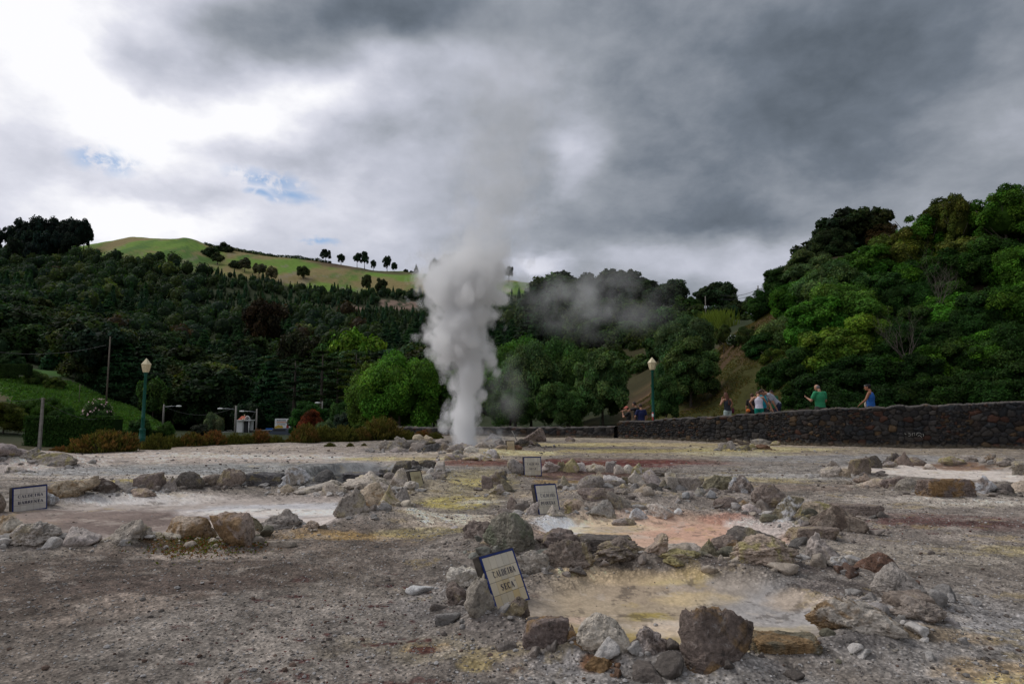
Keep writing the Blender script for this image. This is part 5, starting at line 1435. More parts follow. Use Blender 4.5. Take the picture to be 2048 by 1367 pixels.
# bright green and rusty accents low on the slope
for px, pt, Y_, w_, c_, lb in [(700,650,190,70,(.075,.16,.015),'brightest green tree low on the hillside beside the steam'),(742,668,185,50,(.07,.15,.02),'smaller bright green tree next to the brightest one'),(668,665,190,46,(.035,.08,.025),'mid green tree touching the brightest green tree'),
      (590,655,230,46,(.020,.022,.010),'dull brown tree in the middle of the forest'),(630,665,225,40,(.020,.022,.011),'brownish tree beside the dull brown one'),(520,590,300,26,(.022,.018,.010),'small rust coloured tree high in the dark forest'),
      (200,655,150,110,(.024,.042,.014),'large dark olive tree behind the tall utility pole'),(120,690,150,70,(.018,.06,.03),'blue green tree above the upper meadow'),(310,750,118,56,(.04,.075,.02),'rounded green tree directly behind the green lamp post'),
      (180,740,128,60,(.022,.04,.015),'dark tree at the edge of the upper meadow'),(400,790,122,60,(.02,.04,.016),'dark tree behind the street lights'),(560,790,125,90,(.016,.03,.013),'very dark tree behind the billboard'),(450,770,124,80,(.018,.036,.016),'very dark tree behind the shelter'),(350,780,122,60,(.02,.042,.015),'dark green tree beyond the lamp post'),(500,800,118,60,(.016,.03,.013),'dark tree between shelter and billboard')]:
    tree_px('far%d' % (px % 5), px, pt, Y_, w_, c_, lb, name='broadleaf_tree')
# layered pines with bare trunks
for px, pt, Y_, w_, c_, lb in [(645,700,108,110,(.022,.04,.012),'dark layered pine with a bare trunk behind the heath bushes'),(712,705,100,90,(.05,.075,.012),'yellowish layered pine with a forked trunk beside the big tree'),(590,715,112,100,(.02,.036,.014),'dark layered pine above the billboard'),(675,720,112,80,(.022,.042,.014),'dark pine between the two layered pines')]:
    tree_px('pine', px, pt, Y_, w_, c_, lb, name='pine_tree')
# low garden bushes between road and heath
for i, (px, pt, Y_, w_, c_, lb) in enumerate([(620,800,62,90,(.03,.09,.02),'leafy green bush behind the pine trunks'),(690,800,60,70,(.03,.085,.02),'leafy green bush right of the pine trunks'),(655,836,48,44,(.08,.12,.05),'pale green bush behind the olive heath'),(690,822,50,60,(.035,.06,.045),'grey green dome bush by the big tree'),(720,845,48,36,(.09,.13,.03),'light green bush next to the olive dome'),
      (432,822,70,44,(.10,.12,.06),'pale leaved bush left of the white shelter'),(405,846,60,50,(.035,.04,.03),'grey twiggy bush beside the pale leaved bush'),(625,815,52,40,(.10,.03,.015),'rust red bush right of the billboard'),(338,840,60,34,(.05,.09,.02),'clipped green bush right of the green lamp post'),(285,835,58,60,(.03,.07,.018),'green bush behind the green lamp post foot'),
      (15,800,60,90,(.06,.085,.015),'yellow green bush at the frame edge'),(90,790,70,90,(.04,.085,.015),'green bush behind the concrete post'),(20,700,120,60,(.03,.07,.025),'green bush on the upper meadow bank'),(10,738,118,60,(.04,.08,.02),'round green bush above the crop field'),(70,738,116,50,(.07,.10,.025),'light green bush above the crop field'),(110,752,114,50,(.06,.10,.02),'leafy bush at the end of the upper meadow'),
      (200,800,60,70,(.045,.08,.03),'shrub with pale pink flowers by the utility pole'),(130,810,64,60,(.03,.07,.014),'dark bush beside the flowering shrub')]):
    o = tree_px(['bushC','bushB','bushA'][i % 3], px, pt, Y_, w_, c_, lb, name='bush', cat='bush')
    if 'pink' in lb:
        rg_ = np.random.default_rng(3); C_, r_ = clumps(rg_, 2.4, 2.4, .8, 5.4, 150, .3, ring=.98)
        V, F, q = leafset(C_*1.12, C_ - np.array([0,0,3.]), .16, .9, rg_)
        m_pet = plain('petals', (.62,.42,.40), .6, .1)
        fo = mk('flowers', V, F, m_pet, smooth=False, parent=o); fo['kind'] = 'stuff'

# ---- heath shrubs along the plateau edge
def heath(seed, rust):
    rg = np.random.default_rng(seed); n = 7500
    # many upright sprigs fanning out from the ground
    ns = 150; sa = rg.uniform(0, 6.283, ns); sr = np.sqrt(rg.uniform(0, 1, ns)); sx, sy = np.cos(sa)*sr, np.sin(sa)*sr
    sh = np.sqrt(np.clip(1.02-sr*sr*.85, 0, 1))*rg.uniform(.62, 1.12, ns); st_ = rg.uniform(0, 1, ns)
    k = rg.integers(0, ns, n); f = rg.uniform(.12, 1.0, n)**.7
    wd_ = .11*(1.15-f)+.03
    C_ = np.stack([sx[k]*(.55+.5*f) + rg.normal(size=n)*wd_, sy[k]*(.55+.5*f) + rg.normal(size=n)*wd_, sh[k]*f], 1)
    up = np.stack([sx[k]*.45+rg.normal(size=n)*.35, sy[k]*.45+rg.normal(size=n)*.35, np.full(n, 1.)], 1); up /= np.linalg.norm(up, axis=1)[:, None]
    sd_ = rg.normal(size=(n, 3)); sd_ -= (sd_*up).sum(1)[:, None]*up; sd_ /= np.linalg.norm(sd_, axis=1)[:, None]
    L = rg.uniform(.04, .11, n)[:, None]; wd = .02
    V = np.stack([C_ - up*L, C_ + sd_*wd, C_ + up*L, C_ - sd_*wd], 1).reshape(-1, 3)
    br = rg.uniform(.5, 1.6, n); ru = np.clip(rust*1.3*st_[k] + (f-.75)*rust*1.6, 0, 1)[:, None]
    cl = (np.array((.085, .10, .02))*(1-ru) + np.array((.20, .085, .035))*ru)*br[:, None]
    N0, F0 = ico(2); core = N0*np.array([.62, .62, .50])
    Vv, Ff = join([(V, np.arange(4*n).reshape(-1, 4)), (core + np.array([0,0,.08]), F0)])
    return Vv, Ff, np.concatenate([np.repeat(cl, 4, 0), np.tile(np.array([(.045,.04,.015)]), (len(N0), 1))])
HT = []
for k, ru in enumerate([.15, .5, .9, .3]):
    V, F, c_ = heath(70+k, ru); o = mk('heath', V, F, m_leaf, cols=c_, smooth=False); HT.append(o.data); bpy.data.objects.remove(o)
HB = [(215,906,112,50,1,'big brownish heath bush left of the green lamp post'),(165,905,60,28,1,None),(120,903,40,20,2,None),(247,904,50,34,1,None),(312,899,50,36,0,'olive heath bush touching the foot of the green lamp post'),(345,893,52,34,0,None),(383,892,56,36,1,None),(425,890,50,32,2,None),(468,888,46,26,0,None),(492,887,36,24,0,None),
      (520,886,50,34,2,None),(552,886,30,20,0,None),(585,884,32,20,1,None),(610,886,60,44,1,None),(645,884,60,38,0,None),(685,883,56,36,0,None),(722,881,40,30,1,None),(762,880,96,50,3,'wide olive heath dome left of the steam mound'),(812,879,40,22,0,None),(845,877,40,22,2,None),(870,877,30,16,0,None),
      (700,893,16,8,0,None),(660,893,26,8,0,None),(728,892,12,6,0,None),(170,925,30,9,1,None)]
HB.sort()
for i, (px, pb, w_, h_, k_, lb) in enumerate(HB):
    g = G(px, pb); s = g.y/FPX
    o = bpy.data.objects.new('heath_bush', HT[k_]); COL.objects.link(o)
    rad = w_*s/2*1.12
    o.location = (g.x*(1+rad*.5/g.y), g.y + rad*.5, float(min(0.0, terr(np.array([g.x]), np.array([g.y]))[0])) - .05)
    o.scale = (rad, rad*.8, h_*s*.92 + .05); o.rotation_euler = (0, 0, i*1.3); o.color = (1, 1, 1, 1)
    tag(o, lb or f"{['olive','brownish','rusty','olive'][k_]} heath bush, {ORD[i]} from the left along the bare ground's far edge", 'bush', 'heath bushes along the edge of the bare ground')
# small orange and green creeping plants by the near left rocks
rg_ = np.random.default_rng(9); n = 1500
px_ = rg_.normal(400, 60, n); py_ = rg_.normal(1098, 9, n)
Pg = np.array([tuple(G(a_, b_)) for a_, b_ in zip(px_, py_)])
Pg2 = np.array([tuple(G(a_, b_)) for a_, b_ in zip(rg_.normal(1045, 22, 260), rg_.normal(952, 3, 260))])
Pg3 = np.array([tuple(G(a_, b_)) for a_, b_ in zip(rg_.normal(690, 40, 500), rg_.normal(893.5, 1.6, 500))])
Pc = np.concatenate([Pg, Pg2, Pg3]); Pc[:, 2] = gz(Pc[:, 0], Pc[:, 1]) + rg_.uniform(0, .025, len(Pc))
V, F, q = leafset(Pc, np.tile(np.array([[0, -.3, 1.]]), (len(Pc), 1)), .013, .5, rg_)
tn = np.repeat(rg_.uniform(0, 1, len(Pc)) < .55, 4)[:, None]
q = q*np.where(tn, np.array((.16, .07, .02)), np.array((.11, .13, .02)))
o = mk('ground_cover', V, F, m_leaf, cols=q, smooth=False); o.color = (1, 1, 1, 1)
tag(o, 'orange and green creeping plants beside the stones', 'plants', kind='stuff')
# crop field: rows of leafy blades
n = 26000
px_ = rg_.uniform(-60, 330, n); Yc = rg_.uniform(79, 121, n); Xc = (px_-1024)/FPX*Yc
keep = (px_ > -20 + (108-Yc)*6*rg_.uniform(.2, 1.4, n)) & (px_ < 345 - (120-Yc)*1.0)
Xc, Yc = Xc[keep], Yc[keep]
Yc = np.round(Yc/.8)*.8 + rg_.normal(size=len(Yc))*.09
Pc = np.stack([Xc, Yc, terr(Xc, Yc) + .35], 1)
V, F, q = leafset(Pc, np.tile(np.array([[0, -.6, .35]]), (len(Pc), 1)), .42, .35, rg_)
o = mk('crops', V, F, m_leaf, cols=q*np.array((.065, .15, .025)), smooth=False); o.color = (1, 1, 1, 1)
tag(o, 'low leafy green crops growing on the sloping field', 'crops', kind='stuff')
# bank grass and scrub on the bare slope behind the walkway
n = 34000
px_ = rg_.uniform(1270, 1600, n); Yc = rg_.uniform(33, 56, n); Xc = (px_-1024)/FPX*Yc
k_ = fbm(Xc/1.2, Yc/1.2, 95, 5, .6) > .46
Xc, Yc = Xc[k_], Yc[k_]
Pc = np.stack([Xc, Yc, terr(Xc, Yc) + .05], 1)
V, F, q = leafset(Pc, np.tile(np.array([[0, -.8, .2]]), (len(Pc), 1)), .075, .25, rg_)
yel = np.repeat(rg_.uniform(0, 1, len(Pc)), 4)[:, None]
o = mk('grass', V, F, m_leaf, cols=q*((1-yel)*np.array((.07, .085, .02)) + yel*np.array((.16, .12, .04))), smooth=False); o.color = (1, 1, 1, 1)
tag(o, 'dry grass tufts on the bare bank behind the walkway', 'grass', kind='stuff')
# tall reeds, bright on the saddle
n = 900
xs = rg_.normal((1432-1024)/FPX*75, .75, n); ys = rg_.normal(75, .8, n); zs = terr(xs, ys)
base = np.stack([xs, ys, zs], 1); up = np.stack([rg_.normal(size=n)*.25, rg_.normal(size=n)*.25, np.ones(n)], 1); Lr = rg_.uniform(.8, 2.3, n)[:, None]
sd_ = np.stack([np.ones(n)*.06, np.zeros(n), np.zeros(n)], 1)
V = np.stack([base - sd_, base + sd_, base + up*Lr + sd_*.2, base + up*Lr - sd_*.2], 1).reshape(-1, 3)
o = mk('reeds', V, np.arange(4*n).reshape(-1, 4), m_leaf, cols=np.repeat(rg_.uniform(.7, 1.3, (n, 1)), 4, 0)*np.array([(.17, .22, .04)]), smooth=False); o.color = (1,1,1,1)
tag(o, 'bright yellow green clump of reeds on the saddle', 'reeds')
# hydrangea-like pale flowering shrub on the bank
o = tree_px('bushC', 1470, 668, 46, 36, (.05,.08,.03), 'shrub with white flowers on the bare bank', name='bush', cat='bush')
C_, r_ = clumps(np.random.default_rng(5), 2.4, 2.4, .8, 5.4, 60, .35, ring=.98)
V, F, q = leafset(C_*1.1, C_ - np.array([0,0,3.]), .22, .9, rg_)
mk('flowers', V, F, plain('white_petals', (.5,.52,.5), .6, .1), smooth=False, parent=o)['kind'] = 'stuff'
for px, pt, Y_, w_, lb in [(1500,650,44,60,'leafy yellow green bush on top of the bare bank'),(1540,655,42,70,'dark leafy bush above the bent over visitors'),(1560,720,38,60,'thin bush on the bare bank by the grey shirt visitor'),(1450,648,48,40,'small leafy bush behind the flowering shrub'),(1590,760,33.5,50,'low leafy bush left of the green shirt visitor')]:
    tree_px('looseA' if w_ < 65 else 'bushC', px, pt, Y_, w_, (.05,.08,.02), lb, name='bush', cat='bush')
m_twig = plain('dry_twigs', (.13, .11, .09), .9, .3, 9)
# bare branching shrubs in the leafy bank
def bare(px, pb, pt, Y_, wpx, label, seed):
    rr = random.Random(seed); b = P(px, pb, Y_); H_ = P(px, pt, Y_).z - b.z; pr = []
    W_ = wpx*Y_/FPX/2
    def br(p, d, L, r, lvl):
        pts = [p]; q = p
        for k in range(4):
            d = (d + Vector((rr.uniform(-.2,.2), rr.uniform(-.2,.2), rr.uniform(-.05,.15)))).normalized(); q = q + d*L/4; pts.append(q)
        pr.append(tube(pts, [r, r*.8, r*.65, r*.5, r*.3], 4, cap=False))
        if lvl < 3:
            for k in range(3 if lvl else 4):
                s_ = pts[rr.randint(1, 4)]
                br(s_, (d + Vector((rr.uniform(-1,1), rr.uniform(-.5,.5), rr.uniform(-.2,.7)))).normalized(), L*rr.uniform(.5,.75), r*.5, lvl+1)
    for k in range(6):
        br(Vector((0,0,0)), Vector((rr.uniform(-1,1)*W_/H_*1.2, rr.uniform(-.4,.1), 1)).normalized(), H_*rr.uniform(.4,.62), .017, 0)
    V, F = join(pr)
    o = mk('bare_shrub', V, F, m_twig, loc=b)
    tag(o, label, 'shrub')
bare(1815, 725, 625, 30.9, 150, 'leafless grey shrub in the bank between the two men on the walkway', 1)
bare(1880, 620, 505, 35.3, 80, 'tall leafless brown branches high in the leafy bank', 2)
# hedges
def hedge(x0, x1, px_c, Yh, zt, hh, label, colr):
    rg = np.random.default_rng(int(Yh)); n = 9000
    L = x1-x0
    X_ = rg.uniform(0, L, n); side = rg.uniform(0, 1, n) < .45
    Z_ = np.where(side, hh*(.95+.12*vn2(X_*2, X_*0, 1)), rg.uniform(0, hh, n)); Yq = np.where(side, rg.uniform(0, 1.4, n), rg.uniform(-.12, .1, n))
    Nn = np.where(side[:, None], np.array([[0, 0, 1.]]), np.array([[0, -1., .2]]))
    V, F, q = leafset(np.stack([X_, Yq, Z_], 1), Nn, .09, .5, rg)
    bV, bF = box((L/2, .7, hh*.48), (L*.98, 1.3, hh*.9))
    Vv, Ff = join([(V, F), (bV, bF)])
    o = mk('hedge', Vv, Ff, m_leaf, cols=np.concatenate([q, np.full((8, 3), .6)]), smooth=False, loc=(x0, Yh, zt)); o.color = (*colr, 1)
    tag(o, label, 'hedge')
hedge((55-1024)/FPX*50, (232-1024)/FPX*50, 0, 50, -1.35, 2.25, 'long clipped dark green hedge behind the concrete post', (.03, .075, .014))
hedge((235-1024)/FPX*58, (310-1024)/FPX*58, 0, 58, -1.4, 1.1, 'low clipped hedge left of the green lamp post', (.04, .085, .018))
hedge((-30-1024)/FPX*112, (45-1024)/FPX*112, 0, 113, 7.6, 1.8, 'dark hedge wall above the crop field', (.03, .06, .015))

# dark hedge line along the green ridge
rgh = np.random.default_rng(12)
n = 2600; ph = rgh.uniform(395, 655, n); Yh = 596.0; xh = (ph-1024)/FPX*Yh
zh = terr(xh, np.full(n, Yh)) + rgh.uniform(0, 2.6, n)*(.6+.6*vn2(ph/9, ph*0, 3))
V, F, q = leafset(np.stack([xh, Yh + rgh.normal(size=n)*1.0, zh], 1), np.tile(np.array([[0,-.7,.7]]), (n, 1)), .7, .6, rgh)
o = mk('hedge', V, F, m_leaf, cols=q, smooth=False); o.color = (.03, .06, .02, 1)
tag(o, 'long dark hedge line along the ridge of the green hill', 'hedge')
# ------------------------------------------------------------------ lamp posts
def lamp_post(px, pt, pb, Y_, label, z=None):
    top = P(px, pt, Y_); b = P(px, pb, Y_)
    H_ = top.z - b.z if z is None else top.z - z
    zb = b.z if z is None else z
    o = empty('lamp_post', ((px-1024)/FPX*Y_, Y_, zb)); tag(o, label, 'lamp post', 'green lamp posts with cream lanterns')
    k = H_/3.0
    hl = .47*k
    hp = H_ - hl
    V, F = lathe([(.0,-.02),(.16,-.02),(.16,.10),(.13,.13),(.115,.30),(.135,.36),(.10,.40),(.085,.60),(.105,.64),(.07,.68)], 14)
    mk('base', V*np.array([k,k,1]), F, m_green, parent=o)
    V, F = lathe([(.062,.66),(.058,1.0),(.066,1.02),(.056,1.05),(.045,hp-.12),(.06,hp-.10),(.045,hp-.07),(.07,hp-.03),(.085,hp)], 12)
    mk('pole', V*np.array([k,k,1]), F, m_green, parent=o)
    V, F = lathe([(.10,hp),(.125,hp+hl*.12),(.17,hp+hl*.50),(.185,hp+hl*.56),(.17,hp+hl*.60),(.02,hp+hl*.97),(.0,H_)], 6)
    mk('lantern', V*np.array([k*.95,k*.95,1]), F, m_cream, smooth=False, parent=o)
    return o
lamp_post(291, 716, 890, 21.8, 'tall green lamp post with cream lantern beside the rusty heath', z=-.05)
lamp_post(1305, 714, 850, 31.5, 'tall green lamp post with cream lantern behind the stone wall', z=-.05)
lamp_post(1346, 805, 858, 44, 'small distant green lamp post with cream lantern beyond the wall')
g = P(1306, 848, 31); V, F = lathe([(.0,-.2),(.04,-.2),(.04,.52),(.0,.55)], 8); o = mk('marker_post', V, F, m_red, loc=g)
mk('cap', *lathe([(.042,.34),(.043,.47),(.0,.50)], 8), m_white, parent=o); tag(o, 'short red and white marker post beside the tall lamp post', 'marker post')
# concrete post with wires
b = P(78, 906, 22)
o = empty('concrete_post', b); tag(o, 'slim concrete post with a pale foot at the plateau edge', 'post')
H_ = P(78, 795, 22).z - b.z
V, F = box((0, 0, H_/2), (.085, .085, H_)); V[4:, :2] *= .72; mk('shaft', V, F, m_concrete, smooth=False, parent=o)
mk('foot', *box((0, 0, .045), (.11, .11, .10)), m_white, smooth=False, parent=o)
mk('crossbar', *box((0, 0, H_-.04), (.16, .05, .03)), m_wood, smooth=False, parent=o)
def pole(px, pt, pb, Y_, r0, m, label, name='utility_pole', cat='utility pole', arm=None):
    b = P(px, pb, Y_); H_ = P(px, pt, Y_).z - b.z
    o = empty(name, b); tag(o, label, cat)
    mk('shaft', *tube([(0,0,-.5),(0,0,H_)], [r0, r0*.65], 8), m, parent=o)
    if arm:
        s = arm
        mk('arm', *tube([(0,0,H_*.86),(s*1.1,-.1,H_*.90),(s*2.0,-.15,H_*.90)], [.04,.035,.03], 6), m_metal, parent=o)
        V, F = ico(2); mk('lamp_head', V*np.array([.42,.14,.12])+np.array([s*2.2,-.15,H_*.90]), F, m_white, parent=o)
    return o, H_
pole(212, 673, 812, 62, .085, m_wood, 'tall thin wooden utility pole rising above the crop field')
pole(326, 808, 846, 98, .16, m_concrete, 'concrete street light farthest left along the road, arm to the right', 'street_light', 'street light', 1)
pole(470, 811, 868, 98, .20, m_concrete, 'concrete street light beside the white shelter, arm to the left', 'street_light', 'street light', -1)
pole(512, 817, 866, 104, .16, m_concrete, 'thin street light between shelter and billboard, arm to the left', 'street_light', 'street light', -1)
pole(1518, 571, 625, 110, .14, m_wood, 'wooden utility pole standing on the skyline beside the leafy bank')
pole(1143+0, 595, 640, 130, .10, m_wood, 'thin wooden pole among the trees on the knoll') if False else None
pole(1412, 592, 640, 85, .08, m_palebark, 'thin bare pole behind the reeds on the saddle')
pole(644, 802, 832, 100, .12, m_concrete, 'short pale post with a white fitting behind the rust red bush', 'street_light', 'street light', -.3)
pole(158, 768, 800, 95, .05, m_wood, 'short wooden fence post on the crop field', 'fence_post', 'post')
def wire(a, b, sag, label, r=.014):
    pts = [a.lerp(b, i/14) - Vector((0, 0, sag*4*(i/14)*(1-i/14))) for i in range(15)]
    tag(mk('wire', *tube(pts, r, 4, cap=False), m_cable), label, 'wire')
wire(P(326, 811, 98), P(470, 814, 98), 1.2, 'wire strung between the two road street lights', .02)
wire(P(470, 814, 98), P(512, 820, 104), 1.8, 'wire sagging between the shelter light and the thin light', .02)
wire(P(78, 797, 22), P(-60, 792, 18), .1, 'wire running from the concrete post out of frame', .006)
wire(P(78, 797, 22), P(212, 830, 62), .5, 'wire running from the concrete post down to the field', .01)
wire(P(212, 690, 62), P(-80, 690, 60), .8, 'high wire from the utility pole to the frame edge', .014)
wire(P(212, 690, 62), P(330, 745, 110), 1.0, 'wire from the utility pole to the dark forest', .014)
wire(P(1518, 577, 110), P(1440, 590, 90), .5, 'upper wire from the skyline pole to the trees', .03)
wire(P(1518, 583, 110), P(1440, 598, 90), .5, 'lower wire from the skyline pole to the trees', .03)
wire(P(1518, 577, 110), P(1600, 575, 80), .5, 'wire from the skyline pole into the leafy bank', .03)
# white shelter with red tiled roof and arched gable
o = empty('bus_shelter', P(485, 870, 100)); tag(o, 'white roadside shelter with red tiled roof and arched gable', 'shelter')
s = 100/FPX
def pp(px, py, dy=0): return ((px-485)*s, dy, (870-py)*s)
mk('wall', *join([box((pp(479,0)[0], .6, 1.05), (14*s, 1.2, 2.1)), box((pp(494,0)[0], 1.1, 1.05), (12*s, .12, 2.1))]), m_white, smooth=False, parent=o)
mk('pillar', *tube([(pp(497.5,0)[0], -.1, 0), (pp(497.5,0)[0], -.1, 2.1)], .07, 8), m_white, parent=o)
mk('doorway', *box((pp(491,0)[0], .55, 1.0), (5*s, .9, 2.0)), m_dark, smooth=False, parent=o)
mk('eaves', *box((pp(487,0)[0], .5, 2.17), (29*s, 1.7, .16)), m_white, smooth=False, parent=o)
x0, x1 = pp(475.5,0)[0], pp(491,0)[0]
V = np.array([(x0,-.25,2.25),(x1,-.25,2.25),(x1,1.25,2.25),(x0,1.25,2.25),(x0+.25,.5,2.78),(x1,.5,2.78)]); F = [np.array([(0,1,5,4),(2,3,4,5)]), np.array([(0,4,3),(1,2,5)])]
mk('roof', V, F, m_redtile, smooth=False, parent=o)
ar = [(pp(494.5,0)[0]+math.cos(a)*.36, -.2, 2.26+math.sin(a)*.48) for a in np.linspace(0, math.pi, 15)]
mk('arch', *tube(ar, .075, 6), m_white, parent=o)
mk('emblem', *tube([(pp(494.5,0)[0]+math.cos(a)*.15, -.2, 2.3+math.sin(a)*.2) for a in np.linspace(0, math.pi, 9)], .04, 5), m_white, parent=o)
gb = mk('gable', *lathe([(.0,0),(.30,0),(.30,.08),(.0,.08)], 18), m_dark, parent=o)
gb.rotation_euler = (R(90), 0, 0); gb.location = (pp(494.5,0)[0], 0, 2.34)
mk('finial', *tube([(pp(485,0)[0], .5, 2.7), (pp(485,0)[0], .5, 3.0)], [.05, .08], 8), m_cream, parent=o)
# slim lamp in front of it
b_ = P(485, 868, 92); o = empty('street_lamp', b_); tag(o, 'thin dark lamp standing in front of the white shelter', 'street lamp')
mk('shaft', *tube([(0,0,-.3),(0,0,1.9)], .03, 6), m_dark, parent=o); V, F = ico(1); mk('lantern', V*.12+np.array([0,0,2.0]), F, m_cream, parent=o)
# billboard
o = empty('billboard', P(565, 872, 100)); tag(o, 'white food billboard with a red bottle on thin yellow posts', 'billboard')
s = 100/FPX; w_ = 32*s; h_ = 27*s; zb = (872-864)*s
mk('panel', *box((0, 0, zb+h_/2), (w_, .1, h_)), m_white, smooth=False, parent=o)
m_yel = plain('yellow_paint', (.55,.36,.06), .6, .2)
for sx in (-1, 1): mk('post', *box((sx*w_*.36, .12, (zb+h_*.5)/2), (.09, .09, zb+h_*.5)), m_yel, smooth=False, parent=o)
m_bk = plain('print_black', (.08,.08,.09), .7, .1); m_or = plain('print_orange', (.55,.16,.03), .7, .15)
def bars(zf, hf, x0, x1, n_, m, nm_='print'):
    pr = []; rr = random.Random(int(zf*100))
    x = x0
    while x < x1:
        l = rr.uniform(.03, .06)
        pr.append(box((w_*(x+l/2-.5), -.056, zb+h_*zf), (w_*l, .006, h_*hf))); x += l+.02
    mk(nm_, *join(pr), m, smooth=False, parent=o)
bars(.86, .085, .12, .68, 6, m_bk); bars(.73, .085, .12, .70, 6, m_or); bars(.62, .04, .14, .66, 8, m_bk); bars(.55, .03, .35, .66, 8, m_bk)
V, F = lathe([(.0,0),(.16,0),(.17,.05),(.16,.45),(.06,.75),(.045,1.15),(.0,1.17)], 12)
V[:, 1] *= .05; V = V*np.array([1.25,1,1.45]) + np.array([w_*.30, -.058, zb+.12]); mk('bottle', V, F, plain('bottle_print', (.30,.02,.02), .5, .2), parent=o)
mk('bottle_label', *box((w_*.30, -.075, zb+.42), (.46, .012, .30)), m_or, smooth=False, parent=o)
pr = []; pr2 = []
for (fx, fz, fr) in [(.10,.34,.10),(.24,.40,.12),(.40,.36,.12),(.12,.18,.09)]:
    V, F = ico(2); pr.append((V*np.array([w_*fr, .012, w_*fr]) + np.array([w_*(fx-.5), -.052, zb+h_*fz]), F))
for (fx, fz, fr) in [(.26,.20,.09),(.35,.12,.06),(.20,.10,.07)]:
    V, F = ico(2); pr2.append((V*np.array([w_*fr, .012, w_*fr]) + np.array([w_*(fx-.5), -.06, zb+h_*fz]), F))
mk('food_print', *join(pr), m_yel, parent=o); mk('plate_print', *join(pr2), m_white, parent=o)
mk('food_strip', *box((w_*.05, -.054, zb+h_*.07), (w_*.5, .006, h_*.10)), plain('print_green', (.12,.2,.05), .7, .3, 40), smooth=False, parent=o)
# advertising panels beside the billboard
o = empty('banner', P(538, 873, 103)); tag(o, 'blue banner above a red and white one beside the billboard', 'banner')
mk('blue_panel', *box((0, 0, (873-857)*s), (14*s, .06, 3.4*s)), m_blue, smooth=False, parent=o)
mk('red_panel', *box((-3*s, .05, (873-863)*s), (10*s, .06, 4*s)), m_red, smooth=False, parent=o)
mk('white_panel', *box((5*s, .08, (873-864)*s), (6*s, .06, 6*s)), m_white, smooth=False, parent=o)
mk('frame', *join([tube([(-7*s,.1,-.3),(-7*s,.1,1.3)], .04, 6), tube([(7*s,.1,-.3),(7*s,.1,1.3)], .04, 6)]), m_metal, parent=o)
# parked car seen behind the heath
o = empty('parked_car', P(562, 876, 96)); tag(o, 'dark grey car roof showing behind the heath below the billboard', 'car')
prof = [(-2.1,.35),(-2.1,.75),(-1.9,.9),(-1.2,.98),(-.7,1.38),(.9,1.42),(1.6,1.0),(2.1,.9),(2.15,.35)]
V = np.array([(x_, y_, z_) for y_ in (-.8, .8) for x_, z_ in prof]); n = len(prof)
F = [np.array([(i, i+1, n+i+1, n+i) for i in range(n-1)] + [(0, n, 2*n-1, n-1)])]
T = np.array([(0, i, i+1) for i in range(1, n-1)] + [(n, n+i+1, n+i) for i in range(1, n-1)])
mk('body', V, F + [T], plain('car_paint', (.07,.085,.11), .3, .05), smooth=False, parent=o)
mk('window', *box((0, -.81, 1.15), (1.7, .02, .28)), m_dark, smooth=False, parent=o)
for x_ in (-1.35, 1.35):
    V, F = lathe([(.0,-.1),(.31,-.1),(.31,.1),(.0,.1)], 16); wq = mk('wheel', V, F, m_dark, parent=o); wq.rotation_euler = (R(90),0,0); wq.location = (x_, -.76, .31)
mk('bumper', *box((0, -.83, .45), (4.0, .04, .12)), m_white, smooth=False, parent=o)

# ------------------------------------------------------------------ people
def cap3(p0, p1, r0, r1, n=10):
    p0, p1 = Vector(p0), Vector(p1); d = (p1-p0); L = d.length; d = d/L if L > 1e-6 else Vector((0,0,1))
    pts = []; rad = []
    for k in range(4):
        a = math.pi/2*(1-k/3.0)*-1; pts.append(p0 + d*(r0*math.sin(a))); rad.append(max(1e-3, r0*math.cos(a)))
    for k in range(1, 4): pts.append(p0 + d*L*k/4); rad.append(r0+(r1-r0)*k/4)
    for k in range(4):
        a = math.pi/2*k/3.0; pts.append(p1 + d*(r1*math.sin(a))); rad.append(max(1e-3, r1*math.cos(a)))
    return tube(pts, rad, n)
def ellp(c, r, rot=None):
    V, F = ico(2); V = V*np.array(r)
    if rot is not None: V = V @ np.array(rot.to_3x3()).T
    return V + np.array(c), F
SKINM = {}
def pmat(col, rough=.75):
    k = tuple(round(q, 3) for q in col)
    if k not in SKINM: SKINM[k] = plain('cloth_%d' % len(SKINM), col, rough, .12, 30)
    return SKINM[k]
def fuse(name, parts, vox, m, parent, smooth=2):
    V, F = join(parts)
    o = mk(name, V, F, m)
    md = o.modifiers.new('r', 'REMESH'); md.mode = 'VOXEL'; md.voxel_size = vox; md.use_smooth_shade = True
    if smooth:
        ms = o.modifiers.new('s', 'SMOOTH'); ms.factor = .5; ms.iterations = smooth
    dg = bpy.context.evaluated_depsgraph_get(); dg.update()
    me = bpy.data.meshes.new_from_object(o.evaluated_get(dg))
    me.materials.clear(); me.materials.append(m)
    for p_ in me.polygons: p_.use_smooth = True
    o2 = bpy.data.objects.new(name, me); COL.objects.link(o2); o2.parent = parent
    bpy.data.objects.remove(o)
    return o2
SK = (.42, .22, .14)
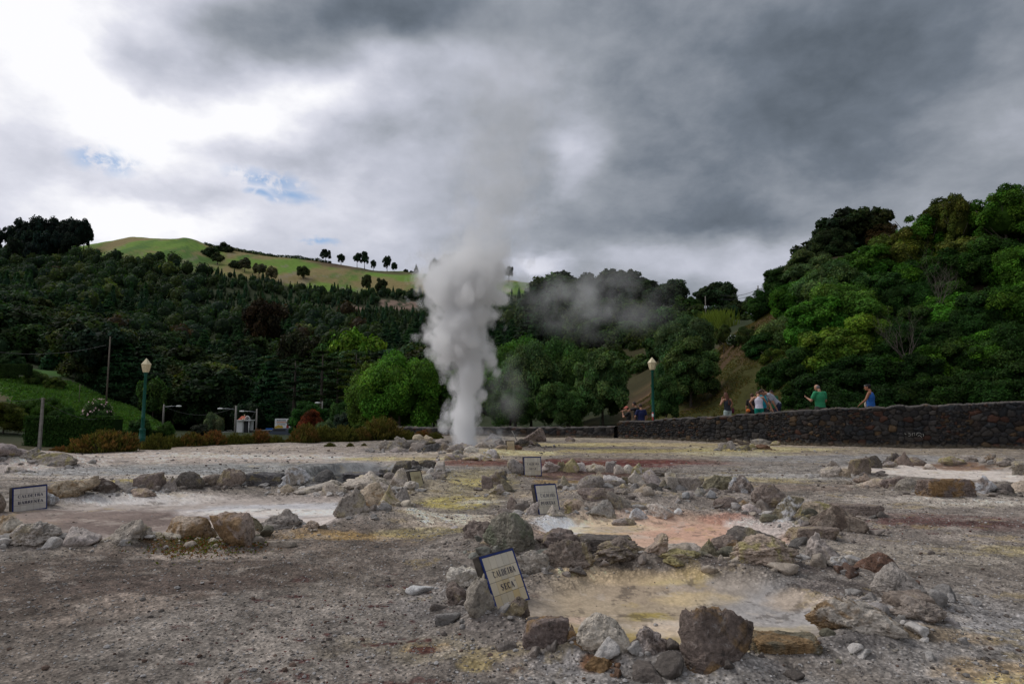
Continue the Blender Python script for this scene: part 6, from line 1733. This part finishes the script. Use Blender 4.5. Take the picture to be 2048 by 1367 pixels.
def person(px, Yp, ztop, label, H=1.72, face=0.0, lean=0.0, skin=SK, top=(.3,.3,.3), sleeve='short', bottom=(.05,.05,.08), blen='long', hair=(.03,.02,.015), hairlen='short',
           armL=None, armR=None, build=1.0, nod=.25, zfeet=None, extra=None, headturn=0.0):
    """local frame: x to the person's right, y the way they face"""
    s = H/1.75
    x = (px-1024)/FPX*Yp
    zf = (ztop - H) if zfeet is None else zfeet
    o = empty('person', (x, Yp, zf), face); tag(o, label, 'person', None)
    hip = Vector((0, 0, .93*s))
    RL = Matrix.Rotation(-lean, 3, 'X')
    def U(v): return hip + RL @ (Vector(v)*s - hip)          # upper body point
    w = build
    sh = {q: U((q*.175*w, 0, 1.42)) for q in (-1, 1)}
    hd = U((0, .03, 1.53)) + (RL @ Matrix.Rotation(-nod, 3, 'X') @ Vector((0, .035, .115)))*s
    HM = (RL @ Matrix.Rotation(-nod, 3, 'X') @ Matrix.Rotation(headturn, 3, 'Z')).to_4x4()
    def Hh(v): return hd + (HM.to_3x3() @ Vector(v))*s
    body = [ellp(U((0,0,.95)), (.155*s*w,.105*s*w,.12*s), RL.to_4x4()), ellp(U((0,.01,1.10)), (.135*s*w,.10*s*w,.15*s), RL.to_4x4()), ellp(U((0,0,1.28)), (.155*s*w,.105*s*w,.17*s), RL.to_4x4()),
            cap3(sh[-1], sh[1], .055*s, .055*s), cap3(U((0,0,1.40)), U((0,.02,1.53)), .062*s, .052*s),
            ellp(Hh((0,0,0)), (.074*s,.092*s,.112*s), HM), ellp(Hh((0,.035,-.055)), (.052*s,.055*s,.05*s), HM), cap3(Hh((0,.085,.02)), Hh((0,.108,-.015)), .010*s, .014*s, 6),
            ellp(Hh((-.076,-.005,0)), (.012*s,.02*s,.03*s), HM), ellp(Hh((.076,-.005,0)), (.012*s,.02*s,.03*s), HM)]
    cloth = [ellp(U((0,0,.95)), (.168*s*w,.125*s*w,.12*s), RL.to_4x4()), ellp(U((0,.01,1.10)), (.152*s*w,.118*s*w,.15*s), RL.to_4x4()), ellp(U((0,0,1.27)), (.170*s*w,.122*s*w,.165*s), RL.to_4x4())]
    for zz, rx_, ry_ in [(1.02,.160,.122),(1.06,.156,.12),(1.16,.158,.119),(1.21,.164,.121),(1.33,.168,.115)]:
        cloth.append(ellp(U((0,.004,zz)), (rx_*s*w, ry_*s*w, .075*s), RL.to_4x4()))
    cloth.append(ellp(U((0,-.02,1.39)), (.11*s*w,.075*s*w,.085*s), RL.to_4x4()) if sleeve != 'none' else ellp(U((0,-.02,1.37)), (.085*s*w,.085*s*w,.10*s), RL.to_4x4()))
    body += [ellp(U((0,.004,zz)), (.142*s*w,.10*s*w,.08*s), RL.to_4x4()) for zz in (1.02, 1.18)]
    if sleeve != 'none': cloth.append(cap3(sh[-1]*.97+sh[1]*.03, sh[1]*.97+sh[-1]*.03, .066*s, .066*s))
    else: cloth += [cap3(U((q*.095*w,.0,1.30)), U((q*.085*w,-.0,1.45)), .052*s, .028*s) for q in (-1, 1)]
    defarm = {-1: ((-.25*w, .02, 1.14), (-.27*w, .10, .90)), 1: ((.25*w, .02, 1.14), (.27*w, .10, .90))}
    for q, arm in ((-1, armL), (1, armR)):
        e_, h_ = arm if arm else defarm[q]
        e = U(e_); hnd = U(h_)
        body += [cap3(sh[q], e, .047*s*w, .038*s*w), cap3(e, hnd, .038*s*w, .026*s)]
        if sleeve == 'short': cloth.append(cap3(sh[q], sh[q].lerp(e, .62), .062*s*w, .058*s*w))
        d = (hnd-e).normalized(); side = d.cross(Vector((0, 1, 0)));
        if side.length < .2: side = d.cross(Vector((0, 0, 1)))
        side.normalize(); nrm = d.cross(side).normalized()
        pc = hnd + d*.045*s
        rotm = Matrix((side, nrm, d)).transposed().to_4x4()
        body.append(ellp(pc, (.040*s, .016*s, .052*s), rotm))
        for k, (ox, L_) in enumerate([(-.030, .058), (-.010, .070), (.010, .066), (.029, .050)]):
            a0 = pc + side*ox*s + d*.038*s; a1 = a0 + (d*.9 + nrm*.25).normalized()*L_*.55*s; a2 = a1 + (d*.6 + nrm*.75).normalized()*L_*.5*s
            body += [cap3(a0, a1, .0095*s, .0088*s, 6), cap3(a1, a2, .0088*s, .0075*s, 6)]
        t0 = pc - side*.036*s*q - d*.02*s; t1 = t0 + (d*.7 - side*.7*q + nrm*.2).normalized()*.038*s; t2 = t1 + (d*.9 + nrm*.4).normalized()*.028*s
        body += [cap3(t0, t1, .012*s, .010*s, 6), cap3(t1, t2, .010*s, .008*s, 6)]
    pants = [ellp((0,0,.93*s), (.168*s*w,.122*s*w,.12*s))]
    if lean > .3: pants.append(ellp(U((0,-.01,.97)), (.165*s*w,.12*s*w,.10*s)))
    for q in (-1, 1):
        hj = Vector((q*.09*w, 0, .90))*s; kn = Vector((q*.10, .03, .50))*s; an = Vector((q*.10, -.02, .09))*s
        body += [cap3(hj, kn, .083*s*w, .052*s), cap3(kn, an, .052*s, .036*s), cap3(an+Vector((0,-.02,-.045))*s, an+Vector((0,.15,-.055))*s, .036*s, .03*s)]
        if blen == 'long': pants += [cap3(hj, kn, .098*s*w, .07*s), cap3(kn, an, .07*s, .055*s)]
        elif blen == 'knee': pants += [cap3(hj, kn+Vector((0,0,.02)), .10*s*w, .078*s)]
        else: pants += [cap3(hj, hj.lerp(kn, .38), .102*s*w, .096*s)]
    fuse('body', body, .0085, pmat(skin, .55), o)
    fuse('shirt', cloth, .012, pmat(top), o, 5)
    fuse('trousers' if blen == 'long' else 'shorts', pants, .013, pmat(bottom), o)
    hr = [ellp(Hh((0,-.012,.018)), (.083*s,.094*s,.108*s), HM)]
    if hairlen == 'bald': hr = [ellp(Hh((0,-.022,-.005)), (.079*s,.083*s,.085*s), HM)]
    if hairlen == 'long': hr += [cap3(Hh((0,-.05,-.02)), U((0,-.095,1.22)), .075*s, .055*s), cap3(Hh((-.05,-.03,0)), U((-.07,-.07,1.30)), .05*s, .035*s), cap3(Hh((.05,-.03,0)), U((.07,-.07,1.30)), .05*s, .035*s)]
    if hairlen == 'bun': hr += [ellp(Hh((0,-.09,.05)), (.06*s,.055*s,.055*s), HM)]
    # keep the face clear: cut the front of the hair volume
    ho = fuse('hair', hr, .011, pmat(hair, .6), o)
    inv = HM.to_3x3().inverted()
    bmv = ho.data.vertices
    for v in bmv:
        l = (inv @ (v.co - hd))/s
        if l.y > .028 and l.z < .055 and abs(l.x) < .09 and l.z > -.16:
            l.y = .028 - (l.y-.028)*.2; l.x *= .86
            v.co = hd + (HM.to_3x3() @ l)*s
    eye = join([ellp(Hh((q*.031,.083,.008)), (.011*s,.008*s,.008*s)) for q in (-1, 1)]); mk('eyes', *eye, pmat((.03,.02,.02), .3), parent=o)
    mk('mouth', *ellp(Hh((0,.087,-.052)), (.022*s,.008*s,.006*s)), pmat((.30,.08,.07), .5), parent=o)
    if extra: extra(o, U, Hh, s, HM)
    return o
def zt_(px, py, Y_): return P(px, py, Y_).z
def pathz(px, Y_): return float(terr(np.array([(px-1024)/FPX*Y_]), np.array([float(Y_)]))[0])
def put(px, ptop, Y_, label, bend=0.0, **kw):
    """stand on the walkway; height from the photograph"""
    top = zt_(px, ptop, Y_)
    Hh_ = kw.pop('H', None)
    if Hh_ is None: Hh_ = 1.7
    return person(px, Y_, top, label, H=Hh_, **kw)
def cap_hat(col):
    def f(o, U, Hh, s, HM):
        fuse('cap', [ellp(Hh((0,-.005,.045)), (.09*s,.10*s,.08*s), HM), ellp(Hh((0,.11,.05)), (.06*s,.07*s,.012*s), HM)], .01, pmat(col), o)
    return f
def bag(col, at, r=(.09,.06,.12), strap=True, scol=None, st=None):
    def f(o, U, Hh, s, HM):
        mk('bag', *ellp(U(at), r), pmat(col), parent=o)
        if strap:
            a, b_ = st if st else ((-.12,.12,1.40), (.14,.13,1.05))
            mk('strap', *tube([U(at), U(a)*.5+U(b_)*.5 if False else U(b_), U(a), U((a[0], -.06, 1.43))], .016, 6), pmat(scol or col), parent=o)
    return f
# facing: 0 = away from the camera (+Y); +90 deg = towards the left of the picture
put(1256, 812, 31.2, 'person in a coral cap and black shirt raising both hands to the face', H=1.62, face=R(75), top=(.02,.02,.02), hair=(.03,.02,.02), armL=((-.18,.24,1.22),(-.03,.28,1.42)), armR=((.18,.24,1.22),(.04,.30,1.40)), extra=cap_hat((.60,.16,.12)), bottom=(.05,.05,.07))
put(1271, 803, 32.0, 'man in a black shirt stretching one arm out behind the navy shirt', H=1.78, face=R(60), top=(.02,.02,.022), hair=(.03,.02,.015), armL=((-.30,.25,1.36),(-.32,.52,1.34)), bottom=(.04,.04,.05))
put(1281, 807, 30.8, 'man in a navy T-shirt with his back turned at the wall corner', H=1.70, face=R(12), top=(.012,.018,.075), hair=(.04,.025,.02), armL=((-.28,.04,1.16),(-.24,.20,.98)), armR=((.27,.02,1.16),(.25,.12,.92)), build=1.06, bottom=(.05,.05,.05))
put(1453, 784, 28.3, 'woman with long auburn hair, dark top and pale shorts', H=1.64, face=R(20), top=(.03,.035,.045), sleeve='none', hair=(.10,.035,.018), hairlen='long', armL=((-.27,.12,1.20),(-.12,.20,1.44)), armR=((.30,.04,1.22),(.26,.16,1.04)), bottom=(.42,.50,.46), blen='short', extra=bag((.10,.02,.035), (.27,-.02,.95), (.07,.05,.13), False))
put(1516, 779, 26.9, 'woman in a white vest and green shorts seen from behind', H=1.60, face=R(-12), lean=.18, nod=.6, top=(.62,.60,.68), sleeve='none', hair=(.10,.05,.03), armL=((-.36,.02,1.24),(-.26,.16,1.08)), armR=((.34,.16,1.22),(.40,.34,1.10)), bottom=(.0,.22,.16), blen='short', skin=(.50,.26,.16), build=1.06)
put(1502, 786, 27.6, 'person in black with an orange bag, mostly behind the white vest', H=1.58, face=R(-30), top=(.02,.015,.015), hair=(.08,.04,.02), bottom=(.015,.015,.018), extra=bag((.62,.16,.03), (-.14,-.16,.98), (.085,.06,.07), False))
put(1554, 776, 27.2, 'man in a grey T-shirt bending forward over the wall walk', H=1.92, face=R(78), lean=.72, nod=.35, zfeet=pathz(1554, 27.2)-.02, top=(.33,.34,.38), hair=(.05,.025,.02), armL=((-.20,.10,1.10),(-.16,.16,.86)), armR=((.20,.14,1.14),(.10,.26,.92)), bottom=(.012,.015,.035), build=1.05)
put(1527, 777, 28.4, 'blond person in a turquoise top between white vest and grey shirt', H=1.66, face=R(150), lean=.15, nod=.5, top=(.01,.28,.36), hair=(.30,.20,.09), bottom=(.05,.05,.06))
put(1545, 779, 29.2, 'dark haired person in a green top behind the bending man', H=1.68, face=R(120), nod=.5, top=(.01,.12,.05), hair=(.04,.025,.02), bottom=(.03,.03,.04))
put(1638, 767, 25.3, 'heavy grey haired man in a green T-shirt seen from behind', H=1.86, face=R(22), nod=.45, top=(.03,.26,.11), hair=(.16,.14,.14), hairlen='bald', armL=((-.30,.10,1.16),(-.28,.30,1.26)), armR=((.27,.02,1.16),(.26,.16,1.02)), build=1.22, bottom=(.05,.045,.04), headturn=R(18))
def shades(o, U, Hh, s, HM):
    mk('sunglasses', *join([ellp(Hh((q*.035,.065,.085)), (.026*s,.02*s,.016*s)) for q in (-1, 1)]), pmat((.5,.5,.5), .2), parent=o)
    bag((.62,.52,.42), (-.02,.17,1.0), (.04,.05,.11), True, (.62,.55,.48), ((-.12,.02,1.44),(-.10,.13,1.15)))(o, U, Hh, s, HM)
put(1739, 768, 24.5, 'woman in a blue sleeveless top with sunglasses pushed up on black hair', H=1.72, face=R(48), top=(.02,.12,.40), sleeve='none', hair=(.008,.007,.008), hairlen='bun', skin=(.36,.16,.09), armL=((-.25,.10,1.18),(-.22,.30,1.02)), armR=((.26,.0,1.18),(.24,.06,.96)), build=1.15, bottom=(.05,.05,.07), headturn=R(15), extra=shades)

# ------------------------------------------------------------------ steam
def fcurve(t, v, pts):
    nd = t.new('ShaderNodeFloatCurve')
    c_ = nd.mapping.curves[0]
    while len(c_.points) < len(pts): c_.points.new(.5, .5)
    for p_, (a, b) in zip(c_.points, pts): p_.location = (a, b); p_.handle_type = 'AUTO'
    nd.mapping.update(); t.put(nd.inputs[1], v)
    return nd.outputs[0]
YV = G(926, 890).y
def prow(py): return P(926, py, YV).z
def steam_col(name, label, rows, ztop, dens, tr, seed, Yc, amp=.45, nsc=1.15, colr=(1,1,1), step=1.0, billow=True):
    """rows: (py, px centre, half width px, density) from the ground up"""
    zs = [P(926, r_[0], Yc).z for r_ in rows]; z0, z1 = zs[0]-.15, zs[-1]
    zs[0] = z0
    cx = [(r_[1]-926)/FPX*Yc for r_ in rows]; rr = [r_[2]*.98/FPX*Yc for r_ in rows]
    x_w = (926-1024)/FPX*Yc
    m, t = mat(name)
    c = t.new('ShaderNodeTexCoord').outputs['Object']
    X_, Yq, Z_ = t.sep(c)[:3]
    zn = t.math('DIVIDE', t.math('SUBTRACT', Z_, z0), z1-z0)
    CXr = 4.0
    fcx = fcurve(t, zn, [((z-z0)/(z1-z0), .5 + a/CXr/2) for z, a in zip(zs, cx)])
    RM = 4.0
    fr = fcurve(t, zn, [((z-z0)/(z1-z0), a/RM) for z, a in zip(zs, rr)])
    fd = fcurve(t, zn, [((z-z0)/(z1-z0), r_[3]) for z, r_ in zip(zs, rows)])
    ax = t.math('MULTIPLY', t.math('SUBTRACT', fcx, .5), CXr*2)
    rad = t.math('MULTIPLY', fr, RM)
    co = t.comb(t.math('ADD', X_, seed*3.1), Yq, t.math('MULTIPLY', Z_, .85))
    n0 = t.noise(co, nsc*.55, 2.0, .5, col=True)
    wv_ = t.vmath('SCALE', t.vmath('SUBTRACT', n0, (.5,.5,.5)), scale=1.0)
    co2 = t.vmath('ADD', co, wv_)
    n1 = t.noise(co2, nsc, 4.0, .55)
    n2 = t.noise(co2, nsc*3.2, 3.0, .55)
    d = t.vmath('LENGTH', t.comb(t.math('DIVIDE', t.math('SUBTRACT', X_, ax), rad), t.math('DIVIDE', Yq, rad), 0.0))
    k = t.math('ADD', t.math('SUBTRACT', 1.0, d), t.math('ADD', t.math('MULTIPLY', t.math('SUBTRACT', n1, .5), amp*4.2), t.math('MULTIPLY', t.math('SUBTRACT', n2, .5), amp*1.4)))
    if billow:
        vo = t.new('ShaderNodeTexVoronoi', feature='SMOOTH_F1'); t.put(vo.inputs['Vector'], t.vmath('ADD', co, t.vmath('SCALE', wv_, scale=.6))); vo.inputs['Scale'].default_value = 1.7; vo.inputs['Smoothness'].default_value = .25
        k = t.math('ADD', k, t.math('MULTIPLY', t.math('SUBTRACT', .46, vo.outputs['Distance']), 1.0))
    den = t.maprange(k, .02, tr)
    den = t.math('MULTIPLY', t.math('MULTIPLY', den, fd), dens)
    v = t.new('ShaderNodeVolumePrincipled')
    v.inputs['Color'].default_value = (*colr, 1); v.inputs['Anisotropy'].default_value = .2
    t.put(v.inputs['Density'], den)
    o_ = t.new('ShaderNodeOutputMaterial'); t.l.new(v.outputs[0], o_.inputs['Volume'])
    m.cycles.volume_step_rate = step
    # domain: a wobbly sleeve round the axis
    V = []; F = []; n = 14; K = 26
    for i in range(K):
        z = z0 + (z1-z0)*i/(K-1)
        a = np.interp(z, zs, cx); r_ = np.interp(z, zs, rr)*1.0 + .0
        r_ = r_*(1+amp*1.0) + .12
        for j in range(n):
            q = 2*math.pi*j/n; V.append((a+math.cos(q)*r_, math.sin(q)*r_, z))
    for i in range(K-1):
        for j in range(n): F.append((i*n+j, i*n+(j+1) % n, (i+1)*n+(j+1) % n, (i+1)*n+j))
    b0 = len(V); V.append((np.interp(z0, zs, cx), 0, z0)); V.append((np.interp(z1, zs, cx), 0, z1))
    T = [(b0, (j+1) % n, j) for j in range(n)] + [(b0+1, (K-1)*n+j, (K-1)*n+(j+1) % n) for j in range(n)]
    o = mk(name, V, [np.array(F), np.array(T)], m, loc=(x_w, Yc, 0))
    return tag(o, label, 'steam', kind='stuff')
steam_col('steam', 'dense white steam column rising from the main vent', [
    (893, 926, 30, 1.0), (870, 926, 36, 1.0), (840, 926, 38, 1.0), (800, 928, 40, 1.0), (765, 936, 46, 1.0), (735, 934, 52, .95), (705, 920, 66, .95), (670, 905, 74, .9),
    (640, 925, 68, .8), (600, 924, 94, .75), (560, 926, 104, .6), (525, 932, 98, .36), (495, 950, 84, .16), (460, 970, 84, .07), (380, 995, 98, .04), (280, 1010, 112, .024), (170, 1020, 124, .012), (60, 1010, 130, .0)], 14, 6.5, .42, 1.0, YV+.2, amp=.44, nsc=1.0)
def puff(name, label, px, py, Yc, rx, ry, dens, seed, sc=.5, rdep=None):
    c0 = P(px, py, Yc); ax = rx/FPX*Yc; az_ = ry/FPX*Yc; ay = rdep or ax*.6
    m, t = mat(name)
    c = t.new('ShaderNodeTexCoord').outputs['Object']
    d = t.vmath('LENGTH', t.vmath('MULTIPLY', c, (1/ax, 1/ay, 1/az_)))
    co = t.vmath('ADD', c, (seed*5.0, 0, 0))
    n0 = t.noise(co, sc, 2.0, .5, col=True)
    n1 = t.noise(t.vmath('ADD', co, t.vmath('SCALE', n0, scale=1.2/sc*.4)), sc*1.3, 4.0, .55)
    k = t.math('MULTIPLY', t.maprange(d, 1.0, .1), t.maprange(n1, .38, .66))
    v = t.new('ShaderNodeVolumePrincipled'); v.inputs['Anisotropy'].default_value = .2; v.inputs['Color'].default_value = (.97,.97,.97,1)
    t.put(v.inputs['Density'], t.math('MULTIPLY', k, dens))
    o_ = t.new('ShaderNodeOutputMaterial'); t.l.new(v.outputs[0], o_.inputs['Volume'])
    V, F = ico(2); o = mk(name, V*np.array([ax, ay, az_])*1.03, F, m, loc=c0)
    return tag(o, label, 'steam', kind='stuff')
puff('steam', 'thin drifting steam in front of the knoll woods', 1190, 600, 40, 210, 105, .30, 1, .5, 2.6)
puff('steam', 'faint steam veil just right of the main column', 1010, 780, 25, 60, 100, .38, 2, 1.2, .9)
puff('steam', 'low steam lying over the vent pool stones', 990, 872, 23.0, 62, 22, 1.6, 3, 2.2, .7)
puff('steam', 'thin steam over the dark basin', 690, 930, 14.2, 120, 30, .9, 4, 2.0, .8)
puff('steam', 'wisp of steam at the pink pool corner', 1115, 1045, 6.6, 50, 18, 1.6, 5, 7.0, .22)
puff('steam', 'faint wisp of steam over the pale pool by the wall', 1890, 925, 14.5, 60, 20, .9, 6, 2.5, .6)
puff('steam', 'faint steam over the near stone slabs of the pale pool', 1790, 975, 11.0, 60, 18, .8, 7, 3.0, .5)
